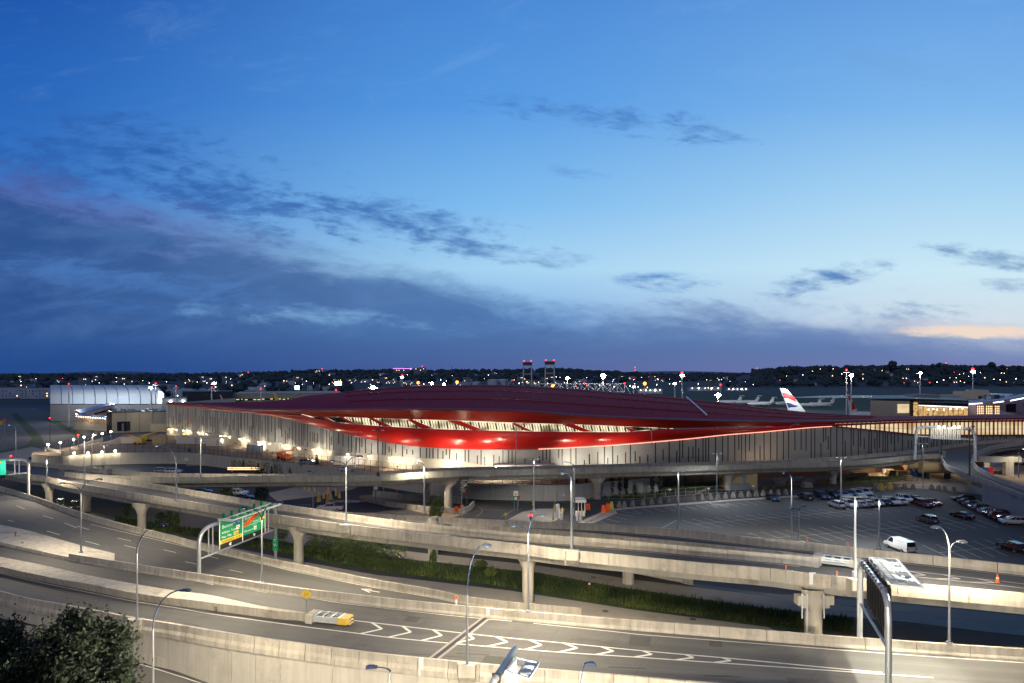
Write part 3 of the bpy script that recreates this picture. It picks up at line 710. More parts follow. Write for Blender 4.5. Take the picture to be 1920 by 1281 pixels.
base = [PX(x, Zw(x), 1.5) for x in tx]; zband = lambda x: 6.9-3.2*min(1, max(0, (x-850)/130))
band = [PX(x, Zw(x), zband(x)) for x in tx]; wtop = [PD(x, smooth_lut(wt, x), Zw(x)) for x in tx]
tl('base_wall', [[p+Vector((0, -.12, 0)) for p in base], [p+Vector((0, -.12, 0)) for p in band], band], 'wall_base')
tl('wall', [band, [p+Vector((0, 0, .5)) for p in wtop]], 'wall_metal')
# end wall at the left
e = MB(); c0 = PX(T0, Zw(T0), 1.5); t0_ = wtop[0]; e.quad(c0-TE.location, t0_-TE.location+Vector((0, 0, .5)), t0_+Vector((6, 60, .5))-TE.location, c0+Vector((6, 60, 0))-TE.location); e.build('end_wall', 'wall_metal', TE)
# vertical dark slots, staggered
fine = [PX(x, Zw(x), 0) for x in span(T0, T1, 3)]; pts = resample(fine, .5); sl = MB(); rs = random.Random(3)
fx = lambda p: 960+1280*p.x/p.y
win_lo = [(1575,800.5),(1615,804.5),(1690,812),(1717,815),(1815,816),(1920,815.5),(2150,815)]
i = 4
while i < len(pts)-2:
    p = pts[i]; px = fx(p); d = p.y; zt = HC-(smooth_lut(wt, px)-HY)*d/F-.1
    if px > 1575: zt = HC-(smooth_lut(win_lo, px)-HY)*d/F-.3
    zb = zband(px)+.1; h = zt-zb; t = (pts[i+1]-p).normalized(); k = rs.random()
    a, b = (zb, zt) if k < .5 else ((zb, zb+h*rs.uniform(.45, .8)) if k < .7 else (zb+h*rs.uniform(.25, .6), zt))
    if rs.random() < .12: a, b = zb+h*.25, zb+h*.7
    wdt = .15
    q0 = p-TE.location+Vector((0, -.03, 0)); sl.box((q0.x, q0.y, (a+b)/2-TE.location.z), (wdt*2, .08, b-a), math.atan2(t.y, t.x))
    i += rs.choice([2, 2, 3, 3, 4, 5])
sl.build('wall_slot', 'slot_dark', TE)
# the red band: bulging lower sill, recessed slit of windows, soffit up to the lip
def lens(px):   # 0 at the tips, 1 in the middle of the eye
    t = (px-430)/(1500-430); return max(0.0, math.sin(math.pi*min(1, max(0, t))))**.8
wb = [(400,766),(560,776),(585,783),(640,793),(700,798),(800,804),(900,807),(960,808.5),(1080,810),(1180,810),(1230,806),(1260,804),(1500,797)]
wu = [(400,766),(560,775),(585,781),(640,782),(700,784),(800,787),(900,790),(960,792.5),(1080,796),(1180,800),(1230,802),(1260,803.5),(1500,797)]
def Zlip(px): return Zw(px)-1.0-5.5*lens(px)
r0 = [p+Vector((0, .05, 0)) for p in wtop]
rA, rB, rC, rD2, rL = [], [], [], [], []
for x in tx:
    l = lens(x); d = Zw(x)
    yb = smooth_lut(wt, x); yl = smooth_lut(lip, x)
    ylo = smooth_lut(wb, x) if 560 < x < 1260 else yl+(yb-yl)*.45; yup = smooth_lut(wu, x) if 560 < x < 1260 else yl+(yb-yl)*.40
    ylo = max(yl+.2, min(ylo, yb-.2)); yup = max(yl+.1, min(yup, ylo-.05))
    rA.append(PD(x, yb-(yb-ylo)*.18, d-.6-1.2*l)); rB.append(PD(x, ylo+(yb-ylo)*.35, d-.9-2.6*l)); rC.append(PD(x, ylo, d-.8-2.2*l))
    rD2.append(PD(x, yup, d-.8-2.4*l)); rL.append(PD(x, yl, Zlip(x)))
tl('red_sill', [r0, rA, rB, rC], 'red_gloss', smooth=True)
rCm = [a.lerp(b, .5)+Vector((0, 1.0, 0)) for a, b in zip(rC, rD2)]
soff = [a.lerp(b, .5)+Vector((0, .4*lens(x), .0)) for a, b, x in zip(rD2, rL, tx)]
tl('red_soffit', [rD2, soff, rL], 'red_shaded', smooth=True)
# right of the eye the soffit shrinks to a fascia; left too
# slit: red filler where there is no glass, glazed parts otherwise
panes = [((584,781.5),(603,782),(615,790),(600,789)),((611,782),(636,782.5),(655,793.5),(630,792)),((645,783),(690,784),(717,798.5),(668,795)),((701,784.5),(765,788),(791,803),(736,799.5)),((774,787),(840,790),(887,806.5),(815,803.5)),((866,790.5),(960,795),(984,807),(905,805.5)),((967,793.5),(1055,797),(1093,809),(1000,808.5)),((1078,796.5),(1170,800.5),(1183,809.5),(1110,808.5)),((1172,800.5),(1215,803),(1258,804.5),(1195,807))]
sx_ = span(560, 1262, 6)
def slitrow(f, push): 
    r = []
    for x in sx_:
        d = Zw(x)-.8-2.3*lens(x); r.append(PD(x, smooth_lut(wu, x)*(1-f)+smooth_lut(wb, x)*f, d+push))
    return r
tl('hall_interior', [slitrow(-.6, 4.5), slitrow(.5, 5.2), slitrow(1.5, 4.5)], 'hall_interior')
band_ = MB(); fr = MB()
def onslit(x, y):
    d = Zw(x)-.8-2.3*lens(x)+.12; return PD(x, y, d)-TE.location
# diagonal red fins between panes and red cover at tips
prev = None
for a, b, c, d in panes:
    if prev:
        band_ = MB(); pb, pc = prev; band_.quad(onslit(*pb), onslit(a[0], a[1]), onslit(d[0], d[1]+.6), onslit(pc[0], pc[1]+.6))
        band_.tri(onslit(pb[0], pb[1]-1.5), onslit(a[0], a[1]-1), onslit(a[0], a[1]+.3)); band_.tri(onslit(*pb), onslit(pb[0], pb[1]-1.5), onslit(a[0], a[1]+.2)); band_.build('red_fin', 'red_gloss', TE)
    n_ = max(3, int((c[0]-a[0])/5.2)); seg_ = lambda p, q, x: p[1]+(q[1]-p[1])*(x-p[0])/max(.01, q[0]-p[0])
    for k in range(1, n_):
        x = a[0]+(c[0]-a[0])*k/n_; u = (x-1.2, seg_(a, b, x) if x < b[0] else seg_(b, c, x)); v = (x+1.4, seg_(d, c, x) if x > d[0] else seg_(a, d, x))
        fr.bar(onslit(*u)+Vector((0, .1, 0)), onslit(*v)+Vector((0, .1, 0)), .15 if k % 3 else .4)
    prev = (b, c)
def cover(poly): band_.poly([onslit(*q)+Vector((0, -.02, 0)) for q in poly])
fr.build('window_mullion', 'window_frame', TE)
for a, b, c, d in panes[:2]+panes[-1:]:
    glz = MB(); glz.quad(*[onslit(*q)+Vector((0, .25, 0)) for q in (d, c, b, a)]); glz.build('window_glass', 'glass_dark', TE)
# lip and roof
tl('roof_edge', [rL, [p+Vector((0, .6, .32)) for p in rL], [p+Vector((0, 1.6, .42)) for p in rL]], 'roof_edge')
rows = [[p+Vector((0, 1.6, .42)) for p in rL]]
dR = [(312,2),(400,12),(480,26),(600,46),(730,62),(960,64),(1210,52),(1440,36),(1630,20),(1920,14),(2150,14)]
rend = [PD(x, smooth_lut(rdg, x), Zw(x)+smooth_lut(dR, x)) for x in tx]
for f in (.12, .25, .4, .55, .7, .85, 1.0):
    rr = []
    for a, b, x in zip(rows[0], rend, tx):
        q = a.lerp(b, f); q.z += math.sin(math.pi*f)*.9*lens(x); rr.append(q)
    rows.append(rr)
rows.append([p+Vector((0, 25, -2)) for p in rend]); rows.append([p+Vector((0, 60, -9)) for p in rend])
# fine standing seams on the roof
m = M['red_roof']; nt = m.node_tree; X.nt = nt; uvn = nt.nodes.new('ShaderNodeUVMap').outputs[0]
wv = nt.nodes.new('ShaderNodeTexWave'); wv.inputs['Scale'].default_value = .30; wv.inputs['Distortion'].default_value = 0; nt.links.new(mapping(uvn, (1, 0, 1)), wv.inputs['Vector'])
bn = nt.nodes.new('ShaderNodeBump'); bn.inputs['Strength'].default_value = .6; bn.inputs['Distance'].default_value = .10
nt.links.new(wv.outputs['Fac'], bn.inputs['Height']); nt.links.new(bn.outputs[0], nt.nodes['Principled BSDF'].inputs['Normal'])
tl('roof', rows, 'red_roof', smooth=True, uv=True)
for k in (2, 4, 6):
    rib = MB()
    sel = [(p-TE.location, x) for p, x in zip(rows[k], tx) if 640 < x < 1640]
    for (p, _), (q, _) in zip(sel, sel[1:]): rib.bar(p+Vector((0, 0, .12)), q+Vector((0, 0, .12)), .28, .25)
    rib.build('roof_gutter', 'red_frame', TE)
for x0, x1 in ((1330,1289),):
    rg = MB(); a = rows[1][min(range(len(tx)), key=lambda i: abs(tx[i]-1330))]-TE.location; b = rows[7][min(range(len(tx)), key=lambda i: abs(tx[i]-1290))]-TE.location
    rg.bar(a+Vector((0, 0, .35)), b+Vector((0, 0, .6)), .55, .4); rg.build('roof_walkway', 'galv_light', TE)
# glowing line under the eye on its right half
ll = MB()
for x, x2 in zip(span(1010, 1560, 10), span(1010, 1560, 10)[1:]):
    ll.bar(PD(x, smooth_lut(wt, x)-.2, Zw(x)-.35)-TE.location, PD(x2, smooth_lut(wt, x2)-.2, Zw(x2)-.35)-TE.location, .14)
ll.build('strip_light', 'rail_lit', TE)
# glazed gallery at the right
gx = span(1566, T1, 8)
up = [PD(x, smooth_lut(wt, x)-1.0, Zw(x)-.15) for x in gx]; dn_ = [PD(x, smooth_lut(win_lo, x), Zw(x)-.15) for x in gx]
tl('gallery_interior', [[p+Vector((0, .1, 0)) for p in dn_], [p+Vector((0, .1, .3)) for p in up]], 'hall_interior_right')
fr = MB(); lo = [PX(x, Zw(x), 0) for x in span(1568, T1, 3)]; pp = resample(lo, 2.0)
for j, p in enumerate(pp):
    px = fx(p); d = p.y; zt = HC-(smooth_lut(wt, px)-1-HY)*d/F; zb = HC-(smooth_lut(win_lo, px)-HY)*d/F; L_ = PD(px, smooth_lut(lip, px), Zlip(px))
    q = p-TE.location
    fr.bar((q.x, q.y-.5, zb-TE.location.z-.2), (q.x, q.y-.5, zt-TE.location.z+.1), .16 if j % 5 else .36, .5)
    ex = px-960; fr.bar((q.x, q.y-.5, zt-TE.location.z), L_+Vector((.9, .3, .05))-TE.location, .16, .3)
for rr, hh in ((dn_, .35), (up, .25)):
    for a, b in zip(rr, rr[1:]): fr.bar(a-TE.location+Vector((0, -.3, 0)), b-TE.location+Vector((0, -.3, 0)), .2, hh)
mr = [a.lerp(b, .45) for a, b in zip(dn_, up)]
for a, b in zip(mr[8:], mr[9:]): fr.bar(a-TE.location+Vector((0, -.25, 0)), b-TE.location+Vector((0, -.25, 0)), .08, .08)
fr.build('gallery_frame', 'red_frame', TE)
pn = MB(); so2 = []
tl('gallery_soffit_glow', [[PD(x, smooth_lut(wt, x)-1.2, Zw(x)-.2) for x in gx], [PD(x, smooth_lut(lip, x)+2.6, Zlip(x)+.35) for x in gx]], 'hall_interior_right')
# wall lamps along the base of the terminal
mat('lamp_wall', (1, 1, 1), emit=(1, .84, .58), es=55, var=0)
FLOODS = []; FLOODS2 = []
WL = [315,331,345,357,373,388,415,432,451,467,486,507,531,560,588,618,653,692,731,784,841]
for x in WL:
    d = Zw(x); c = PX(x, d, 6.5); mb = MB(); q = c-TE.location
    mb.box(q+Vector((0, -.45, 0)), (.5, .9, .12)); mb.build('wall_lamp', 'dark_metal', TE)
    mb = MB(); mb.box(q+Vector((0, -.7, -.10)), (.34, .4, .09)); mb.build('lamp_lens', 'lamp_wall', TE)
YFL = [(415,3),(500,6),(585,9),(665,11),(745,13),(830,16),(900,16),(1010,16),(1090,16),(1165,13)]  # made-up floodlights, added in the yard to brighten the terminal wall
for i, (x, pw) in enumerate(YFL):
    d = Zw(x)-(11 if x < 700 else 8); e = empty('added_yard_floodlight', PX(x, d, 3.5), 'added yard floodlight on a short post, put in to light the pale terminal wall, %s' % ('left stretch' if x < 700 else 'behind the viaduct'), 'floodlight', 'added yard floodlights, %s' % ('left' if x < 700 else 'middle'))
    mb = MB(); mb.tube([(0, 0, 0), (0, 0, 1.6)], .06, 6); mb.build('post', 'dark_metal', e); mb = MB(); mb.box((0, .1, 1.7), (.5, .25, .3)); mb.build('housing', 'dark_metal', e); mb = MB(); mb.box((0, .24, 1.7), (.42, .03, .24)); mb.build('lamp_lens', 'lamp_wall', e)
    FLOODS.append((PX(x, d+.5, 5.3), pw*260))
# yard in front of it, held up by a long wall
yw = [(60,852),(116,855),(180,851),(250,849),(350,849),(425,856),(480,861.5),(580,872),(680,882),(790,897),(877,906),(960,908.5),(1050,910),(1114,905),(1200,898),(1241,893)]
yz = [(60,3.8),(1241,3.8)]
yl_ = L(yw, yz)
ysx = span(60, 1241, 10)
yfar = [(60,848),(140,838),(208,826),(232,816),(312,812.5)]
dirt_rows = [[yl_(x)+Vector((0, .3, -.25)) for x in ysx], [PX(x, Zw(x), 3.55) if x > 312 else P(x, smooth_lut(yfar, x), 3.55) for x in ysx]]
tag(loft('yard', dirt_rows, 'dirt'), kind='structure')
pass
FLOODS2 += [(PX(158, 362, 6.0), 450), (PX(196, 349, 5.8), 450), (PX(175, 362, 10), 700), (PX(205, 366, 11), 700), (PX(262, 345, 9), 900)]  # includes added lights without fixtures that brighten the wedge building walls
RW = empty('yard_wall', yl_(700), 'long pale concrete retaining wall holding up the terminal yard, young trees at its foot', 'retaining wall')
mb = MB(); sweep(mb, [yl_(x) for x in ysx], [(-.2, -4.4), (-.2, 0), (.2, 0), (.2, -4.4)], seg=3.1, gap=.06); rebase(mb, RW).build('wall_panel', 'concrete_panel', RW)
def fence(name, pts, h, label, sp=2.6, m='fence_metal', mesh=True, w=.09):
    c = Vector(pts[len(pts)//2]); mb = MB(); q = resample([Vector(p) for p in pts], sp)
    o = empty(name, c, label, 'fence'); mb.bar((0, 0, 0), (0, 0, h), w); f_ = mb.build('post', m, o); f_.location = q[0]-c
    q = q[::max(1, -(-len(q)//99))]
    for p in q[1:]: g_ = f_.copy(); COL.objects.link(g_); g_.location = p-c
    mb = MB()
    for a, b in zip(q, q[1:]):
        for z in ((.12, h*.5, h-.06) if mesh else (h*.5, h-.06)): mb.bar(a-c+Vector((0, 0, z)), b-c+Vector((0, 0, z)), .05)
    mb.build('rail', m, o); return o
fence('yard_fence', [yl_(x)+Vector((0, .0, 0)) for x in span(116, 1241, 10)], 3.0, 'black picket fence standing on top of the yard retaining wall', 2.4)
fence('road_fence', [P(x, y) for x, y in ((740,906),(800,911),(880,921),(960,931),(1040,936),(1113,937),(1200,936),(1300,928),(1420,920))], 1.9, 'thin chain-link fence beside the road under the viaduct', 3.0, 'galv')
fence('construction_fence', [P(x, y) for x, y in ((1430,922),(1500,917),(1560,911),(1650,905),(1720,902))], 1.6, 'wire fence between the parking lot and the dirt work yard', 3.4, 'dark_metal')
# brown sheet fence that closes the yard on the right
mat('fence_brown', (.16, .11, .08), .9, var=.15, streak=.2)
SF = empty('sheet_fence', P(1560, 893), 'tall brown board fence below the dark terminal wall, behind the work yard', 'fence')
mb = MB(); sweep(mb, [P(x, y) for x, y in ((1241,914),(1300,906),(1400,899),(1500,894),(1600,889),(1700,882),(1790,876),(1880,872),(2100,868))], [(-.06, 0), (-.06, 4.2), (.06, 4.2), (.06, 0)], seg=3.1, gap=.10); rebase(mb, SF).build('board_panel', 'fence_brown', SF)
# lamp-lit ramp wall at the far left
LW = empty('ramp_wall', P(100, 868), 'short pink-lit wall with a row of downlights beside the left ramp', 'wall')
lwl = [P(84, 861, 0), P(116, 871, 0)]
mb = MB(); sweep(mb, lwl, [(-.2, 0), (-.2, 4.4), (.2, 4.4), (.2, 0)], seg=0); rebase(mb, LW).build('wall_panel', 'concrete_panel', LW)
for i in range(5):
    c = lwl[0].lerp(lwl[1], .1+.2*i)+Vector((0, -.35, 3.1)); mb = MB(); mb.box(c-LW.location, (.35, .3, .5)); mb.build('wall_lamp', 'lamp_soft', LW)
WW = [(139,850),(165,849.5),(191,848),(216,846)]
lamp_wall_pts = []
for i, (x, y) in enumerate(WW):
    c = PX(x, yl_(x).y-.6, 0); c.z = HC-(y-HY)*c.y/F; lamp_wall_pts.append(c)
    mb = MB(); mb.ball((0, 0, 0), .35); o = mb.build('wall_lamp', 'lamp_glow'); o.location = c; tag(o, ['round', 'second', 'third', 'fourth'][i]+' warm lamp on the yard wall counted from the pink-lit corner', 'wall lamp', 'lamps on the yard wall'); FLOODS2.append((c+Vector((0, -.8, -.2)), 350))
# ================================================================ buildings left of the terminal
mat('hangar_white', (.52, .58, .64), .5, var=.06, scale=.05, streak=.05)
mat('hangar_low', (.26, .26, .27), .8, var=.05)
mat('blue_roof', (.10, .17, .30), .35, .3, var=.05)
mat('pink_wall', (.52, .36, .30), .8, var=.08)
mat('beige_wall', (.42, .40, .34), .85, var=.08, streak=.1)
mat('white_roof', (.6, .66, .75), .7, var=.05)
HG = empty('hangar', PX(200, 400, 0), 'big white hangar with a curved ribbed roof, lit white at its right end', 'hangar')
y0h = 432; rows = []; xl = (94-960)*y0h/F; xr = (305-960)*y0h/F
for f, yy_, dd in ((306, 775, 0), (306, 758.8, 0), (306, 757.5, 0), (305.5, 742, 2.5), (303, 733, 7), (298, 727.5, 14), (291, 724, 24), (284, 722.3, 38), (282, 723.5, 52)):
    rows.append([PD(94+(f-94)*i/40, yy_, y0h+dd) for i in range(41)])
inv = -HG.location
def hl(nm, r, m, **k): return loft(nm, [[p+inv for p in q] for q in r], m, HG, **k)
hl('lower_wall', [[Vector((p.x, p.y, 0)) for p in rows[0]], rows[1]], 'hangar_low'); hl('roof', rows[2:], 'hangar_white', smooth=True)
rb = MB()
for i in range(0, 41, 4):
    for a, b in zip(rows[2:], rows[3:]): rb.bar(a[i]+inv+Vector((0, -.1, 0)), b[i]+inv+Vector((0, -.1, .1)), .35, .12)
rb.build('roof_rib', 'blue_roof', HG)
er = [r[-1] for r in rows[2:]]; eb = MB(); eb.poly([p+inv for p in er]+[Vector((er[-1].x, er[-1].y, 0))+inv, Vector((er[0].x, er[0].y, 0))+inv]); eb.build('end_wall', 'hangar_low', HG)
eb = MB(); eb.poly([q+inv for q in (PD(297, 733, 431), PD(303, 735, 431), PD(307, 738, 431), PD(307, 756, 431), PD(296.5, 756, 431))]); eb.build('lit_door', 'win_white', HG)
# flat brown-grey building
def block(name, px0, px1, ybase, ytop, depth, m, label, cat='building', d=None, z0=0.0, roof='dark_metal'):
    a = P(px0, ybase, z0) if d is None else PX(px0, d, z0); b = PX(px1, a.y, z0); h = HC-(ytop-HY)*a.y/F-z0
    c = (a+b)/2; e = empty(name, c, label, cat); w = (b-a).length; e.rotation_euler.z = -math.atan2(c.x, c.y)
    mb = MB(); mb.box((0, depth/2, h/2), (w, depth, h)); mb.build('wall', m, e)
    mb = MB(); mb.box((0, depth/2, h+.15), (w+.5, depth+.5, .3)); mb.build('roof', roof, e); return e, w, h, a
e, w, h, a = block('flat_building', 217, 306, 798, 773, 30, 'beige_wall', 'low flat-roofed beige building between the hangar and the terminal', d=353)
for i in range(1, 4): mb = MB(); mb.box((-w/2+w*i/4, -.06, h/2), (.12, .1, h)); mb.build('wall_joint', 'slot_dark', e)
for i in range(5):
    mb = MB(); mb.box((-w/2+3+i*4.2, 6, h+.8), (1.6, 1.6, 1.1)); mb.build('roof_unit', 'galv', e)
mb = MB(); mb.box((-w/2+4, 8, h+2.7), (8, 3, .4)); mb.bar((-w/2+5, 8, h), (-w/2+5, 8, h+2.6), .4); mb.build('canopy', 'white_roof', e)
e, w, h, a = block('dark_annex', 201, 217, 783, 773.5, 10, 'black', 'black box-shaped annex beside the flat beige building', d=351)
# slanted roof building
S = empty('wedge_building', PX(178, 388, 0), 'small building with a blue slanting roof and pinkish walls in front of the hangar', 'building')
si = -S.location
q = [PD(141, 772, 388), PD(155, 781, 374), PD(215, 768, 384), PD(216, 757, 398), PD(205, 755.5, 402)]
mb = MB(); mb.poly([PD(140, 769.5, 388)+si, PD(153, 775, 374)+si, PD(216, 757.5, 393)+si, PD(208, 755, 404)+si]); mb.prism([v+si for v in (PD(140, 769.5, 388), PD(153, 775, 374), PD(216, 757.5, 393), PD(208, 755.3, 404))], (0, 0, -.5)); mb.build('roof', 'blue_roof', S)
mb = MB(); A1, A2, A3 = PD(154, 776, 375), PD(215, 759, 392), PD(141, 771, 388)
for u, v in ((A1, A2), (A3, A1)):
    mb.quad(Vector((u.x, u.y, 0))+si, Vector((v.x, v.y, 0))+si, v+si, u+si)
mb.build('wall', 'pink_wall', S)
mb = MB(); u, v = A3.lerp(A1, .05)+Vector((0, -.1, -1)), A3.lerp(A1, .95)+Vector((0, -.1, -1)); mb.quad(u+si, v+si, v+si+Vector((0, 0, -1.6)), u+si+Vector((0, 0, -1.6))); mb.build('window', 'win_warm', S)
mb = MB(); u, v = A1.lerp(A2, .35)+Vector((0, -.1, -2.6)), A1.lerp(A2, .9)+Vector((0, -.1, -3)); mb.quad(u+si, v+si, v+si+Vector((0, 0, 1.3)), u+si+Vector((0, 0, 1))); mb.build('window', 'glass_dark', S)
# low building with the lit colonnade
K = empty('lit_colonnade', PX(180, 318, 0), 'low building whose front is a glowing row of warm lit bays', 'building'); ki = -K.location
a, b = P(143, 793, 3.4), P(215, 798, 3.4)
mb = MB(); mb.quad(a+ki, b+ki, b+ki+Vector((0, 0, 3.6)), a+ki+Vector((0, 0, 4.0))); mb.build('lit_wall', 'pink_wall', K); mb = MB(); mb.quad(a+ki+Vector((0, .1, -3.6)), b+ki+Vector((0, .1, -3.6)), b+ki+Vector((0, .1, 0)), a+ki+Vector((0, .1, 0))); mb.build('plinth', 'beige_wall', K)
mb = MB(); mb.prism([a+ki+Vector((-1, -1.2, 4.0)), b+ki+Vector((0, -1.2, 3.6)), b+ki+Vector((0, 5, 3.9)), a+ki+Vector((-1, 5, 4.3))], (0, 0, .35)); mb.build('roof', 'blue_roof', K)
for i in range(16):
    c = a.lerp(b, (i+.5)/16)+Vector((0, -.8, 3.6-i/50)); mb = MB(); mb.ball(c+ki, .14); mb.build('downlight', 'lamp_glow', K)
    c = a.lerp(b, i/15); mb = MB(); mb.bar(c+ki+Vector((0, -.3, 0)), c+ki+Vector((0, -.3, 3.8-i/50)), .22); mb.build('column', 'beige_wall', K)
mb = MB(); sweep(mb, [P(140, 799, 2), P(215, 801, 2), P(312, 803, 2)], [(-.2, -2.2), (-.2, 2.2), (.2, 2.2), (.2, -2.2)], seg=0); tag(mb.build('low_wall', 'beige_wall'), 'low grey wall running below the lit colonnade', 'wall')
# white housing blocks at the far left
mat('house_white', (.5, .6, .75), .8, var=.15)
for i, (x0, x1) in enumerate(((-30,40),(41,60),(62,92))):
    e, w, h, a = block('apartment_block', x0, x1, 0, 726.5+i*.4, 12, 'house_white', ['long pale three-storey apartment block at the left edge', 'narrow pale apartment block between two longer ones', 'pale apartment block next to the hangar'][i], 'apartment block', d=800)
    for k in range(int(w/3.4)):
        for z in (2.0, 5.0, 8.0):
            if z < h-1 and rnd.random() < .8:
                mb = MB(); mb.box((-w/2+1.5+k*3.4, -.03, z+1), (1.1, .06, 1.3)); mb.build('window', 'win_warm' if rnd.random() < .18 else 'glass_dark', e)
# grey hall and garage beyond the terminal's left end
e, w, h, a = block('cargo_hall', 347, 433, 0, 735, 30, 'dark_metal', 'dark grey cargo hall with orange lamps along its foot, behind the terminal end', 'building', d=520)
for i in range(6):
    mb = MB(); mb.box((-w/2+3+i*4.9, -.2, 4.2), (.5, .3, 7)); mb.build('wall_lamp', 'lamp_orange' if False else 'win_warm', e)
for i in range(5): mb = MB(); mb.box((w/2-14+i*3, -.1, 8.5 if i % 2 else 5.5), (.9, .1, 1.2)); mb.build('window', 'win_warm', e)
e, w, h, a = block('parking_garage', 448, 640, 0, 738, 60, 'beige_wall', 'open-decked parking garage with yellow-green lit floors behind the roof edge', 'parking garage', d=560, roof='concrete')
mat('garage_glow', (.5, .5, .3), emit=(.75, .85, .35), es=.9, var=0)
for z in (4.5, 9.0):
    mb = MB(); mb.box((0, -.05, z), (w-2, .1, 1.6)); mb.build('lit_deck', 'dark_metal', e)
    for i in range(26):
        if rnd.random() < .75: mb = MB(); mb.box((-w/2+2+i*(w-4)/25, -.14, z+rnd.uniform(-.3, .3)), (rnd.uniform(.8, 2.4), .1, .7)); mb.build('deck_light', 'garage_glow', e)
e, w, h, a = block('white_shed', 306, 348, 0, 746, 14, 'hangar_low', 'bright floodlit shed just right of the hangar', 'building', d=430)
for i in range(2): mb = MB(); mb.ball((-w/2+5+i*7, -.6, h-2.4), .5); mb.build('flood_lamp', 'lamp_glow_white', e)
# ================================================================ lounge building on the right
mat('green_grey', (.42, .44, .36), .7, var=.05, streak=.06)
mat('lilac_wall', (.36, .34, .42), .6, .2, var=.05)
mat('strip_white', (1, 1, 1), emit=(.95, .9, 1), es=3.5, var=0)
LD = 300
LB = empty('lounge_building', PX(1760, LD, 8), 'flat-roofed lounge building above the terminal roof with a golden lit dining room', 'building'); li = -LB.location
def face(nm, pts, m, dd=0, parent=LB, inv=None):
    mb = MB(); mb.poly([PD(x, y, LD+dd)+(inv or li) for x, y in pts]); return mb.build(nm, m, parent)
mb = MB(); mb.prism([PD(1632, 751, LD)+li, PD(1706, 752, LD)+li, PD(1706, 782, LD)+li, PD(1632, 782, LD)+li], (22, 40, 0)); mb.build('wall', 'green_grey', LB)
mb = MB(); mb.prism([PD(1706, 753, LD+.5)+li, PD(1712, 753, LD+.5)+li, PD(1712, 783, LD+.5)+li, PD(1706, 783, LD+.5)+li], (17, 30, 0)); mb.build('pillar', 'soil', LB)
face('window', [(1683,758),(1704.5,758),(1704.5,774.5),(1683,774.5)], 'hall_interior_right', -.2)
mb = MB(); mb.prism([PD(1630, 748.5, LD-.5)+li, PD(1816, 754, LD-.5)+li, PD(1816, 751, LD-.5)+li, PD(1708, 747.5, LD-.5)+li, PD(1632, 747.5, LD-.5)+li], (23, 42, 0)); mb.build('roof', 'dark_metal', LB)
face('dining_room', [(1712,754),(1815,757),(1815,781),(1712,781)], 'lounge_interior', 4)
mb = MB()
for i in range(12): x = 1712+i*9.4; mb.bar(PD(x, 754+i*.25, LD)+li, PD(x, 781, LD)+li, .16)
mb.bar(PD(1712, 759, LD)+li, PD(1815, 762.5, LD)+li, .2); mb.build('window_frame', 'window_frame', LB)
face('upper_window', [(1722,754.3),(1815,757),(1815,762),(1722,758.8)], 'glass_dark', .2)
mb = MB(); mb.bar(PD(1723, 760.3, LD-.2)+li, PD(1814, 764, LD-.2)+li, .32, .25); mb.build('light_strip', 'strip_white', LB)
for i in range(7):
    mb = MB(); mb.ball(PD(1738+i*11+rnd.uniform(-3, 3), 767+rnd.uniform(-1.5, 2), LD+2.5)+li, .35); mb.build('ceiling_lamp', 'lamp_soft', LB)
mb = MB(); mb.prism([PD(1816, 755, LD+3)+li, PD(1870, 752, LD+8)+li, PD(1925, 741, LD+20)+li, PD(1980, 738, LD+24)+li, PD(1980, 790, LD+24)+li, PD(1925, 781, LD+20)+li, PD(1870, 783, LD+8)+li, PD(1816, 783, LD+3)+li], (18, 25, 0)); mb.build('curved_wing', 'lilac_wall', LB)
for a, b in (((1817.5,757.8),(1841.5,756.3)), ((1863,755.3),(1881.5,752.8)), ((1895,751.5),(1925,745.5)), ((1927,744),(1970,740.5))):
    mb = MB(); mb.bar(PD(*a, LD+1.5)+li, PD(*b, LD+1.5+(b[0]-1817)*.02)+li, .45, .35); mb.build('light_strip', 'strip_white', LB)
mb = MB()
for i in range(14):
    for j in range(4):
        if i % 5: c = PD(1830+i*3.3, 762.5+j*4.2, LD+2.2)+li; mb.box(c, (.22, .1, .62))
mb.build('lit_louvre', 'win_warm', LB)
face('dark_opening', [(1886,758),(1905,757),(1905,773),(1886,773)], 'glass_dark', 2)
# roof structures behind the lounge
RB = empty('roof_plant', PX(1800, 345, 12), 'white flat roof crowded with grey vents and plant behind the lounge', 'roof plant'); ri = -RB.location
mb = MB(); mb.poly([PD(1700, 750, 320)+ri, PD(1925, 756, 315)+ri, PD(1985, 742, 400)+ri, PD(1850, 737, 430)+ri, PD(1780, 744, 380)+ri]); mb.build('roof', 'white_roof', RB)
for i in range(16):
    x = 1730+i*11.5+rnd.uniform(-3, 3); mb = MB(); hh = rnd.uniform(1, 2.6); mb.box(PD(x, 748-i*.3, 345)+ri, (rnd.uniform(1, 2.6), 2, hh)); mb.build('vent', 'galv' if i % 3 else 'dark_metal', RB)
mb = MB(); mb.box(PD(1729, 746, 330)+ri, (12, 8, 3.4)); mb.build('plant_room', 'hangar_low', RB)
mb = MB(); mb.box(PD(1775, 744.5, 342)+ri, (26, 8, 2.2)); mb.box(PD(1808, 738.5, 345)+ri, (6.5, 8, 2.6)); mb.box(PD(1832, 736.5, 348)+ri, (6.5, 8, 3.0)); mb.build('penthouse', 'wall_base', RB)
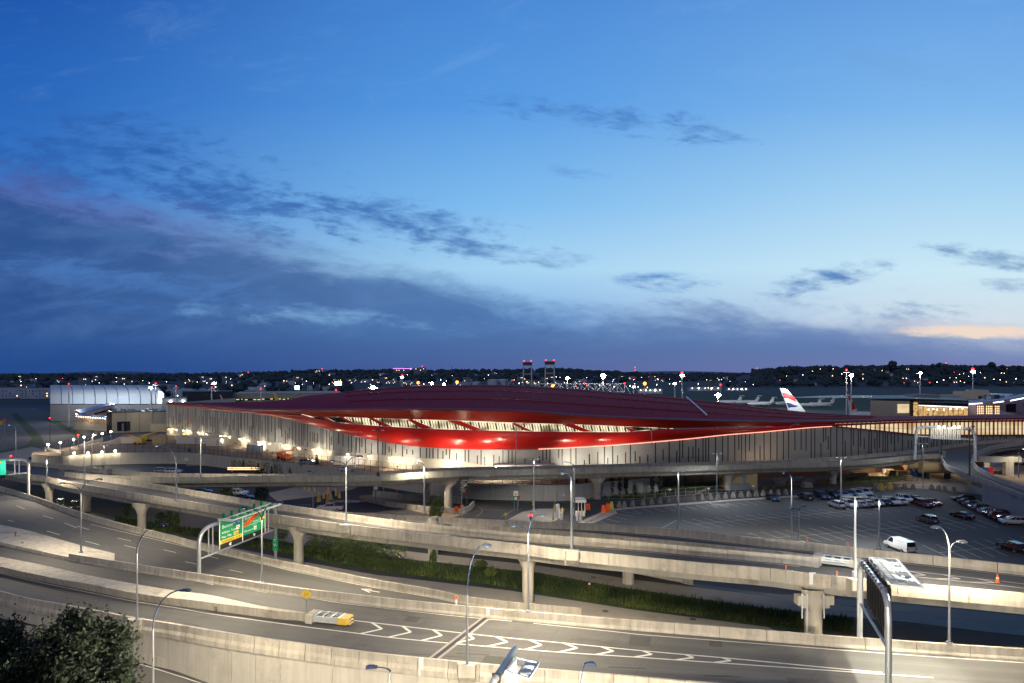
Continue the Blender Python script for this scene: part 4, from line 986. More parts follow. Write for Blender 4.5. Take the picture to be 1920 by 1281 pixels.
# ================================================================ lamp posts
LIGHTS = []
def add_light(loc, energy, color=(1, .84, .60), size=.3, kind='POINT', spot=150, parent=None, rot=None):
    l = bpy.data.lights.new('lamp_light', kind); l.energy = energy; l.color = color; l.shadow_soft_size = size
    if kind == 'SPOT': l.spot_size = math.radians(spot); l.spot_blend = .7
    o = bpy.data.objects.new('lamp_light', l); COL.objects.link(o); o.location = loc
    if rot: o.rotation_euler = rot
    return o
def arc(x0, z0, dx, dz, n=8):
    """davit arm: leaves the pole upright and bends over sideways"""
    return [(x0+dx*(1-math.cos(math.pi/2*i/n)), z0+dz*math.sin(math.pi/2*i/n)) for i in range(n+1)]
def lamp(px, yb, yt, z0, arms, label, style='davit', m='galv', mtop='blue_metal', r=.105, lit=0, zb=None, d=None, power=0, group='street lamps', lens=None, r0=None):
    b = P(px, yb, z0) if d is None else PX(px, d, z0)
    if d is not None: pass
    h = HC-(yt-HY)*b.y/F-z0
    e = empty('street_lamp', b, label, 'street lamp', group)
    if style == 'davit':
        fork = h-max(a[1] for a in arms); r0_ = r0 or r
        mb = MB(); mb.tube([(0, 0, 0), (0, 0, fork*.5), (0, 0, fork)], [r0_*1.25, r0_, r0_*.72], 8); mb.lathe((0, 0, 0), [(.3, -.1), (.3, .12), (.2, .14)], 8); mb.build('pole', m, e)
        for dx, dz, tip in arms:
            pts = arc(0, fork, dx, dz+(-tip)); pts = [(x, z) for x, z in pts]
            mb = MB(); mb.tube([(x, 0, z) for x, z in pts], [r0_*.7]*4+[r0_*.45]*(len(pts)-4), 6); mb.build('arm', mtop, e)
            x, z = pts[-1]; s = 1 if dx > 0 else -1
            mb = MB(); mb.prism([(x-.1*s, -.16, z-.06), (x+.75*s, -.20, z-.10), (x+.75*s, .20, z-.10), (x-.1*s, .16, z-.06)], (0, 0, .15)); mb.box((x+.35*s, 0, z+.10), (.5, .26, .10)); mb.build('lamp_head', mtop, e)
            if lit or power:
                mb = MB(); mb.box((x+.42*s, 0, z-.09), (.34, .22, .03)); mb.build('lamp_lens', lens or 'lamp_soft', e)
            if power: LIGHTS.append(add_light(b+Vector((x+.4*s, 0, z-.35)), power, size=.35, kind='SPOT', spot=165))
    else:
        mb = MB(); mb.tube([(0, 0, 0), (0, 0, h)], [r*1.1, r*.8], 8); mb.lathe((0, 0, 0), [(.32, -.05), (.32, .7), (.28, .72)], 10); mb.build('pole', m, e)
        mb = MB(); mb.bar((-.9, 0, h), (.9, 0, h), .09); mb.build('arm', m, e)
        for s in (-1, 1):
            mb = MB(); mb.box((s*.95, 0, h+.02), (.65, .42, .16)); mb.build('lamp_head', 'galv', e)
            if power: mb = MB(); mb.box((s*.95, 0, h-.065), (.4, .26, .02)); mb.build('lamp_lens', lens or 'lamp_soft', e)
        if power: LIGHTS.append(add_light(b+Vector((0, 0, h-.4)), power, color=(.95, .97, 1.0), size=.3, kind='SPOT', spot=160))
    return e
PW = 9800
for q, pw in FLOODS2: LIGHTS.append(add_light(q, pw, (1, .82, .55), .3))
for q, pw in FLOODS: LIGHTS.append(add_light(q, pw, (1, .90, .72), .3, 'SPOT', 125, rot=(math.radians(117), 0, 0)))  # spot lights of the added yard floodlights
for x in WL[::2]: LIGHTS.append(add_light(PX(x, Zw(x)-3.6, 5.9), 450 if x < 430 else 700, (1, .84, .58), .6))
lamp(152, 1035, 899, 3.1, [(-2.5, 2.2, .6), (2.5, 2.2, 0)], 'two-armed street lamp on the concrete gore at the left', power=PW*.5)
lamp(257, 1163, 984, 3.35, [(2.7, 3.2, 0)], 'tall dark curved lamp on the bulging pedestal of the near parapet', power=PW*.8)
lamp(287, 1300, 1107, -1.0, [(2.5, 3.4, 0)], 'lone curved lamp rising in front of the near parapet, right of the big tree', d=60, power=PW*1.1)
lamp(53, 1300, 1196, -2.5, [(-1.6, .9, .25)], 'bottom left lamp bending left in front of the big tree', d=42, m='galv', power=PW*.9)
lamp(491, 1092, 942, 3.2, [(-2.0, 2.4, .7), (2.0, 2.4, 0)], 'two-armed lamp standing in front of the Boston highway sign', power=PW*.8)
lamp(649, 983.5, 856, 8.0, [(-1.75, 1.6, .7), (1.75, 1.6, 0)], 'two-armed lamp on the elevated ramp parapet right of the highway sign', power=PW*1.1)
lamp(876, 1248, 1023, 3.7, [(1.5, 4.6, 0)], 'tall lamp bending right on the near parapet beside the expansion joint', power=PW)
lamp(990.5, 1146, 966, 3.85, [(-1.3, 2.0, 1.2), (1.3, 2.0, 0)], 'two-armed lamp on the median barrier above the striped gore', power=PW)
lamp(1072, 1032, 888, 8.5, [(-.8, 1.0, 0)], 'short-armed lamp on the ramp parapet near the toll booth', r=.17, power=PW*.4)
lamp(1077, 985, 866, 0, [(-1.6, 1.2, .1)], 'lamp bending left just behind the ramp beside the toll booth', r=.15, power=PW*.25)
lamp(1780, 1206, 985, 4.6, [(-1.0, 2.6, .2), (.9, 1.0, 0)], 'two-armed lamp at the right, one arm higher than the other, on the median barrier', m='galv', mtop='galv', power=PW)
lamp(1603.5, 1084, 932, 9.2, [], 'straight white post on the ramp parapet beside the curved gantry', 'twin', m='galv_light', r=.13, power=PW*.5)
lamp(1272, 0, 884, 0, [], 'twin-headed parking lot lamp nearest the ramp at the lot\'s left end', 'twin', d=131, m='galv', r=.16, power=PW*1.1)
lamp(1344, 940.6, 850, 0, [], 'twin-headed lamp on the back kerb of the parking lot', 'twin', m='galv', r=.16, power=PW*1.1)
lamp(1577, 955, 857.5, 0, [], 'bright twin-headed lamp standing among the row of parked cars', 'twin', m='galv_light', r=.18, power=PW*.5, lens='lamp_glow')
lamp(1484.5, 0, 885, 0, [(-1.2, 1.5, .1)], 'lamp bending left behind the ramp barrier in the parking lot', d=124, r=.15, power=PW*.9)
lamp(1498.5, 0, 949, 0, [(-1.0, .9, .5), (.5, .9, 0)], 'short two-armed lamp behind the ramp barrier in the parking lot', d=124, r=.11)
lamp(1648.5, 0, 935, 0, [], 'plain lot lamp post just left of the white van', 'twin', d=118, r=.14, power=PW*1.1)
lamp(1730.5, 915, 832, 0, [], 'twin-headed lamp on the kerb below the viaduct nose', 'twin', m='galv', r=.16, power=PW*.3)
lamp(1001, 960, 861, 0, [], 'twin-headed lamp on the booth island with yellow arrow signs', 'twin', m='galv_light', r=.16, power=PW*.3)
lamp(1037, 975, 928, 0, [(1.9, 4.0, 0)], 'low lamp bending right on the booth island', r=.1, mtop='galv', power=PW*.1)
lamp(795.5, 963, 866, 0, [(-1.3, 1.2, .1)], 'lit lamp beside the two viaduct piers', r=.15, mtop='galv', m='galv_light', power=PW*.8, lens='lamp_glow')
lamp(866, 975, 892, 0, [(5.0, 4.0, 0)], 'slender lamp bending right over the black direction board', r=.1, mtop='galv', power=PW*.15)
lamp(666, 884, 809, 7.4, [(.9, 1.3, .1)], 'lamp on the far edge of the viaduct in front of the red eye\'s left end', r=.1, mtop='galv')
lamp(709, 892.5, 807, 8.5, [], 'thin post on the near viaduct parapet below the red roof', 'twin', m='dark_metal', r=.09)
lamp(560, 880, 843, 3.6, [(1.6, 1.2, .1)], 'small lamp on the yard side of the viaduct by the orange machines', r=.08, mtop='dark_metal')
lamp(376, 897, 812, 7.6, [(1.5, .9, .1)], 'tall pole on the left part of the viaduct before the white tent', r=.12, power=PW*.7)
lamp(330.5, 939, 836, 7.6, [(-3.2, 3.0, 0)], 'lamp bending left on the elevated ramp before the parked white cars', r=.13, mtop='galv', power=PW*.8)
lamp(158, 908, 822, 6.4, [(.6, .6, 0)], 'pole behind the ramp fork at the left', r=.12, power=PW*.7)
lamp(172.5, 877, 815, 5.7, [(.7, .6, 0)], 'pole on the far ramp edge under the row of star-like lamps', r=.12, power=PW*.2, lens='lamp_glow')
lamp(87.5, 940, 858, 2.0, [(.4, .5, 0)], 'thin pole between the left gantry and the two-armed lamp', r=.08, power=PW*.9)
lamp(29.5, 875, 797, 0, [(-1.8, 1.5, 0)], 'lamp bending left beside the left-hand street', r=.1, mtop='galv', power=PW*.9)
lamp(195, 885, 835, 0, [], 'pole by the yard wall right of the ramp fork', 'twin', r=.1, power=PW*.9)
lamp(435, 905, 832, .5, [(.9, .8, 0)], 'thin lamp by the young trees under the yard wall', r=.08, d=210)
lamp(1765, 852, 808, 7.4, [], 'thin post at the viaduct nose below the gantry', 'twin', m='dark_metal', r=.1)
lamp(1818, 890, 800, 7.0, [(.5, .5, 0)], 'dark post on the curving off-ramp parapet right of the gantry', m='dark_metal', r=.15)
lamp(1910, 897, 842, 0, [(1.0, 1.0, 0)], 'lit lamp in the yard under the right viaduct branch', r=.1, mtop='galv', power=PW*.3, lens='lamp_glow', d=200)
lamp(1480, 861, 795, 6.4, [(2.0, 1.6, .1)], 'lamp on the viaduct in front of the dark terminal wall', r=.1, mtop='galv')
lamp(1222, 872, 803, 7.2, [(-.9, 2.0, 0)], 'lamp on the viaduct by the bright terminal wall end', r=.1, mtop='galv')
lamp(968, 881, 805, 7.6, [(-.6, .8, 0)], 'thin lamp on the viaduct in the middle of the red eye', r=.09)
lamp(587, 0, 884, 0, [(-.5, .4, 0)], 'plain pole behind the ramp left of the yellow toll kiosks', r=.11, d=150)
lamp(1645, 910, 905, 0, [(-.5, .3, 0)], 'faint low lamp by the yellow lot marker blocks', r=.06, d=158) if False else None
lamp(732, 1330, 1240, -3.5, [(-1.1, .8, .45)], 'bottom middle lamp bending left in front of the panelled wall', d=52, m='galv', power=PW*1.1)
lamp(1085, 1340, 1246, -3.5, [(.5, 5.0, 0)], 'dark lamp head on a leaning arm at the bottom, right of the lit sign frame', d=50, m='blue_metal', power=PW*.9)
for i, px in enumerate((600, 860, 1120, 1440, 1900)):  # unseen lamps added as fill light for the near roads
    lamp(px, 2000, 1500, -4, [(1.6, 2.4, 0)], 'unseen street lamp added below the picture to light the near roads, %s' % ['far left', 'left', 'middle', 'right', 'far right'][i], d=30)
    LIGHTS.append(add_light(PX(px, 30, 12.5), 18000, (1, .86, .66), .6))
# big flood in the yard (star-like in the photograph) and the apron masts
mat('lamp_star', (1, 1, 1), emit=(1, .94, .78), es=300, var=0)
def mast(px, yt, yb, colr, label, d, r=.6, hd=1.8, power=0, wt_=True):
    z = HC-(yt-HY)*d/F; zb = max(0, HC-(yb-HY)*d/F) if yb else 0
    e = empty('light_mast', PX(px, d, 0), label, 'light mast', 'tall masts around the airport')
    mb = MB(); mb.tube([(0, 0, 0), (0, 0, z)], [d*.0011, d*.0007], 6); mb.build('pole', 'galv_light', e)
    mb = MB(); mb.bar((-hd, 0, z-.1), (hd, 0, z-.1), d*.0009); mb.build('crossbar', 'galv_light', e)
    for i, c in enumerate(colr):
        if c == 'w': 
            mb = MB(); mb.box((0, -.4, z+.2), (r*1.7, .8, r*.8)); mb.build('flood_lamp', 'lamp_glow_white', e)
        if c == 'r': mb = MB(); mb.ball((0, 0, z+r*1.5), r*.6); mb.build('beacon', 'lamp_red', e)
        if c == 'o': mb = MB(); mb.ball((0, 0, z+r*.5), r); mb.build('lamp', 'lamp_orange', e)
        if c == 's': mb = MB(); mb.ball((0, -.6, z), r*.85); mb.build('flood_lamp', 'lamp_star', e)
    if power: LIGHTS.append(add_light(PX(px, d-1, z+.5), power, color=(.9, .95, 1), size=1.0))
    return e
for a in ((129,723,768,'r','slim mast with red beacon in front of the hangar\'s left end',385),(283,728,768,'w','white floodlight mast before the hangar\'s right end',380,.9),(292,722,768,'r','mast with red beacon at the hangar\'s right end',382),(330,727,755,'r','mast with red beacon between hangar and dark cargo hall',420),(397,729,757,'r','red-tipped mast before the cargo hall',460),(402,719,757,'w','tall white floodlight mast behind the cargo hall',600,1.6),(489,731,754,'r','red-tipped mast above the parking garage',500),(630,735,738,'r','red beacon at the left shoulder of the red roof',262,.5),(700,727,730,'s','blazing floodlight on the left slope of the roof ridge',262,.9),(754,708,726,'wr','white and red mast above the roof, left of the two orange lamps',700,1.4),(784,719,727,'o','orange lamp standing alone behind the roof ridge',600,1.2),(810,719,723,'s','left one of the two white stars behind the roof top',600,1.2),(833,721,723,'s','right one of the two white stars behind the roof top',600,1.2),(857,718,723,'o','orange lamp right of the two white stars',600,1.3),(1064,709,730,'s','white floodlight mast by the truss\'s left half',520,1.1),(1131,705,733,'s','big floodlight mast rising behind the truss',520,2.0),(1036,725,730,'o','small orange lamp on the roof edge near the truss',300,.6),(1188,726,740,'w','small floodlight mast right of the truss end',560,1.0),(1209,721,740,'o','orange lamp between the truss and the mid mast',800,2),(1265,720,745,'w','low white floodlights left of the tall red-tipped mast',800,2.0),(1279,705,748,'wr','tall mast with white floodlight and red beacon right of the truss',520,1.5,1.8,40000),(1346,741,756,'s','bright floodlight low over the right roof slope',330,1.1,1.8,9000),(1351,726,745,'r','pair of red lamps above the bright low floodlight',900,2),(1587,698,776,'r','red-tipped mast beside the twin white floodlight',420,.9),(1596,704,776,'s','twin white floodlight mast behind the airliner tail',415,1.0,1.8,60000),(1725,700,740,'s','white floodlight mast over the lounge roof',430,.9),(1824,698,735,'wr','red and white tipped mast right of the lounge roof',440,1.3)):
    px, yt, yb, c, lab, d = a[:6]; mast(px, yt, yb, c, lab, d, *(a[6:7] if len(a) > 6 else ()))
mast(930, 877, 900, 's', 'blazing yard floodlight seen over the viaduct in the middle', 176, .45, .6)
LIGHTS.append(add_light(PX(930, 174, 7.5), 1800, color=(1, .9, .7), size=.6))
for px_, d_, z_, p_ in ((129, 418, 24, 9500), (205, 420, 24, 9500), (275, 418, 24, 8500)): LIGHTS.append(add_light(PX(px_, d_, z_), p_, (.85, .93, 1), 1.0))
LIGHTS.append(add_light(PX(108, 330, 14), 9000, (1, .85, .62), .5)); LIGHTS.append(add_light(PX(1430, 560, 26), 60000, (.9, .95, 1), 1.0))  # added lights without fixtures, brightening the left street and the parked jets
# lamps on the fenced ramp wall at the left
FW = [(90,834),(113,830),(138,824),(157.5,820),(175,816),(191.5,813),(208,809.5)]
fz = 4.2
fp = [P(x, y+0, fz) for x, y in FW]
mb = MB(); sweep(mb, [P(83, 858, 1), P(140, 846, 1), P(208, 825, 1)], [(-.2, -1), (-.2, 2.0), (.2, 2.0), (.2, -1)], seg=4); tag(mb.build('ramp_kerb_wall', 'concrete'), 'low wall of the ramp under the row of star-like lamps', 'wall')
fence('ramp_fence', [P(83, 846, 1.5), P(140, 836, 1.5), P(208, 818, 1.5)], 2.6, 'dark fence behind the row of star-like lamps at the left', 1.2, 'fence_metal')
ordn = ['nearest the pink-lit wall', 'second', 'third', 'fourth', 'fifth', 'sixth', 'farthest']
for i, ((x, y), p) in enumerate(zip(FW, fp)):
    d = 232+i*9; c = PX(x, d, 0); z = HC-(y-HY)*d/F; e = empty('post_lamp', c, f'star-like post lamp, {ordn[i]} from the pink-lit wall' if 0 < i < 6 else f'star-like post lamp {ordn[i]}'+(' from the pink-lit wall' if i else ''), 'post lamp', 'post lamps along the left ramp')
    mb = MB(); mb.tube([(0, 0, 0), (0, 0, z)], .09, 6); mb.build('pole', 'galv', e); mb = MB(); mb.ball((0, 0, z), .34); mb.build('lamp_globe', 'lamp_glow', e)
    LIGHTS.append(add_light(PX(x, d-.8, z+.3), 900, size=.3))
for px, d, lab in ((1475, 203, 'small added site lamp on the dirt yard left of the round pier'), (1655, 206, 'small added site lamp on the dirt yard right of the round pier'), (1795, 210, 'small added site lamp near the tan tanks')):  # made-up lamps, put in to light the dirt yard warmly
    e = empty('added_site_lamp', PX(px, d, 0), lab, 'site lamp', 'added site lamps under the viaduct'); mb = MB(); mb.tube([(0, 0, 0), (0, 0, 3.4)], .06, 6); mb.build('post', 'dark_metal', e); mb = MB(); mb.box((0, 0, 3.4), (.4, .3, .2)); mb.build('lamp_lens', 'lamp_soft', e)
    LIGHTS.append(add_light(PX(px, d-.6, 3.3), 1100, (1, .72, .42), .3))
LIGHTS.append(add_light(PX(1505, 322, 22), 9000, (.9, .95, 1), 1.0))  # added light without a fixture, brightens the airliner fin
# ================================================================ sign gantries
def gantry_pipe(e, pts, r, m='galv', nm='frame', k=12): mb = MB(); mb.tube(pts, r, k); return mb.build(nm, m, e)
def bend(a, corner, b, n=6):
    a, corner, b = Vector(a), Vector(corner), Vector(b)
    return [a.lerp(corner, i/n).lerp(corner.lerp(b, i/n), i/n) for i in range(n+1)]
# centre gantry with the highway signs; local x runs along it from its near (left) leg
ga = P(373, 1075, 3.3); gb = P(517, 1048, .3); gv = Vector((gb.x-ga.x, gb.y-ga.y, 0)); gl = gv.length; rz = math.atan2(gv.y, gv.x)
G = empty('sign_gantry', ga, 'grey arched gantry carrying the two green Boston signs over the left-hand road', 'sign gantry', rz=rz)
top = HC-(984-HY)*(ga.y+3)/F-ga.z
gantry_pipe(G, [(0, 0, 0)]+bend((0, 0, top-2.3), (0, 0, top), (2.6, 0, top))+bend((gl-2.2, 0, top), (gl, 0, top), (gl, 0, top-2.3))+[(gl, 0, -3.2)], .27)
mb = MB(); mb.tube([(0, 0, top-4.1), (gl, 0, top-4.1)], .12, 8); mb.build('lower_chord', 'galv', G)
for t in (2.0, 2.9, gl-3.0, gl-2.1):
    mb = MB(); mb.tube([(t, 0, top), (t, 0, top-4.1)], .10, 6); mb.build('strut', 'galv', G)
# signs hang on the side that faces the picture (local -y)... find that side
side = -1 if (Matrix.Rotation(rz, 3, 'Z') @ Vector((0, 1, 0))).x < 0 else -1
fpx = lambda s, z, off=0: ga+Matrix.Rotation(rz, 3, 'Z') @ Vector((s, off, z))
def s_at(px, off):
    lo_, hi_ = 0, gl
    for _ in range(40):
        m_ = (lo_+hi_)/2; q = fpx(m_, 0, off)
        if 960+F*q.x/q.y < px: lo_ = m_
        else: hi_ = m_
    return lo_
off = .42*side
def zy(s, y, off): q = fpx(s, 0, off); return HC-(y-HY)*q.y/F-ga.z
s0, s1, s2 = s_at(411, off), s_at(454.5, off), s_at(496.5, off)
zb = (zy(s0, 1028, off)+zy(s2, 1001, off))/2; zt0 = zy(s0, 977, off)
HS = zt0-zb
def panel(parent, sa, sb, z0, z1, m, nm, y, th=.06):
    mb = MB(); mb.box(((sa+sb)/2, y, (z0+z1)/2), (sb-sa, th, z1-z0)); return mb.build(nm, m, parent)
def spot_tx(parent, body, s, z, size, m, wfit=None, flip=1, y=None, base=None):
    """text on a gantry sign: reads left to right as seen from the picture side"""
    t = text(body, size, 'lettering', m, parent)
    me = t.data; w = max([v.co.x for v in me.vertices]+[.01]); sx = (wfit/w) if wfit else 1
    mt = Matrix.Translation((s, y, z)) @ Matrix.Rotation(math.pi/2, 4, 'X') @ Matrix.Diagonal((sx, 1, 1, 1))
    if side > 0: mt = Matrix.Translation((s, y, z)) @ Matrix.Diagonal((sx, 1, 1, 1)) @ Matrix.Rotation(math.pi/2, 4, 'X')
    me.transform(mt); return t
yf = off+side*.06
def sgn(name, a, b, label):
    e = empty(name, fpx(a, 0, 0), label, 'road sign', rz=rz); return e
SL = sgn('highway_sign', s0, s1, 'left green highway sign reading Boston, Williams Tunnel, Mass Pike, with yellow clearance bar')
SR = sgn('highway_sign', s1, s2, 'right green highway sign reading Boston and Revere with an orange CLOSED banner')
for S_, a, b, bar in ((SL, s0, s1, True), (SR, s1, s2, False)):
    o = -a
    panel(S_, 0, b-a-.08, zb+HS*.17, zt0, 'green_sign', 'panel', off); panel(S_, 0, b-a-.08, zb, zb+HS*.17, 'black', 'arrow_bar', off)
    mb = MB(); 
    for xx in (0, b-a-.08): mb.box((xx, yf, (zb+zt0)/2), (.07, .1, HS))
    mb.build('border', 'sign_white', S_)
wl_, wr_ = s1-s0, s2-s1
panel(SL, .05, wl_-.15, zb+HS*.17, zb+HS*.30, 'sign_yellow', 'clearance_bar', off+side*.02)
Zs = lambda f: zb+HS*f
yt_ = yf+side*.04
def tl_(S_, body, x, f, sz, w, m='sign_white'): spot_tx(S_, body, x, Zs(f), sz*HS, m, w, y=yt_+side*.02)
tl_(SL, 'CLEARANCE  12\' 8"', .45, .20, .10, wl_*.80, 'black')
tl_(SL, 'Boston', .45, .70, .17, wl_*.46)
tl_(SL, 'Williams  Tunnel', .40, .51, .12, wl_*.66); tl_(SL, 'Mass  Pike', .35, .36, .12, wl_*.42)
panel(SL, wl_*.60, wl_*.80, Zs(.34), Zs(.46), 'sign_yellow', 'toll_plate', yf); tl_(SL, 'TOLL', wl_*.62, .37, .08, wl_*.16, 'black')
panel(SL, wl_*.72, wl_*.86, Zs(.50), Zs(.64), 'sign_white', 'plate', yf)
mb = MB(); mb.bar((wl_*.74, yf+side*.04, Zs(.62)), (wl_*.84, yf+side*.04, Zs(.52)), .08); mb.build('slash', 'red', SL)
for x_, n_ in ((.55, '90'), (.73, '93')):
    mb = MB(); c = wl_*x_; mb.prism([(c, yf, Zs(.84)), (c+.55, yf, Zs(.84)), (c+.62, yf, Zs(.76)), (c+.28, yf, Zs(.68)), (c-.06, yf, Zs(.76))], (0, side*.05, 0)); mb.build('shield', 'sign_blue', SL); tl_(SL, n_, c+.06, .745, .08, .42)
def arrow(S_, c, f, d):
    mb = MB(); x, z = c, Zs(f); u = Vector((d*.7, 0, -.7)).normalized(); L0 = HS*.11
    p = Vector((x, yt_, z)); mb.bar(p-u*L0*.5, p+u*L0*.5, .11); tip = p+u*L0*.55; mb.bar(tip, tip+Vector((-d*L0*.55, 0, 0)), .12); mb.bar(tip, tip+Vector((0, 0, L0*.55)), .12); mb.build('arrow', 'sign_white', S_)
arrow(SL, wl_*.45, .085, -1); arrow(SR, wr_*.48, .085, 1)
tl_(SR, 'Boston', wr_*.06, .72, .15, wr_*.5); tl_(SR, 'Sumner  Tunnel', wr_*.06, .54, .10, wr_*.62); tl_(SR, 'NORTH', wr_*.42, .42, .05, wr_*.18)
panel(SR, wr_*.74, wr_*.98-.1, Zs(.54), Zs(.64), 'sign_yellow', 'toll_plate', yf); tl_(SR, 'TOLL', wr_*.76, .555, .07, wr_*.16, 'black')
tl_(SR, 'Revere', wr_*.05, .27, .13, wr_*.38); panel(SR, wr_*.48, wr_*.60, Zs(.25), Zs(.38), 'sign_white', 'route_plate', yf); tl_(SR, '1A', wr_*.495, .28, .08, wr_*.09, 'black')
mb = MB(); mb.bar((wr_*.05, yf, Zs(.49)), (wr_*.9, yf, Zs(.49)), .05); mb.build('divider', 'sign_white', SR)
mb = MB(); a_1, b_1 = Vector((wr_*.06, yt_+side*.05, Zs(.54))), Vector((wr_*.80, yt_+side*.05, Zs(.93)))
dv = (b_1-a_1).normalized(); nv = Vector((-dv.z, 0, dv.x))*HS*.085; mb.prism([a_1-nv, b_1-nv, b_1+nv, a_1+nv], (0, side*.03, 0)); mb.build('closed_banner', 'sign_orange', SR)
t = text('CLOSED', HS*.15, 'lettering', 'black', SR); me = t.data; w_ = max(v.co.x for v in me.vertices); me.transform(Matrix.Translation(a_1+dv*.3-nv*.6+Vector((0, side*.06, 0))) @ Matrix(((dv.x, -dv.z, 0, 0), (0, 0, 1, 0), (dv.z, dv.x, 0, 0), (0, 0, 0, 1))) @ Matrix.Diagonal(((b_1-a_1).length*.86/w_, 1, 1, 1)))
# walkway with lights in front of the signs
TR = MB(); ytr = [side*.5, side*2.4]; zt_ = zt0+.1
for yv in ytr: TR.bar((s0+.3, yv, zt_), (s2+1.6, yv, zt_), .12, .16)
k = 0; x = s0+.3
while x < s2+1.5: TR.bar((x, ytr[0], zt_), (x, ytr[1], zt_), .08, .1); x += .75
TR.bar((s0+.3, 0, zt_), (s0+.3, ytr[1], zt_), .16, .3); TR.build('walkway', 'galv_light', G)
for i in range(6):
    x = s0+1.2+i*(s2-s0)/6; mb = MB(); mb.box((x, side*1.9, zt_+.2), (.7, .5, .22)); mb.bar((x+.4, 0, zt_), (x+.4, 0, zt_+.7), .2, .4); mb.build('sign_light', 'green_sign_b', G)
# small sign on the right leg
AS = empty('airport_sign', fpx(gl, 0, 0), 'small green sign with a white aircraft symbol on the right gantry leg', 'road sign', rz=0)
za_ = zy(gl, 1008, 0); zb_ = zy(gl, 1032, 0)
q = fpx(gl, 0, 0); wq = 9.5/F*q.y; mb = MB(); mb.box((wq*.1, -.4, (za_+zb_)/2), (wq, .06, za_-zb_)); mb.build('panel', 'green_sign', AS)
cz = (za_+zb_)/2; mb = MB(); u = .28
mb.bar((-.1, -.46, cz-u*.9), (.22, -.46, cz+u*.9), .10, .03); mb.bar((-.28, -.46, cz+.12), (.34, -.46, cz-.12), .09, .03); mb.bar((-.16, -.46, cz-u*.75), (.06, -.46, cz-u*.9), .06, .03); mb.build('aircraft_symbol', 'sign_white', AS)
mb = MB(); mb.bar((-.05, -.46, cz-.95), (.15, -.46, cz-.7), .09, .03); mb.build('arrow', 'sign_white', AS)
text('EXIT', .24, 'lettering', 'sign_white', AS, Matrix.Translation((-.22, -.45, cz+.72)) @ Matrix.Rotation(math.pi/2, 4, 'X')); text('1A', .2, 'lettering', 'sign_white', AS, Matrix.Translation((-.08, -.45, cz+.48)) @ Matrix.Rotation(math.pi/2, 4, 'X'))
# left-edge gantry
b = P(53.5, 927, 3.9); G2 = empty('sign_gantry', b, 'white curved gantry leg at the left edge holding a bright green sign', 'sign gantry')
hz = lambda y: HC-(y-HY)*b.y/F-b.z
sx = lambda px: (px-53.5)*b.y/F
gantry_pipe(G2, [(0, 0, -.4)]+bend((0, 0, hz(873)), (0, 0, hz(862)), (sx(37), 0, hz(862)))+[(sx(14), .5, hz(863)), (sx(-60), 2, hz(866))], .25, 'white_paint')
mb = MB(); mb.tube([(0, 0, hz(886.5)), (sx(12), .5, hz(891)), (sx(-60), 2, hz(902))], .13, 8); mb.build('lower_chord', 'white_paint', G2)
for px in (28, 36): mb = MB(); mb.tube([(sx(px), 0, hz(863)), (sx(px), 0, hz(888.5))], .12, 6); mb.build('strut', 'white_paint', G2)
mat('green_lit', (.02, .45, .28), .5, var=0, emit=(.03, .5, .3), es=.7)  # self-glow put in for the floodlight on the left-edge sign
S3 = empty('highway_sign', b+Vector((sx(0), 0, 0)), 'bright floodlit green sign cut off by the left edge', 'road sign')
mb = MB(); mb.prism([(sx(13)-sx(0), -.4, hz(863)), (sx(13)-sx(0), -.4, hz(890)), (sx(-40)-sx(0), .6, hz(893)), (sx(-40)-sx(0), .6, hz(862))], (0, .1, 0)); mb.build('panel', 'green_lit', S3)
mb = MB(); mb.prism([(sx(12)-sx(0), -.45, hz(890.2)), (sx(12)-sx(0), -.45, hz(896)), (sx(-40)-sx(0), .55, hz(899)), (sx(-40)-sx(0), .55, hz(893.2))], (0, .1, 0)); mb.build('arrow_bar', 'black', S3)
mb = MB(); mb.box((sx(2)-sx(0), -.55, hz(866)), (.9, .06, .45)); mb.build('toll_plate', 'sign_yellow', S3)
mb = MB(); mb.bar((sx(0)-sx(0), -.6, hz(895)), (sx(4.5)-sx(0), -.6, hz(891.5)), .22, .06); mb.build('arrow', 'sign_white', S3)
LIGHTS.append(add_light(b+Vector((sx(8), -2.2, hz(872))), 250, (1, 1, .9), .2))
# big gantry at the lower right, running away from the viewer
fa = P(1612, 1194, 4.55); zf = 12.0
na = PX(1665.5, 56.6, 3.4)
G3 = empty('sign_gantry', fa, 'big curved pipe gantry at the lower right seen from behind its signs', 'sign gantry'); gi = -fa
ft = PX(1613, fa.y, 12.3); nt_ = PX(1666, 56.6, 12.4)
dirv = (nt_-ft).normalized()
gantry_pipe(G3, [fa+gi]+bend(PX(1612, fa.y, 10.6)+gi, ft+gi, ft+dirv*1.9+gi), .26, 'galv_light')
gantry_pipe(G3, [ft+dirv*1.7+gi, nt_-dirv*2.3+gi], .24, 'galv', 'top_chord')
gantry_pipe(G3, bend(nt_-dirv*2.4+gi, nt_+gi, nt_+Vector((0, 0, -2.3))+gi)+[na+Vector((0, 0, -3))+gi], .26, 'galv', 'near_leg')
mb = MB(); lo1 = ft+Vector((0, 0, -4.4)); lo2 = nt_+Vector((0, 0, -4.4)); mb.tube([lo1+gi, lo2+gi], .13, 8); mb.build('lower_chord', 'galv', G3)
for t in (.1, .9): mb = MB(); mb.tube([ft.lerp(nt_, t)+gi, lo1.lerp(lo2, t)+gi], .08, 6); mb.build('strut', 'galv', G3)
for i in range(9):
    t = .15+.7*i/8; mb = MB(); mb.lathe(ft.lerp(nt_, t)+gi+Vector((0, 0, 0)), [(.0, -.3), (.27, -.28), (.27, .28), (.0, .3)], 10) if False else mb.bar(ft.lerp(nt_, t)+gi, ft.lerp(nt_, t)+dirv*.12+gi, .52, .52); mb.build('clamp', 'dark_metal', G3)
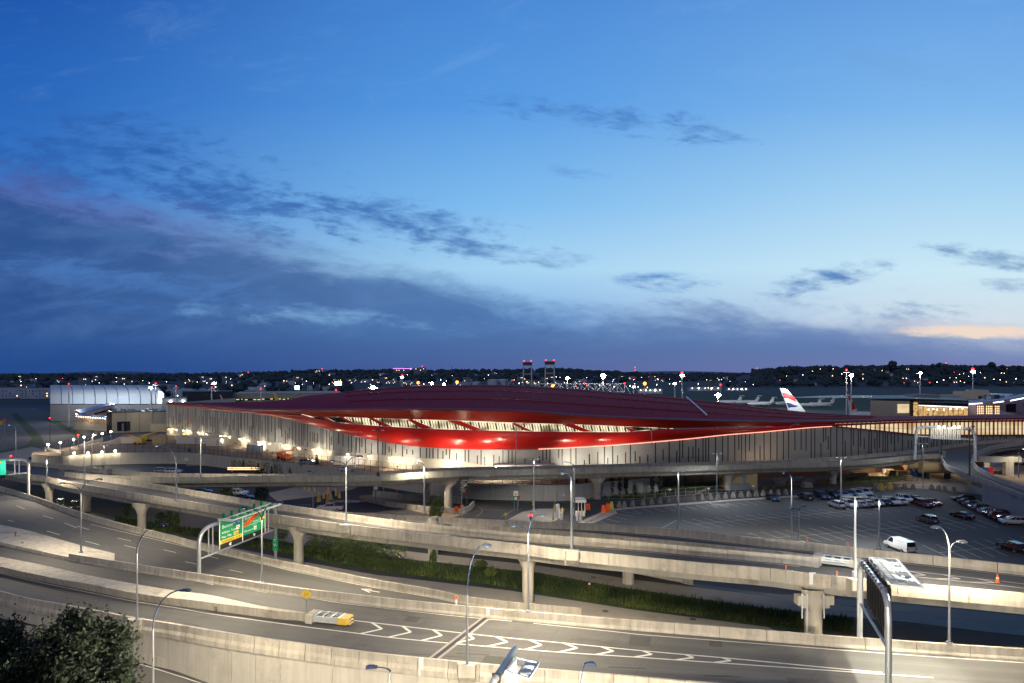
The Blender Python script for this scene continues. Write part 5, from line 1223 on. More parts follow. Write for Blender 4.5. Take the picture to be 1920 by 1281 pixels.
S4 = empty('road_sign', ft.lerp(nt_, .5), 'dark ribbed backs of the road signs hung on the lower right gantry', 'road sign'); s4 = -S4.location
side_v = Vector((-dirv.y, dirv.x, 0)); side_v = side_v if side_v.x > 0 else -side_v
pa, pb = ft.lerp(nt_, .12)+side_v*.5, ft.lerp(nt_, .86)+side_v*.5
mb = MB(); mb.prism([pa+s4+Vector((0, 0, .2)), pb+s4+Vector((0, 0, .2)), pb+s4+Vector((0, 0, -3.9)), pa+s4+Vector((0, 0, -3.9))], side_v*.08); mb.build('panel', 'dark_metal', S4)
for i in range(9):
    q = pa.lerp(pb, i/8)-side_v*.1; mb = MB(); mb.bar(q+s4+Vector((0, 0, .5)), q+s4+Vector((0, 0, -4.2)), .14, .16); mb.build('stiffener', 'black', S4)
TR = MB(); oa, ob = pa+Vector((0, 0, .5)), pb+Vector((0, 0, .5)); W_ = 2.5
for u in (.2, W_): TR.bar(oa+side_v*u+gi, ob+side_v*u+gi, .12, .14)
for i in range(2): q = (oa, ob)[i]; TR.bar(q+gi, q+side_v*W_+gi, .16, .22)
for i in range(23): q = oa.lerp(ob, (i+.5)/23); TR.bar(q+side_v*.25+gi, q+side_v*(W_-.1)+gi, .05, .06)
for i in range(5): q = oa.lerp(ob, i/5); TR.bar(q+gi, q+side_v*W_+gi, .1, .12)
for u in (.8, 1.4, 1.9): TR.bar(oa+side_v*u+gi, ob+side_v*u+gi, .05, .05)
TR.build('walkway', 'galv_light', G3)
qs = oa.lerp(ob, .5)+side_v*1.6+Vector((0, 0, -.7)); LIGHTS.append(add_light(qs, 11000, (1, .95, .74), .15, 'SPOT', 84, rot=(0, 0, 0))); LIGHTS[-1].data.spot_blend = .45
for i in range(5):
    q = oa.lerp(ob, (i+.5)/5)+side_v*2.0; mb = MB(); mb.box(q+gi+Vector((0, 0, -.15)), (.7, .5, .22)); mb.build('sign_light', 'white_paint', G3)
    mb = MB(); mb.box(q+gi+Vector((0, 0, -.28)), (.5, .35, .04)); mb.build('lamp_lens', 'lamp_glow', G3)
for i in range(3):
    q = oa.lerp(ob, .2+.3*i)+side_v*2.1+Vector((0, 0, -.5)); LIGHTS.append(add_light(q, 330, (1, .95, .78), .12))
# bottom gantry end with its lit sign frame
g5 = PX(919, 44.0, -3); G5 = empty('sign_gantry', g5, 'end of a thick pipe gantry with a floodlit white sign frame at the bottom edge', 'sign gantry'); g5i = -g5
t1_ = PD(930, 1272, 44.6); t2_ = PD(965.5, 1217, 49.2)
gantry_pipe(G5, [g5+g5i]+bend(PX(917, 43.7, 9.0)+g5i, PX(918, 43.9, 11.0)+g5i, t1_+g5i)+[t2_+g5i], .24, 'galv')
mb = MB(); mb.bar(t1_+g5i, t1_+(t2_-t1_).normalized()*.12+g5i, .56, .56); mb.build('clamp', 'black', G5)
c0_, c1_, c2_, c3_ = PD(969, 1234, 47.6), PD(1010, 1243, 47.8), PD(991, 1273, 44.2), PD(950, 1260, 44.2)
mb = MB()
for u, v, w in ((c0_, c1_, .07), (c1_, c2_, .16), (c2_, c3_, .16), (c3_, c0_, .1), (c0_.lerp(c1_, .5), c3_.lerp(c2_, .5), .1), (c0_.lerp(c3_, .5), c1_.lerp(c2_, .5), .08)): mb.bar(u+g5i, v+g5i, w)
mb.build('walkway', 'galv', G5)
for f in (.25, .7):
    q = c0_.lerp(c3_, f).lerp(c1_.lerp(c2_, f), .72); mb = MB(); mb.box(q+g5i+Vector((0, 0, -.05)), (.7, .55, .25)); mb.build('sign_light', 'galv', G5)
for f in (.15, .5, .85):
    q = t1_.lerp(t2_, f); mb = MB(); mb.bar(q+g5i, q+g5i+Vector((.5, 0, -2.5)), .12); mb.build('strut', 'galv', G5)
S5 = empty('road_sign', PD(956, 1262, 45), 'glaring white floodlit sign face under the bottom gantry frame', 'road sign'); s5 = -S5.location
mat('sign_face_lit', (.8, .85, .82), .5, var=.1, scale=3)
mb = MB(); mb.prism([c3_+s5+Vector((-.1, 0, .1)), c0_+s5+Vector((-.1, 0, .1)), c0_+s5+Vector((-.1, 0, -3)), c3_+s5+Vector((-.1, 0, -3))], (.1, 0, 0)); mb.build('panel', 'sign_face_lit', S5)
LIGHTS.append(add_light(c1_.lerp(c2_, .5)+Vector((.2, 0, -.9)), 420, (1, .97, .85), .25)); LIGHTS.append(add_light(c1_.lerp(c2_, .5)+Vector((1.4, .5, -1.2)), 500, (1, .93, .7), .25))
# gantry over the viaduct at the far right
b = PX(1715, 196, 6.0); bb = PX(1823, 193, 5.8); G6 = empty('sign_gantry', b, 'wide flat gantry with four bright lamps straddling the viaduct at the right', 'sign gantry')
g6 = -b; hy = lambda px, y, d: PD(px, y, d)+g6
gantry_pipe(G6, [Vector((0, 0, 0))]+bend(hy(1718, 812, 196), hy(1718.5, 801, 196), hy(1732, 800.5, 196))+bend(hy(1810, 804, 193), hy(1826, 805, 193), hy(1828, 818, 193))+[PX(1829, 193, 5.8)+g6], .42, 'galv_light')
mb = MB(); mb.tube([hy(1719, 818, 196), hy(1827, 825, 193)], .22, 8); mb.build('lower_chord', 'galv_light', G6)
S6 = empty('road_sign', PD(1775, 812, 194), 'striped white backs of the signs on the far right gantry', 'road sign')
mb = MB()
for i in range(14): c = PD(1746+i*4.1, 812.5+i*.2, 193.5)-S6.location; mb.box(c, (.36, .2, 3.1))
mb.build('panel', 'sign_white', S6)
for x in (1757, 1767, 1786, 1795):
    mb = MB(); mb.ball(hy(x, 799.8, 193)+Vector((0, -.8, 0)), .28); mb.build('sign_light', 'lamp_glow', G6)
LIGHTS.append(add_light(PD(1775, 790, 182), 2600, (.98, .97, .88), .6))
# ================================================================ crash cushions, small signs
def cushion(c, rz, L0, w, h, label, nose):
    e = empty('crash_cushion', c, label, 'crash cushion', rz=rz)
    mb = MB(); mb.box((-L0*.5-.3, 0, h*.5), (.9, w*1.15, h*1.05)); mb.build('back_block', 'concrete', e)
    for s in (-1, 1):
        mb = MB()
        for i in range(3): mb.bar((-L0/2, s*w/2, h*(.35+.25*i)), (L0/2-1.4, s*w/2*.95, h*(.35+.25*i)), .08, h*.2)
        mb.build('side_rail', 'galv_light', e)
    for i in range(4):
        x = -L0*.42+i*L0*.22; mb = MB(); mb.bar((x, -w/2, h*.95), (x, w/2, h*.95), .16, .1); mb.build('cross_frame', 'galv_light', e)
        if i < 4: mb = MB(); mb.box((x+L0*.11, 0, h*.55), (L0*.13, w*.7, h*.6)); mb.build('cartridge', 'black', e)
    mb = MB(); mb.prism([(L0/2-1.4, -w/2, h*.2), (L0/2-.3, -w/2, h*.2), (L0/2, -w*.28, h*.2), (L0/2, w*.28, h*.2), (L0/2-.3, w/2, h*.2), (L0/2-1.4, w/2, h*.2)], (0, 0, h*.75)); mb.build('nose_cover', nose, e)
    for i in range(4):
        for s in (-1, 1): mb = MB(); z = h*(.3+.2*i); mb.bar((L0/2+.03, 0, z), (L0/2+.03, s*w*.27, z-h*.16), .03, h*.09); mb.build('chevron', 'black' if i % 2 else 'sign_white', e)
    return e
c1 = gore_near(596).lerp(gore_far(655), .5); a = P(596, 1166, 2.5); b = P(652, 1172, 2.5)
d_ = (b-a); cushion((a+b)/2+Vector((0, .2, -.02)), math.atan2(d_.y, d_.x), 4.6, 1.6, .95, 'crash cushion with yellow nose at the tip of the concrete island', 'yellow_plastic')
a = P(1542, 1060, 8.15); b = P(1622, 1069, 8.2); d_ = b-a
cushion((a+b)/2+Vector((0, .5, .0)), math.atan2(d_.y, d_.x), d_.length, 1.5, 1.1, 'crash cushion with tan nose where the two upper ramps meet', 'concrete')
def post_sign(name, base, h, label, plates, pole='galv', r=.05, cat='road sign', two=0):
    e = empty(name, base, label, cat)
    mb = MB()
    for s in ((-two, two) if two else (0,)): mb.bar((s, 0, 0), (s, 0, h), r*2)
    mb.build('post', pole, e)
    for shape, z, w, hh, m, nm in plates:
        mb = MB()
        if shape == 'd': mb.prism([(0, -.08, z-w), (w, -.08, z), (0, -.08, z+w), (-w, -.08, z)], (0, .04, 0))
        elif shape == 'o': mb.prism([(w*math.cos(math.pi/8+i*math.pi/4), -.08, z+w*math.sin(math.pi/8+i*math.pi/4)) for i in range(8)], (0, .04, 0))
        else: mb.box((0, -.06, z), (w, .04, hh))
        mb.build(nm, m, e)
    return e
e = post_sign('warning_sign', P(574.5, 1150, 3.45), 2.6, 'small yellow diamond sign with arrows behind the crash cushion', [('d', 2.2, .62, 0, 'sign_yellow', 'panel')])
mb = MB(); mb.bar((-.25, -.1, 2.0), (-.05, -.1, 2.35), .12, .03); mb.bar((.25, -.1, 2.35), (.05, -.1, 2.05), .12, .03); mb.build('arrow', 'black', e)
# black direction boards on two posts
e = empty('direction_board', P(870, 958, 0), 'tall black direction board on two posts beside the viaduct pier', 'direction board')
k_ = 227*0+P(870, 958, 0).y/F
mb = MB(); mb.bar((-.85, 0, 0), (-.85, 0, 7.4), .16); mb.bar((.85, 0, 0), (.85, 0, 7.4), .16); mb.build('post', 'black', e)
mb = MB(); mb.box((0, -.12, 6.1), (2.0, .1, 2.2)); mb.build('panel', 'black', e); mb = MB(); mb.box((-.1, -.12, 4.5), (1.7, .1, .85)); mb.build('panel', 'black', e)
rt = random.Random(5)
for i, (bd, z) in enumerate((('Departures', 6.85), ('Terminals A-B', 6.45), ('Terminals C-E', 6.05), ('Rental Cars', 5.65), ('Parking', 5.25), ('Arrivals', 4.7), ('Exit', 4.35))):
    if i in (0, 1, 2, 4, 5): pass
    mb = MB(); x = -.75+(.0 if i % 3 else .25)
    for j in range(rt.randint(5, 9)): mb.box((x+.08+j*.15, -.19, z), (.09, .02, .12))
    mb.build('lettering', 'sign_white', e)
e = post_sign('direction_board', P(704.5, 938, 0), 3.6, 'small pale board on a black post by the toll kiosks', [('r', 3.1, 1.0, 1.1, 'sign_white', 'panel')], 'black', .07, 'direction board')
post_sign('no_entry_sign', P(875.5, 945, 0), 2.6, 'red round no entry sign right of the black direction board', [('o', 2.3, .42, 0, 'red', 'panel'), ('r', 2.3, .5, .12, 'sign_white', 'bar')])
e = post_sign('work_sign', P(855.5, 965, 0), 1.9, 'orange diamond road work sign at the foot of the direction board', [('d', 1.15, .72, 0, 'sign_orange', 'panel')]); mb = MB(); mb.bar((0, -.1, .9), (0, -.1, 1.3), .16, .03); mb.bar((-.15, -.1, .8), (.1, -.1, 1.1), .1, .03); mb.build('pictogram', 'black', e)
post_sign('work_sign', P(866, 957, 0), 1.0, 'small square orange sign under the direction board', [('r', .75, .85, .8, 'sign_orange', 'panel')])
e = post_sign('route_sign', P(967, 957, 0), 4.3, 'white and green stacked route sign on two posts near the booth island', [('r', 3.8, 1.05, 1.1, 'sign_white', 'panel'), ('r', 2.65, 1.05, 1.0, 'green_sign', 'panel')], two=.35)
mb = MB(); mb.prism([(0, -.1, 3.35), (.3, -.1, 3.65), (0, -.1, 3.95), (-.3, -.1, 3.65)], (0, .02, 0)); mb.build('pictogram', 'sign_yellow', e); mb = MB(); mb.box((0, -.1, 2.65), (.55, .03, .55)); mb.build('pictogram', 'sign_white', e)
post_sign('no_entry_sign', P(972, 950, 0), 2.4, 'red and white no entry sign behind the route sign', [('o', 2.1, .42, 0, 'red', 'panel'), ('r', 2.1, .5, .12, 'sign_white', 'bar')])
e = post_sign('arrow_sign', P(1000, 958.5, 0), 2.4, 'two yellow signs one above the other on the booth island lamp', [('d', 2.0, .34, 0, 'sign_yellow', 'panel'), ('r', 1.4, .45, .5, 'sign_yellow', 'panel')])
post_sign('warning_sign', P(948, 975, 0), 1.6, 'small yellow diamond sign low beside the ramp before the booth island', [('d', 1.2, .42, 0, 'sign_yellow', 'panel')])
post_sign('do_not_enter_sign', P(1775, 898, 0), 2.6, 'white sign with a red mark by the off-ramp pier', [('r', 2.2, .75, 1.1, 'sign_white', 'panel'), ('r', 2.35, .4, .4, 'red', 'symbol')])
post_sign('work_sign', P(1787, 893, 0), 1.8, 'orange diamond sign at the foot of the off-ramp', [('d', 1.3, .6, 0, 'sign_orange', 'panel')])
post_sign('fence_sign', P(1255.5, 926, 0), 1.3, 'small white board on the fence left of the ramp path', [('r', 1.1, .8, .35, 'sign_white', 'panel')]); post_sign('fence_sign', P(1328.5, 925, 0), 1.4, 'small white board on the fence at the foot of the ramp path', [('r', 1.2, .6, .45, 'sign_white', 'panel')]); post_sign('fence_sign', P(1413, 920, 0), 1.4, 'small white board right of the yellow bollards', [('r', 1.2, .8, .35, 'sign_white', 'panel')])
post_sign('fence_sign', P(1006, 935, 0), 1.3, 'square white notice on the roadside fence', [('r', 1.1, .6, .5, 'sign_white', 'panel')]); post_sign('fence_sign', P(1019.5, 934, 0), 1.3, 'wide white notice on the roadside fence', [('r', 1.1, .9, .4, 'sign_white', 'panel')])
# red reflective markers on ramp parapets
for px, ln, lab in ((1472,Dn,'red-tipped marker on the ramp parapet left of the round pier'),(1567,Dn,'red-tipped marker on the ramp parapet right of the round pier'),(223,Dn,'orange-tipped marker on the elevated ramp parapet at the left'),(1512,Gf,'orange marker on the far ramp barrier by the lot'),(1588,Gf,'orange marker on the far ramp barrier left of the van')):
    p = ln(px); e = empty('marker_post', p, lab, 'marker post', 'red-tipped markers on the ramps'); mb = MB(); mb.bar((0, -.2, -.9), (0, -.2, .5), .1); mb.build('post', 'galv', e); mb = MB(); mb.bar((0, -.2, .3), (0, -.2, .6), .16); mb.build('reflector', 'orange_plastic', e)
p = med_top(855)+Vector((0, .5, -.3)); e = empty('marker_post', p, 'orange and white marker where the left-hand road ends', 'marker post'); mb = MB(); mb.bar((0, 0, -1), (0, 0, .8), .18); mb.build('post', 'sign_white', e); mb = MB(); mb.bar((0, 0, .8), (0, 0, 1.2), .25); mb.build('reflector', 'sign_orange', e)
p = P(29, 1010, 2.9); e = empty('marker_post', p, 'red-topped broken marker standing on the left gore', 'marker post'); mb = MB(); mb.bar((0, 0, 0), (0, 0, 1.0), .12); mb.bar((.4, 0, 0), (.4, 0, .55), .08); mb.build('post', 'dark_metal', e); mb = MB(); mb.bar((0, 0, .8), (0, 0, 1.15), .25); mb.build('reflector', 'red', e)
e = empty('traffic_cone', P(1870.5, 1093.5, 8.4), 'orange traffic cone on the upper ramp at the right', 'traffic cone'); mb = MB(); mb.box((0, 0, .03), (.5, .5, .06)); mb.build('base', 'black', e); mb = MB(); mb.lathe((0, 0, .06), [(.2, 0), (.04, .95), (.03, .97)], 10); mb.build('cone', 'orange_plastic', e); mb = MB(); mb.lathe((0, 0, .46), [(.145, 0), (.115, .2), (.1, .2)], 10); mb.build('band', 'sign_white', e)
e = empty('hydrant', P(1105, 1103, 0), 'red and white hydrant standing in the grass strip', 'hydrant'); mb = MB(); mb.lathe((0, 0, 0), [(.16, 0), (.16, .5), (.2, .55)], 8); mb.build('body', 'red', e); mb = MB(); mb.lathe((0, 0, .55), [(.18, 0), (.16, .15), (.05, .25)], 8); mb.build('cap', 'sign_white', e)
for i, (x, y) in enumerate(((1113,1083),(1135,1146),(1299,1161))):
    mb = MB(); mb.lathe((0, 0, 0), [(.42, 0), (.42, .03), (.36, .035)], 14); o = mb.build('manhole_cover', 'dark_metal'); o.location = P(x, y, .035); tag(o, ('round manhole cover in the path behind the ramp piers', 'round manhole cover in the shelf beside the lamp', 'round manhole cover in the shelf near its right end')[i], 'manhole cover')
# lamp pedestals bulging out of parapets
for px, ln, lab in ((257,nearpar,'angular concrete lamp pedestal bulging out of the near parapet'),(876,nearpar,'wide concrete lamp pedestal on the bridge parapet by the expansion joint'),(649,Dn,'lamp pedestal on the ramp parapet right of the sign'),(1072,Dn,'lamp pedestal on the ramp parapet in the middle'),(1603,Dn,'lamp pedestal on the ramp parapet by the gantry')):
    p = ln(px); mb = MB(); k = 8; w = .95; mb.prism([(-w, -.1, .05), (w, -.1, .05), (w*.8, -1.0, .05), (-w*.8, -1.0, .05)], (0, 0, -1.1)); mb.prism([(-w, -.1, -1.05), (w, -.1, -1.05), (w*.8, -1.0, -1.05), (-w*.8, -1.0, -1.05)], (0, .75, -.8)) ; o = mb.build('lamp_pedestal', 'concrete'); o.location = p; tag(o, lab, 'lamp pedestal')
# ================================================================ vehicles
def carpaint(n, c, r=.25): mat('paint_'+n, c, r, .25, var=0, coat=.7)
for n, c in (('white', (.72, .73, .73)), ('silver', (.38, .40, .42)), ('black', (.012, .013, .015)), ('navy', (.02, .03, .08)), ('blue', (.03, .06, .22)), ('maroon', (.16, .012, .015)), ('red', (.30, .015, .02)), ('beige', (.30, .26, .19)), ('grey', (.10, .11, .12)), ('ltblue', (.36, .43, .50))): carpaint(n, c)
mat('tail_lens', (.35, .01, .01), .3, var=0); mat('head_lens', (.6, .62, .65), .15, var=0); mat('rim', (.4, .41, .42), .3, .8, var=0); mat('plastic_trim', (.02, .02, .022), .6, var=0)
CARS = {}
PROF = {  # side profile of the lower body and of the cabin: (x forward, z)
 'sedan': (4.75, 1.82, [(-2.37,.30),(-2.40,.75),(-2.30,1.02),(-1.5,1.08),(.9,1.00),(1.9,.90),(2.28,.78),(2.37,.50),(2.33,.28)], [(-1.85,1.05),(-1.10,1.42),(.05,1.45),(1.05,1.0)]),
 'suv': (4.75, 1.90, [(-2.30,.36),(-2.38,.8),(-2.32,1.10),(-1.6,1.14),(1.0,1.12),(1.95,1.04),(2.28,.92),(2.37,.60),(2.32,.36)], [(-2.22,1.10),(-1.85,1.66),(.10,1.72),(1.15,1.12)]),
 'minivan': (5.1, 1.98, [(-2.50,.32),(-2.55,.8),(-2.48,1.12),(-1.6,1.14),(1.3,1.10),(2.1,.98),(2.45,.82),(2.55,.50),(2.5,.32)], [(-2.42,1.10),(-2.15,1.70),(.35,1.74),(1.65,1.08)]),
 'pickup': (5.7, 1.98, [(-2.82,.45),(-2.85,1.15),(-.85,1.15),(-.85,1.2),(1.2,1.2),(2.5,1.15),(2.82,1.0),(2.85,.55),(2.8,.45)], [(-.85,1.15),(-.75,1.78),(.55,1.82),(1.35,1.18)]),
 'van': (5.9, 2.05, [(-2.92,.40),(-2.95,1.2),(-2.9,1.28),(-1.5,1.3),(1.7,1.28),(2.6,1.12),(2.88,1.0),(2.95,.6),(2.9,.40)], [(-2.90,1.26),(-2.80,2.08),(1.2,2.12),(2.0,1.28)])}
def make_car(kind):
    L0, Wd, body, cab = PROF[kind]; w = Wd/2
    r = empty(kind+'_car' if kind != 'van' else 'cargo_van', (0, 0, -500)); r['parts'] = kind
    mb = MB(); n = len(body)
    def ring(s, pts, inset, top):
        return [(x, s*(w-(inset if z > top else 0)-(.10 if z < .45 else 0)), z) for x, z in pts]
    a = ring(-1, body, .08, .95); b = ring(1, body, .08, .95); i0 = len(mb.v); mb.v += a+b
    mb.f.append(tuple(range(n))); mb.m.append(0); mb.f.append(tuple(range(2*n-1, n-1, -1))); mb.m.append(0)
    for i in range(n): j = (i+1) % n; mb.f.append((j, i, n+i, n+j)); mb.m.append(0)
    rz_, fz = cab[1], cab[2]; ins = .22
    roof = [(x, z) for x, z in cab]
    base_w = w-.10
    # roof slab carried by the glass house
    rt = [(cab[1][0]-.02, cab[1][1]-.03), (cab[2][0]+.02, cab[2][1]-.03)]
    mb.prism([(rt[0][0], -(w-ins), rt[0][1]), (rt[1][0], -(w-ins), rt[1][1]), (rt[1][0], (w-ins), rt[1][1]), (rt[0][0], (w-ins), rt[0][1])], (0, 0, .06))
    for s in (-1, 1):   # pillars
        for (x0, z0), (x1, z1) in ((cab[0], cab[1]), (cab[3], cab[2])): mb.bar((x0, s*base_w, z0), (x1, s*(w-ins+.01), z1), .09)
        for f in (.38, .68):
            xm = cab[0][0]+(cab[3][0]-cab[0][0])*f; xt = cab[1][0]+(cab[2][0]-cab[1][0])*f; mb.bar((xm, s*(base_w+.005), cab[0][1]), (xt, s*(w-ins+.02), cab[1][1]), .07)
        mb.box((cab[3][0]-.35, s*(w+.06), cab[3][1]+.08), (.14, .16, .12))
    if kind == 'van':
        for s in (-1, 1): mb.quad((-2.9, s*base_w+s*.012, 1.26), (.55, s*base_w+s*.012, 1.26), (.5, s*(w-ins)+s*.012, 2.08), (-2.8, s*(w-ins)+s*.012, 2.06))
    if kind == 'pickup':
        mb2 = MB(); mb2.box((-1.9, 0, 1.155), (1.75, Wd*.82, .02)); mb2.build('bed', 'black', r)
    mb.build('body', 'paint_white', r)
    g = MB(); c0, c1, c2, c3 = cab; lo_ = w-.12; hi = w-ins-.005
    pts = {s: [(c0[0]+.03, s*lo_, c0[1]), (c1[0]+.02, s*hi, c1[1]-.02), (c2[0]-.02, s*hi, c2[1]-.02), (c3[0]-.03, s*lo_, c3[1])] for s in (-1, 1)}
    g.quad(*pts[-1]); g.quad(*pts[1][::-1]); g.quad(pts[-1][3], pts[-1][2], pts[1][2], pts[1][3]); g.quad(pts[-1][1], pts[-1][0], pts[1][0], pts[1][1]); g.build('windows', 'glass_dark', r)
    ax = (L0*.30, -L0*.30)
    for x in ax:
        for s in (-1, 1):
            mb = MB(); mb.tube([(x, s*(w-.24), .34), (x, s*(w+.02), .34)], .345, 14); t = mb.build('wheel', 'rubber', r)
            mb = MB(); mb.tube([(x, s*(w+.0), .34), (x, s*(w+.035), .34)], .21, 10); mb.build('rim', 'rim', t)
    for s in (-1, 1):
        mb = MB(); mb.box((L0/2-.12, s*(w-.30), body[-3][1]-.06), (.16, .42, .15)); mb.build('headlight', 'head_lens', r)
        mb = MB(); z = .95 if kind != 'van' else 1.0; mb.box((-L0/2+.03, s*(w-.20), z), (.12, .20, .26 if kind != 'van' else .4)); mb.build('taillight', 'tail_lens', r)
    mb = MB(); mb.box((L0/2-.03, 0, .45), (.1, Wd*.8, .2)); mb.box((-L0/2+.0, 0, .45), (.1, Wd*.8, .2)); mb.build('bumper', 'plastic_trim', r)
    if kind == 'van':
        for s in (-1, 1): mb = MB(); mb.box((-2.89, s*.42, 1.66), (.06, .62, .5)); mb.build('rear_window', 'glass_dark', r)
    mb = MB(); mb.box((-L0/2-.02, 0, .78), (.04, .5, .14)); mb.build('number_plate', 'sign_white', r)
    return r
for k in PROF: CARS[k] = make_car(k)
CH = chmap(None)
used = set()
def car(kind, colr, px, py, rz, label, cat='car', z=0.0, group='cars in the parking lot', p=None):
    src = CARS[kind]
    if kind in used: o = copy_tree(src, CH)
    else: o = src; used.add(kind)
    if 'parts' in o: del o['parts']
    o.location = P(px, py, z+.02) if p is None else p; o.rotation_euler = (0, 0, rz); tag(o, label, cat, group)
    for q in COL.objects:
        if q.parent == o and q.name.split('.')[0] == 'body':
            q.material_slots[0].link = 'OBJECT'; q.material_slots[0].material = M['paint_'+colr]
            if not o.get('_'): pass
    return o
va = P(1620, 980.7)-P(1683, 1004.6); AWAY = math.atan2(va.y, va.x); TO = AWAY+math.pi
R1_ = [('sedan','black',1449,939,TO,'black sedan parked alone in the back row, leftmost car of the lot'),('suv','black',1510,937,AWAY,'black boxy off-roader second from the left in the back row'),('minivan','navy',1541,935,TO,'dark blue minivan in the back row'),('suv','black',1563,933,TO,'black SUV in the back row right of the dark blue minivan'),('sedan','silver',1582,933,TO,'silver hatchback half hidden in the back row'),('sedan','navy',1593,931,TO,'navy car squeezed between the silver hatchback and the white SUVs'),('suv','white',1607,931,TO,'white SUV in the back row, left of the last one'),('suv','white',1621,928.5,TO,'last white SUV at the right end of the back row'),
 ('suv','white',1569,952,AWAY,'white SUV at the left end of the second row'),('suv','white',1592,951,TO,'second white SUV of the second row'),('sedan','ltblue',1611,950.5,AWAY,'pale blue sedan in the second row'),('sedan','beige',1625,949,AWAY,'beige sedan in the second row'),('suv','silver',1641,948,TO,'silver SUV in the second row beside the beige sedan'),('sedan','navy',1657,946.5,AWAY,'dark blue hatchback in the second row'),('suv','white',1671,946,TO,'white crossover in the middle of the second row'),('sedan','white',1686,945,AWAY,'white sedan in the second row'),('suv','white',1696,941,TO,'tall white SUV near the right end of the second row'),('sedan','blue',1714,940,AWAY,'bright blue car before the maroon pair'),('minivan','maroon',1732,950,TO,'maroon minivan at the right end of the second row'),('sedan','maroon',1748,947,TO,'maroon sedan right of the maroon minivan')]
for k, c, x, y, r, lab in R1_: car(k, c, x, y, r, lab)
w1, w2 = P(1806, 941), P(1899, 984); wd = P(1920, 981)-P(1842, 947); WR = math.atan2(wd.y, wd.x)-math.pi/2
cols = [('suv','black','black SUV first in the row along the off-ramp wall'),('sedan','navy','navy sedan second in the row along the off-ramp wall'),('sedan','grey','grey sedan third in the row along the off-ramp wall'),('sedan','silver','silver sedan in the row along the off-ramp wall'),('suv','grey','dark grey SUV in the middle of the row along the wall'),('sedan','ltblue','pale blue-grey sedan in the row along the wall'),('suv','black','black crossover left of the red car along the wall'),('suv','red','dark red SUV in the row along the wall'),('sedan','black','black sedan half hidden beside the dark red SUV'),('suv','white','white SUV at the right end of the row along the wall')]
for i, (k, c, lab) in enumerate(cols):
    f = i/9; p = w1.lerp(w2, f**.9); p.z = .02; car(k, c, 0, 0, WR+(math.pi if i % 3 else 0), lab, p=p, group='cars along the off-ramp wall')
car('suv', 'grey', 1739, 980, AWAY, 'dark grey SUV standing in the open middle of the lot', z=0)
car('sedan', 'black', 1804, 972, AWAY+.15, 'black estate car crossing the lot right of the dark SUV')
car('suv', 'black', 1897, 1033, AWAY+.1, 'large black SUV cut by the right edge of the picture')
car('van', 'white', 1687, 1032, AWAY+.06, 'white windowless cargo van behind the ramp barrier', 'van')
car('suv', 'black', 112, 951, TO+.5, 'black SUV parked under the ramp beside the funnel pier', group='vehicles under the ramp')
car('suv', 'black', 140, 955, TO+.5, 'second black SUV parked under the ramp next to the square pier', group='vehicles under the ramp')
car('suv', 'black', 42, 935, TO+.3, 'dark van-like car in the shade under the left ramp', group='vehicles under the ramp')
car('suv', 'silver', 305, 887, math.pi*.04, 'silver SUV parked behind the viaduct at the left', group='cars behind the viaduct'); car('suv', 'white', 326, 888, math.pi*.03, 'white SUV parked behind the viaduct at the left', group='cars behind the viaduct')
car('suv', 'white', 447, 929, .05, 'white SUV seen between the two ramps', group='cars between the ramps'); car('sedan', 'navy', 459, 937, .05, 'navy car just below the white SUV between the ramps', group='cars between the ramps'); car('sedan', 'black', 380, 926, .1, 'dark car with one red light between the ramps at the left', group='cars between the ramps')
car('pickup', 'white', 619, 958, math.pi+.1, 'white pickup truck with open black bed behind the ramp', 'pickup truck', group='cars between the ramps')
car('sedan', 'white', 650, 884, 0.4, 'white car in the yard near the lit tent', z=3.6, group='vehicles in the yard'); car('suv', 'silver', 575, 871, .4, 'grey SUV parked by the yard fence', z=3.6, group='vehicles in the yard')
car('sedan', 'black', 70, 862, .3, 'dark car waiting near the red traffic light', group='vehicles under the ramp')
# box trucks, machines and site gear
def boxtruck(p, rz, m, label):
    e = empty('box_truck', p, label, 'truck', rz=rz); mb = MB(); mb.box((-.8, 0, 2.2), (5, 2.3, 2.4)); mb.build('cargo_box', m, e)
    mb = MB(); mb.prism([(1.8, -1, .6), (3.5, -1, .6), (3.5, -1, 1.4), (2.9, -1, 2.4), (1.8, -1, 2.4)], (0, 2, 0)); mb.build('cab', 'white_paint', e)
    mb = MB(); mb.box((3.2, 0, 1.9), (.3, 1.7, .6), ry=-.6); mb.build('windscreen', 'glass_dark', e)
    for x in (-2.4, 2.7):
        for s in (-1, 1): mb = MB(); mb.tube([(x, s*.8, .5), (x, s*1.1, .5)], .5, 12); mb.build('wheel', 'rubber', e)
boxtruck(P(1868, 888), .2, 'white_paint', 'white box truck under the far right viaduct branch'); boxtruck(P(1900, 872), .1, 'galv', 'grey box truck behind the white one at the far right')
e = empty('site_board', P(1852, 892), 'red and blue panel leaning in the yard under the right branch', 'panel'); mb = MB(); mb.box((-.9, 0, 1.3), (1.8, .1, 2.4)); mb.build('panel', 'sign_blue', e); mb = MB(); mb.box((.9, 0, 1.3), (1.7, .1, 2.4)); mb.build('panel', 'red', e)
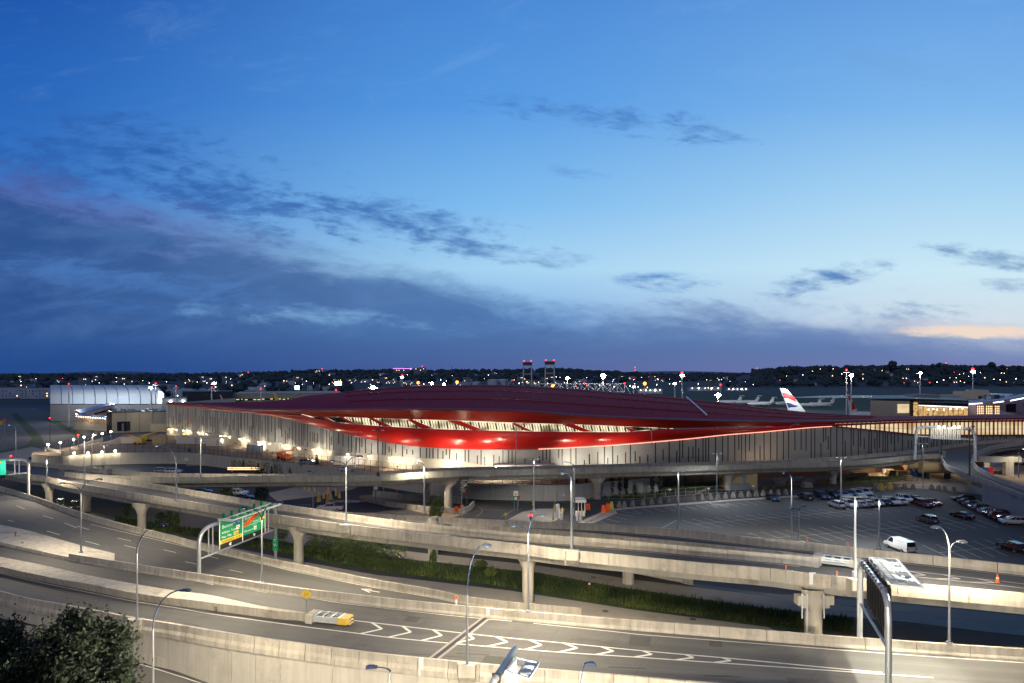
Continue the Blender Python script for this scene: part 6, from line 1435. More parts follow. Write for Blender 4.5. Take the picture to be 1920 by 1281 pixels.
def lift(p, rz, m, label, s=1.0, boom=True, up=.5, ln=7.0):
    e = empty('boom_lift', p, label, 'construction machine', 'construction machines', rz)
    mb = MB(); mb.box((0, 0, .9*s), (3.0*s, 2.0*s, .7*s)); mb.build('chassis', m, e)
    mb = MB(); mb.box((-.6*s, 0, 1.7*s), (1.9*s, 1.6*s, .9*s)); mb.build('turret', m, e)
    for x in (-1, 1):
        for q in (-1, 1): mb = MB(); mb.tube([(x*s, q*.85*s, .45*s), (x*s, q*1.15*s, .45*s)], .45*s, 10); mb.build('wheel', 'rubber', e)
    if boom:
        a = Vector((-.5*s, 0, 2.1*s)); b = a+Vector((math.cos(up), 0, math.sin(up)))*ln; mb = MB(); mb.bar(a, b, .35*s, .4*s); mb.build('boom', m, e)
        mb = MB()
        for dz in (0, 1.0):
            for u, v in (((-.5, -.8), (.5, -.8)), ((.5, -.8), (.5, .8)), ((.5, .8), (-.5, .8)), ((-.5, .8), (-.5, -.8))): mb.bar(b+Vector((u[0]+.6, u[1], dz-.4)), b+Vector((v[0]+.6, v[1], dz-.4)), .08)
        for u in (-.5, .5):
            for v in (-.8, .8): mb.bar(b+Vector((u+.6, v, -.4)), b+Vector((u+.6, v, .6)), .08)
        mb.build('basket', 'orange_plastic' if m != 'yellow_plastic' else 'sign_orange', e)
    return e
lift(P(275, 828, 3.4), .12, 'yellow_plastic', 'yellow boom lift reaching up right towards the terminal end', 1.2, up=.30, ln=17)
lift(P(262, 834, 3.4), 2.9, 'yellow_plastic', 'yellow and red machine beside the boom lift', 1.1, up=.2, ln=5)
lift(P(349, 822, 3.4), 0, 'sign_yellow', 'small yellow roller near the terminal wall', .8, boom=False)
lift(P(444, 833, 3.4), 1, 'orange_plastic', 'orange lift parked by the terminal wall near the blue toilets', .9, up=.9, ln=2)
lift(P(528, 860, 3.5), .3, 'orange_plastic', 'left orange lift by the service door of the terminal', 1.0, up=.15, ln=4); lift(P(536, 863, 3.5), 2.4, 'orange_plastic', 'right orange lift by the service door of the terminal', .9, up=.2, ln=3)
lift(P(1722, 893), .2, 'sign_orange', 'orange excavator-like machine under the viaduct at the right', 1.0, up=.7, ln=3.4); lift(P(1698, 892), 2.6, 'sign_orange', 'second orange machine behind the viaduct pier at the right', .9, up=.6, ln=3)
def pod(name, p, sz, m, label, cat, rz=0, roof=None, door=True, group=None):
    e = empty(name, p, label, cat, group, rz); mb = MB(); mb.box((0, 0, sz[2]/2), sz); mb.build('body', m, e)
    mb = MB(); mb.box((0, 0, sz[2]+.06), (sz[0]+.16, sz[1]+.16, .12)); mb.build('roof', roof or m, e)
    if door: mb = MB(); mb.box((sz[0]*.1, -sz[1]/2-.03, sz[2]*.45), (min(1.0, sz[0]*.6), .05, sz[2]*.8)); mb.build('door', 'galv', e)
    mb = MB()
    for x in range(int(sz[0]/1.2)): mb.box((-sz[0]/2+.6+x*1.2, -sz[1]/2-.02, sz[2]/2), (.06, .04, sz[2]*.92))
    if mb.v: mb.build('ribs', m, e)
mat('tent_white', (.62, .60, .55), .7, var=.06); mat('toilet_blue', (.06, .16, .5), .5, var=.05); mat('tan_box', (.50, .38, .20), .7, var=.1)
pod('site_container', P(364, 832, 3.5), (12, 3, 2.8), 'tent_white', 'long white site container beside the terminal wall', 'container', .12)
pod('site_container', P(407, 836, 3.5), (7, 3, 3.0), 'tent_white', 'cream double-door container right of the long white one', 'container', .1); pod('site_container', P(300, 833, 3.5), (4.6, 3, 3.2), 'tan_box', 'pale yellow container in the middle of the yard', 'container', .2)
pod('storage_tank', P(245, 831, 3.5), (6, 2.2, 2.2), 'tent_white', 'white covered tank body by the yellow machines', 'tank', .1, door=False)
pod('site_container', P(232, 808, 3.5), (4.5, 3, 4.2), 'black', 'tall black container stack behind the yard machines', 'container', 0)
for i, x in enumerate((467, 472, 478, 484, 489.5)):
    pod('portable_toilet', P(x, 846+i*.5, 3.5), (1.15, 1.15, 2.3), 'toilet_blue' if i in (0, 2) else ('galv' if i % 2 else 'ltb') if 'ltb' in M else ('galv' if i % 2 else 'toilet_blue'), ['leftmost blue portable toilet of five in the yard', 'grey portable toilet second of five in the yard', 'blue portable toilet in the middle of the row of five', 'grey portable toilet fourth of five in the yard', 'rightmost portable toilet of five in the yard'][i], 'portable toilet', 0, 'white_paint', True, 'portable toilets in the yard')
e = pod('site_tent', PX(697, 205, 3.5), (22, 5, 2.6), 'tent_white', 'long brightly lit white tent against the terminal wall above the viaduct', 'tent', .0, door=False)
e = pod('site_tent', PX(985, 181, 3.5), (16, 3, 3.0), 'tent_white', 'low bright white tent roof peeking over the viaduct right of the floodlight', 'tent', 0, door=False)
pod('utility_shed', P(1384, 915), (8.5, 5, 5.2), 'tan_box', 'tan windowless utility shed beside the viaduct pier', 'shed', 0)
pod('utility_cabinet', P(1387, 918.5), (5, 1.2, 1.5), 'galv', 'grey utility cabinet in front of the tan shed', 'cabinet', 0)
pod('site_container', P(1720, 893), (5.6, 3, 4.0), 'toilet_blue', 'blue container by the viaduct pier at the right', 'container', .1) if False else None
pod('site_container', P(1721, 893.5), (3.6, 2.4, 3.2), 'toilet_blue', 'blue container by the viaduct pier at the right', 'container', .1)
e = empty('tank_trailer', PX(1757, 199, 0), 'long tan horizontal tank lit warmly behind the right pier', 'tank'); mb = MB(); mb.tube([(-5, 0, 3.2), (5, 0, 3.2)], 1.6, 16); mb.build('tank', 'tan_box', e); mb = MB(); mb.box((-3, 0, .8), (.5, 2, 1.6)); mb.box((3, 0, .8), (.5, 2, 1.6)); mb.build('saddle', 'dark_metal', e)
e = empty('tank_trailer', PX(1718, 201, 0), 'shorter tan tank behind the orange machine at the right', 'tank'); mb = MB(); mb.tube([(-3.2, 0, 3.7), (3.2, 0, 3.7)], 1.4, 16); mb.build('tank', 'tan_box', e); mb = MB(); mb.box((-2, 0, 1.2), (.5, 2, 2.4)); mb.box((2, 0, 1.2), (.5, 2, 2.4)); mb.build('saddle', 'dark_metal', e)
e = empty('warning_board', P(1354.5, 915), 'yellow warning board on a yellow post left of the viaduct pier', 'sign'); mb = MB(); mb.box((0, 0, 3.6), (1.9, .15, 1.9)); mb.build('panel', 'yellow_plastic', e); mb = MB(); mb.box((.3, 0, 1.3), (.45, .3, 2.6)); mb.build('post', 'yellow_plastic', e); mb = MB(); mb.box((0, -.1, 3.8), (.2, .05, .8)); mb.box((0, -.1, 3.1), (.2, .05, .22)); mb.build('mark', 'black', e)
# concrete path ramp in the planting
tag(area('path_ramp', [(1303,925),(1312,926),(1345,908),(1338,907)], 'dirt', .06), kind='structure')
# kiosk with white frame
K = empty('toll_booth', P(1086, 966), 'small glazed white toll booth between the lamp posts', 'booth'); mb = MB(); mb.box((0, 0, .55), (2.3, 2.2, 1.1)); mb.box((0, 0, 3.2), (2.8, 2.6, .55)); mb.build('body', 'white_paint', K)
mb = MB(); mb.box((0, 0, 2.0), (2.0, 1.9, 1.85)); mb.build('windows', 'glass_dark', K); mb = MB()
for x in (-1.05, -.3, .4, 1.05): mb.box((x, -1.0, 2.0), (.12, .12, 1.9))
mb.build('frame', 'white_paint', K); mb = MB(); mb.box((0, 0, 3.7), (2.2, .2, .25)); mb.build('roof_unit', 'white_paint', K)
def kiosk(x, y, m, label, h=1.5, w=.5, cat='ticket machine', top=None):
    e = empty('ticket_machine' if cat == 'ticket machine' else 'bollard', P(x, y), label, cat); mb = MB(); mb.prism([(-w/2, -w/2, 0), (w/2, -w/2, 0), (w/2, -w/2, h*.75), (w/2, 0, h), (-w/2, 0, h), (-w/2, -w/2, h*.75)], (0, .01, 0)) if False else mb.lathe((0, 0, 0), [(w/2, 0), (w/2, h*.85), (w*.4, h)], 10 if cat != 'ticket machine' else 4); mb.build('body', m, e)
    if top: mb = MB(); mb.lathe((0, 0, h), [(w*.45, 0), (w*.45, .1)], 8); mb.build('cap', top, e)
for i, (x, y, m, lab, h, w) in enumerate(((1041,960,'yellow_plastic','yellow bollard at the left side of the booth island',1.7,.4),(1046,962,'galv_light','silver ticket machine nearest the yellow bollard',2.0,.8),(1047,972,'galv_light','white ticket machine in the second line',2.0,.75),(1052.5,975,'white_paint','white ticket cabinet by the ramp edge',1.6,.6),(1054.5,971,'yellow_plastic','thin yellow post in front of the booth',2.2,.3),(1094.5,962,'white_paint','white cabinet right of the toll booth',1.9,.9),(1084,977,'white_paint','left one of two white cabinets at the barrier',2.0,.8),(1089,978,'white_paint','right one of two white cabinets at the barrier',1.5,.6),(1091,976,'yellow_plastic','thin yellow post right of the white cabinets',2.4,.3),(1075,966,'white_paint','thin white cabinet left of the booth',1.6,.4))): kiosk(x, y, m, lab, h, w, 'bollard' if 'bollard' in lab or 'post' in lab else 'ticket machine')
def blockb(x, y, m, label, h=1.25, w=1.0, group=None, p=None, top=.45):
    mb = MB(); a = w/2; b = w*top/2
    for z, r in ((0, a), (h*.2, a*.97), (h, b)): mb.v += [(-r, -r, z), (r, -r, z), (r, r, z), (-r, r, z)]
    for i in (0, 4):
        for j in range(4): k = (j+1) % 4; mb.f.append((i+j, i+k, i+k+4, i+j+4)); mb.m.append(0)
    mb.f.append((8, 9, 10, 11)); mb.m.append(0); o = mb.build('concrete_block', m); o.location = p or P(x, y); return tag(o, label, 'concrete block', group)
mat('block_grey', (.20, .19, .17), .9, var=.2)
bl = [(1161,953),(1171,952),(1186,950),(1206,948.3),(1222,946.6),(1238.5,945),(1254.5,943.6),(1270,942.3),(1285,941),(1301,940),(1316,938.6),(1331.5,937.6),(1346,936.6),(1360,935.6),(1375,934.5),(1390,933.6),(1404,932.6),(1418,931.7),(1431,930.6),(1445.5,929.6),(1459,928.8),(1473,928)]
first = None
for i, (x, y) in enumerate(bl):
    if first is None: first = blockb(x, y-.8, 'block_grey', 'grey bell-shaped concrete block in the row along the back kerb of the parking lot', 1.4, 1.0, 'concrete blocks along the lot kerb'); first.location.z = .13
    else: o = first.copy(); COL.objects.link(o); o.location = P(x, y-.8, .13); o.rotation_euler.z = rnd.uniform(-.3, .3)
for i, (x, y) in enumerate(((1640,917),(1679,917),(1696,916),(1712,918),(1747,918),(1760,919.5),(1771,921),(1788,923.5))):
    o = first.copy(); COL.objects.link(o); o.location = P(x, y, .13); o['label'] = 'grey bell-shaped concrete block on the pale paving at the right end of the lot'; o['group'] = 'concrete blocks on the right paving'
blockb(1652.5, 919, 'yellow_plastic', 'left yellow-painted concrete block behind the white cars', 1.7, 1.2); blockb(1668.5, 917.5, 'yellow_plastic', 'right yellow-painted concrete block behind the white cars', 1.8, 1.2)
blockb(1131.5, 962, 'sign_orange', 'first orange block at the left corner of the lot', 1.7, 1.0, top=.6); blockb(1139.5, 959.5, 'sign_orange', 'second orange block at the corner of the lot', 1.8, 1.0, top=.6); blockb(1146.5, 956, 'yellow_plastic', 'yellow block next to the two orange ones', 1.8, 1.0, top=.5)
o = blockb(1102.5, 956, 'sign_orange', 'orange and yellow drum right of the toll booth', 1.3, 1.0, top=.85)
TB = [(598.5,941,'yellow_plastic','tall yellow pointed block nearest the pickup truck',1.9,.9),(614,943,'yellow_plastic','yellow square-topped block right of the pointed yellow one',2.1,.75),(607,935,'tan_box','cream block behind the two yellow ones',1.4,.5),(618.5,933,'tan_box','small cream block behind the square yellow block',1.3,.5),(615.5,926,'tan_box','big cream block at the far end of the toll island',1.5,1.0),(629.5,930,'tan_box','cream block beside the black ticket column',1.7,.9),(580.5,921.5,'tan_box','bright block third from the left beneath the viaduct',1.0,.9),(590.5,922.5,'tan_box','bright block right of the third one beneath the viaduct',1.0,.9),(571.5,919.5,'tan_box','bright block at the far left beneath the viaduct',.8,.7),(636.5,934,'yellow_plastic','thin yellow pillar behind the black column',1.4,.6),(621,938,'concrete','grey pointed block by the zebra hatching',1.4,.8)]
for x, y, m, lab, h, w in TB: blockb(x, y, m, lab, h*1.1, w, top=.35)
e = empty('ticket_column', P(625, 934), 'black ticket column with a pale head on the toll island', 'ticket machine'); mb = MB(); mb.box((0, 0, .9), (.6, .5, 1.8)); mb.build('body', 'black', e); mb = MB(); mb.box((0, 0, 2.1), (.8, .6, .5)); mb.build('head', 'galv', e)
e = empty('barrier_box', P(680.5, 941), 'grey gate box with a red and white arm base beside the dirt island', 'gate'); mb = MB(); mb.box((0, 0, .7), (.9, .6, 1.4)); mb.build('body', 'galv', e); mb = MB(); mb.box((-.3, -.35, .6), (.4, .1, .6)); mb.build('label_plate', 'orange_plastic', e); mb = MB(); mb.lathe((.7, 0, 0), [(.15, 0), (.15, 1.5)], 8); mb.build('bollard', 'yellow_plastic', e)
for i, (x, y) in enumerate(((719,922),(744,923.5))):
    e = empty('delineator', P(x, y), ['left thin orange delineator on the white kerb under the viaduct', 'right thin orange delineator on the white kerb under the viaduct'][i], 'delineator'); mb = MB(); mb.tube([(0, 0, 0), (0, 0, 1.3)], .09, 6); mb.build('post', 'sign_orange', e); mb = MB(); mb.tube([(0, 0, .8), (0, 0, 1.0)], .1, 6); mb.build('band', 'sign_white', e)
# jersey blocks on the curve of the middle island
mb = MB(); sweep(mb, [P(x, y) for x, y in ((694,942),(730,950),(780,956),(830,961),(866,964),(880,957),(888,948))], [(-.35, 0), (-.2, 1.1), (.2, 1.1), (.35, 0)], seg=3.1, gap=.15); tag(mb.build('block_wall', 'concrete_old'), 'curved line of weathered barrier blocks round the dirt island below the piers', 'barrier')
mb = MB(); sweep(mb, [P(x, y, .0) for x, y in ((700,932),(750,938),(800,940),(866,945))], [(-.3, 0), (-.3, 1.6), (.3, 1.6), (.3, 0)], seg=3.1, gap=.1); tag(mb.build('planter_wall', 'concrete_old'), 'low tan planter wall behind the piers on the dirt island', 'wall')
# traffic lights at the left edge
e = empty('traffic_light', P(22, 880), 'red traffic light glowing over the left gantry', 'traffic light'); zl = HC-(856.5-HY)*P(22, 880).y/F; mb = MB(); mb.tube([(0, 0, 0), (0, 0, zl)], .12, 6); mb.build('pole', 'dark_metal', e); mb = MB(); mb.box((0, 0, zl), (.5, .4, 1.2)); mb.build('housing', 'black', e); mb = MB(); mb.ball((0, -.3, zl+.2), .3); mb.build('red_lamp', 'lamp_red', e)
e = empty('traffic_light', P(995, 980), 'red traffic light shining just above the ramp barrier in the middle', 'traffic light'); zl = HC-(967.5-HY)*P(995, 980).y/F; mb = MB(); mb.tube([(0, 0, 0), (0, 0, zl-.5)], .1, 6); mb.build('pole', 'dark_metal', e); mb = MB(); mb.box((0, 0, zl), (.5, .4, 1.2)); mb.build('housing', 'black', e); mb = MB(); mb.ball((0, -.3, zl+.2), .26); mb.build('red_lamp', 'lamp_red', e)
for i, (x, y, m) in enumerate(((101,855,'lamp_red'),(99,862,'lamp_red'),(147,816,'lamp_red'),(94,784,'lamp_red'))):
    d = 250 if y > 800 else 300; e = empty('traffic_light', PX(x, d), ['red signal on the pink-lit wall', 'lower red signal in front of the pink-lit wall', 'red signal among the trees left of the yard', 'red signal by the small street trees near the hangar'][i], 'traffic light'); z = HC-(y-HY)*d/F; mb = MB(); mb.tube([(0, 0, 0), (0, 0, z)], .1, 6); mb.build('pole', 'dark_metal', e); mb = MB(); mb.ball((0, -.2, z), .28); mb.build('red_lamp', m, e)
# street signs at the left
for x, y, m, lab, w, h in ((2,793,'yellow_plastic','yellow sign plate at the left edge',1.6,1.5),(8.5,788,'sign_orange','orange square work sign at the left edge',1.3,1.1),(70,852,'sign_orange','orange triangular work sign by the black equipment',1.5,1.2)):
    d = 270 if y < 800 else 240; z = HC-(y-HY)*d/F; e = empty('work_sign', PX(x, d), lab, 'road sign'); mb = MB(); mb.bar((0, 0, 0), (0, 0, z), .1); mb.build('post', 'galv', e); mb = MB(); mb.box((0, -.1, z), (w, .06, h)); mb.build('panel', m, e)
# parking stall lines, each bay in perspective of the real lot
mk = MB()
def stalls(f0, f1, n0, n1, w=.10, mid=True):
    F0, F1, N0, N1 = P(*f0, .03), P(*f1, .03), P(*n0, .03), P(*n1, .03); n = int((F1-F0).length/2.7)
    for i in range(n+1): t = i/n; ribbon(mk, [F0.lerp(F1, t), N0.lerp(N1, t)], w)
    if mid: ribbon(mk, [F0.lerp(N0, .5), F1.lerp(N1, .5)], w)
stalls((1186,956.5),(1520,931.5),(1204,963),(1548,937.5), mid=False)
stalls((1530,932),(1650,922),(1556,937),(1680,927), mid=False)
stalls((1277,975),(1705,940.5),(1332,990.7),(1775,952))
stalls((1403,999),(1783,968.7),(1470,1022),(1850,989.7))
stalls((1730,1022),(1935,1004),(1793,1052),(2000,1031))
stalls((1115,975),(1160,958),(1150,985),(1200,964), mid=False)
for a, b in (((1272,974),(1240,991)),((1830,974),(1872,989)),((1790,969),(1830,974))): ribbon(mk, [P(*a, .032), P(*b, .032)], .1)
for i in range(9): ribbon(mk, [P(1330+i*4, 942.5+i*.45, .032), P(1337+i*4, 948.5-abs(i-4)*.3, .032)], .1)
ribbon(mk, [P(1328,942,.033), P(1344,951,.033), P(1367,950,.033)], .1)
for i in range(12): ribbon(mk, [P(1640+i*6, 928-i*.4, .032), P(1646+i*6, 931-i*.5, .032)], .12)
ribbon(mk, [P(x, y, .033) for x, y in ((1640,931.5),(1700,927),(1712,923),(1650,924),(1640,928))], .1)
tag(mk.build('bay_line', 'paint_lot'), kind='structure')
mk = MB()
for pts in ([(881,946),(890,947),(898,950),(904,956),(903,961),(897,966),(893,969)], [(883,953),(896,952)], [(883,961),(899,958)], [(904,955.5),(958,958)], [(940,969),(955,961),(962,957),(980,954)], [(860,933),(1000,941),(1100,943),(1250,936),(1400,926),(1600,913)]):
    ribbon(mk, [P(x, y, .045) for x, y in pts], .14)
for i in range(7): ribbon(mk, [P(622+i*7.5, 942.5, .05), P(632+i*7.5, 938, .05)], .45)
ribbon(mk, [P(620,942.6,.055), P(668,938.5,.055), P(664,938,.055), P(632,938,.055)], .16)
for i in range(5): ribbon(mk, [P(560+i*6, 947.5+i*.2, .05), P(563+i*6, 945.5, .05)], .2)
for pts in ([(40,800),(56,812),(60,822)], [(85,798),(120,822)], [(60,778),(150,836)]): ribbon(mk, [P(x, y, .05) for x, y in pts], .2)
tag(mk.build('lane_marking', 'paint_white'), kind='structure')
mk = MB()
for pts in ([(1825,870),(1832,881),(1850,892),(1880,904),(1920,918)],): ribbon(mk, [L(pts, lambda p: smooth_lut(zF, p)-1.03)(x) for x in span(1826, 1960, 8)], .14, .01)
for pts in ([(1812,904),(1822,911)], [(80,798),(118,818)]): ribbon(mk, [P(x, y, .05) for x, y in pts], .25)
tag(mk.build('lane_marking', 'paint_yellow'), kind='structure')
# site litter on the dirt yard under the viaduct
for i, (x, y, w, d, h, m, lab) in enumerate(((1493,903,6,2,1.2,'tent_white','white wrapped pallet load on the dirt yard, left of the pier'),(1460,906,3,2,1.4,'tent_white','small heap of white bags on the dirt yard'),(1515,904,3.5,1.5,1.2,'tent_white','white wrapped load next to the pier'),(1610,892,5,2,1.0,'tan_box','low stack of pale boards behind the right pier'),(1678,892,5,2,1.6,'soil','brown crate stack on the dirt yard at the right'),(1693,893,4.5,2,1.7,'dirt','tan crate stack beside the brown one'),(1665,889,3,2,1.6,'tent_white','small white crate by the brown stacks'),(1703,902,1.6,1.5,1.6,'dirt','single tan crate near the kerb'),(1513,914,2.6,1.6,1.4,'concrete_old','grey concrete block left of the round pier'))):
    e = empty('material_stack', P(x, y), lab, 'building material'); mb = MB()
    for k in range(3): mb.box((0, rnd.uniform(-.1, .1), h*(k+.5)/3), (w*(1-.08*k), d, h/3-.04))
    mb.build('load', m, e); mb = MB(); mb.box((0, 0, .04), (w*1.03, d*1.05, .08)); mb.build('pallet', 'soil', e)
for i, (x, y) in enumerate(((1443,901),(1448,900),(1384,868))): pass
e = empty('site_barrier', P(1499, 897), 'orange square site barrier frame by the brown fence', 'site barrier'); mb = MB(); [mb.bar((s*2, 0, 0), (s*2, 0, 2.0), .25) for s in (-1, 1)]; mb.bar((-2, 0, 1.8), (2, 0, 1.8), .25); mb.build('frame', 'sign_orange', e)
e = empty('arrow_trailer', P(462, 884, .3), 'low trailer with rows of lit strips by the viaduct edge', 'trailer'); mb = MB(); mb.box((0, 0, .7), (12, 1.5, .5)); mb.build('deck', 'dark_metal', e); mb = MB(); mb.box((-.5, -.8, 1.2), (10, .1, .25)); mb.box((-.5, -.8, .7), (10, .1, .2)); mb.build('light_bar', 'win_warm', e)
e = empty('board', P(350, 874), 'small white board sign at the end of a pink-tan kerb', 'sign'); mb = MB(); mb.bar((0, 0, 0), (0, 0, 2), .1); mb.build('post', 'galv', e); mb = MB(); mb.box((0, -.1, 2.2), (1.4, .08, 1)); mb.build('panel', 'sign_white', e)
# equipment at the left corner
e = empty('signal_cabinet', P(78, 874), 'black signal cabinet with a green display beside the pink-lit wall', 'cabinet'); mb = MB(); mb.box((0, 0, 1.6), (1.8, 1, 3.2)); mb.build('body', 'black', e); mb = MB(); mb.box((0, -.52, 3.0), (1.2, .05, .5)); mb.build('display', 'green_lit', e)
# ================================================================ aircraft and far airport things
mat('tail_white', (.62, .64, .66), .4, var=.03); mat('tail_red', (.5, .03, .03), .4, var=0); mat('tail_navy', (.03, .04, .14), .4, var=0)
# big airliner whose fin shows over the roof: fin plane faces the picture
D1 = 330
def fin(e, pts, m, d, nm, th=.5, push=0.0):
    q = [PD(x, y, d)-e.location+Vector((0, push, 0)) for x, y in pts]; mb = MB(); mb.prism(q, (0, th, 0)); return mb.build(nm, m, e)
def curvepts(pts, n=6):
    out = []; t = [(i, p[0]) for i, p in enumerate(pts)]; u = [(i, p[1]) for i, p in enumerate(pts)]
    for i in range((len(pts)-1)*n+1): f = i/n; out.append((smooth_lut(t, f), smooth_lut(u, f)))
    return out
e = empty('airliner', PX(1490, D1, 0), 'white airliner fin with red and navy ribbon stripes rising over the red roof', 'airliner'); 
fin(e, [(1462,728),(1473,728.2),(1477,731),(1510,771),(1515,800),(1481,800),(1477,765)], 'tail_white', D1, 'fin')
rt_ = curvepts([(1467,736),(1474,736.5),(1482,740),(1490,745)], 4); rb_ = curvepts([(1493,753.5),(1486,751),(1479,747),(1470,746.5)], 4)
fin(e, rt_+rb_, 'tail_red', D1, 'stripe', .1, -.12)
bt_ = curvepts([(1474.5,755.5),(1482,756.5),(1489,759.5),(1497,761)], 4); bb_ = curvepts([(1497,761.5),(1490,763.5),(1484,763.5),(1479,765)], 4)
fin(e, bt_+bb_, 'tail_navy', D1, 'stripe', .1, -.12)
mb = MB(); mb.tube([PX(1440, D1, 4.5)-e.location, PX(1470, D1, 4.8)-e.location, PX(1500, D1, 5.2)-e.location, PX(1530, D1, 6.0)-e.location], [3, 3, 2.6, .8], 14); mb.build('fuselage', 'tail_white', e)
e = empty('airliner', PX(1620, 380, 0), 'airliner with a red and white fin and pale blue-lit fuselage left of the lounge', 'airliner')
fin(e, [(1589.5,740),(1593,739.5),(1607,769),(1598,790),(1594,790)], 'tail_white', 380, 'fin'); fin(e, [(1590,743),(1593,741.5),(1595,750),(1592,752)], 'tail_red', 380, 'stripe', .1, -.12); fin(e, [(1597,752),(1600,754),(1605,767),(1597,769)], 'tail_red', 380, 'stripe', .1, -.12)
mb = MB(); mb.tube([PX(1592, 380, 7)-e.location, PX(1605, 380, 6.6)-e.location, PX(1630, 380, 6.2)-e.location, PX(1680, 380, 6)-e.location], [.8, 2.3, 2.7, 2.7], 14); mb.build('fuselage', 'tail_white', e)
def jet(px, py, s, d, label, flip=1, m='tail_white'):
    b = PX(px, d, 0); e = empty('business_jet', b, label, 'jet', 'parked jets beyond the roof'); e.rotation_euler.z = 0
    mb = MB(); mb.tube([(flip*x*s, 0, z*s) for x, z in ((-9, 2.2), (-8, 2.2), (-6, 2.3), (3, 2.4), (7, 2.9), (9, 3.3))], [.1*s, .7*s, 1.2*s, 1.2*s, .7*s, .2*s], 10); mb.build('fuselage', m, e)
    mb = MB(); mb.prism([(flip*6*s, 0, 3*s), (flip*9*s, 0, 3.2*s), (flip*10.2*s, 0, 6.4*s), (flip*8.6*s, 0, 6.4*s)], (0, .3*s, 0)); mb.build('fin', m, e)
    mb = MB(); mb.prism([(flip*8.4*s, -3.5*s, 6.5*s), (flip*10.4*s, -3.5*s, 6.5*s), (flip*10.8*s, 3.5*s, 6.5*s), (flip*8.8*s, 3.5*s, 6.5*s)], (0, 0, .2*s)); mb.build('tailplane', m, e)
    mb = MB(); mb.prism([(flip*-2*s, 0, 1.6*s), (flip*1.5*s, 0, 1.6*s), (flip*4*s, -8.5*s, 2.0*s), (flip*3*s, -8.5*s, 2.0*s)], (0, 0, .2*s)); mb.prism([(flip*-2*s, 0, 1.6*s), (flip*1.5*s, 0, 1.6*s), (flip*4*s, 8.5*s, 2.0*s), (flip*3*s, 8.5*s, 2.0*s)], (0, 0, .2*s)); mb.build('wing', m, e)
    for x in (-6, 1.5): mb = MB(); mb.bar((flip*x*s, 0, 0), (flip*x*s, 0, 1.5*s), .3*s); mb.build('landing_gear', 'dark_metal', e)
jet(1365, 755, 1.35, 640, 'leftmost small white jet beyond the roof, just right of the bright floodlight'); jet(1398, 755, 1.35, 640, 'second white jet from the left beyond the roof'); jet(1425, 757, 1.3, 610, 'third white jet beyond the roof with a high tail'); jet(1455, 757, 1.2, 620, 'white jet just left of the airliner fin'); jet(1515, 757, 1.2, 590, 'dim jet right behind the airliner fin'); jet(1537, 756, 1.35, 590, 'dim grey jet with a T-shaped tail on the dark apron')
for x, y, s, c, lab, d, st in ((520,745,1,'yellow_plastic','yellow airliner fin behind the left roof shoulder',500,None),(418,745,1,'tail_white','white fin with pink and blue bands left of the garage',520,1)):
    e = empty('airliner', PX(x, d, 0), lab, 'airliner'); fin(e, [(x-8,737),(x-5,737),(x+3,749),(x+4,756),(x-3,756)] if st is None else [(x-6,740),(x-4,741),(x+3,755),(x-3,755)], c, d, 'fin'); mb = MB(); mb.tube([PX(x-6, d, 4)-e.location, PX(x+30, d, 4)-e.location], [1, 2.2], 10); mb.build('fuselage', 'tail_white', e)
    if st: fin(e, [(x-5.6,744),(x-4.2,744.5),(x-2,754),(x-3.2,754)], 'tail_red', d, 'stripe', .1, -.2)
# lift-bridge towers and the white truss
mat('tower_steel', (.20, .21, .22), .7, .2, var=.1); mat('truss_white', (.62, .66, .72), .6, var=.05)
for i, (x0, x1, yt) in enumerate(((981,997,677.5),(1022,1039.5,676))):
    d = 1500; e = empty('lift_bridge_tower', PX((x0+x1)/2, d), ['left portal tower of the far lift bridge with red lamps', 'right portal tower of the far lift bridge with red lamps'][i], 'bridge tower', 'lift bridge towers')
    w = (x1-x0)/2*d/F; h = HC-(yt-HY)*d/F
    mb = MB()
    for s in (-1, 1): mb.bar((s*w, 0, 0), (s*w*.92, 0, h-8), 2.6)
    mb.build('leg', 'truss_white', e); mb = MB(); mb.box((0, 0, h-9.5), (w*2, 3, 3)); mb.box((0, 0, h-28), (w*2, 2, 1.6)); mb.build('crossbeam', 'truss_white', e); mb = MB(); mb.box((0, 0, h-5), (w*2.15, 5, 6)); mb.build('machine_house', 'soil', e)
    for s in (-1, 1): mb = MB(); mb.ball((s*w*.85, -3, h+.5), 1.3); mb.build('beacon', 'lamp_red', e)
d = 560; e = empty('roof_truss', PX(1110, d), 'white triangulated steel truss rising behind the roof, under the big floodlight', 'truss'); mb = MB()
X0, X1 = 1010, 1171; N = 12; top = []; bot = []
for i in range(N+1):
    x = X0+(X1-X0)*i/N; h_ = min(1, .15+i/5); top.append(PD(x, 735-15*h_*1.0+0 if i else 724, d)); bot.append(PD(x, 735, d))
top = [PD(X0+(X1-X0)*i/N, 720, d) for i in range(N+1)]
inv = -e.location
for i in range(N):
    mb.bar(top[i]+inv, top[i+1]+inv, .55); mb.bar(bot[i]+inv, bot[i+1]+inv, .5)
    if i % 2: mb.bar(top[i]+inv, bot[i+1]+inv, .4)
    else: mb.bar(bot[i]+inv, top[i+1]+inv, .4)
    mb.bar(top[i]+inv, bot[i]+inv, .4)
    a_b = [p+Vector((0, 14, 0)) for p in (top[i], top[i+1], bot[i], bot[i+1])]; mb.bar(a_b[0]+inv, a_b[1]+inv, .5); mb.bar(a_b[0]+inv, a_b[3]+inv, .35); mb.bar(top[i]+inv, a_b[0]+inv, .35); mb.bar(bot[i]+inv, a_b[0]+inv, .3)
mb.bar(top[N]+inv, PD(1182, 738, d)+inv, .5); mb.bar(top[N]+inv, bot[N]+inv, .5); mb.bar(top[0]+inv, PD(998, 727, d)+inv, .5)
mb.build('truss_frame', 'truss_white', e)
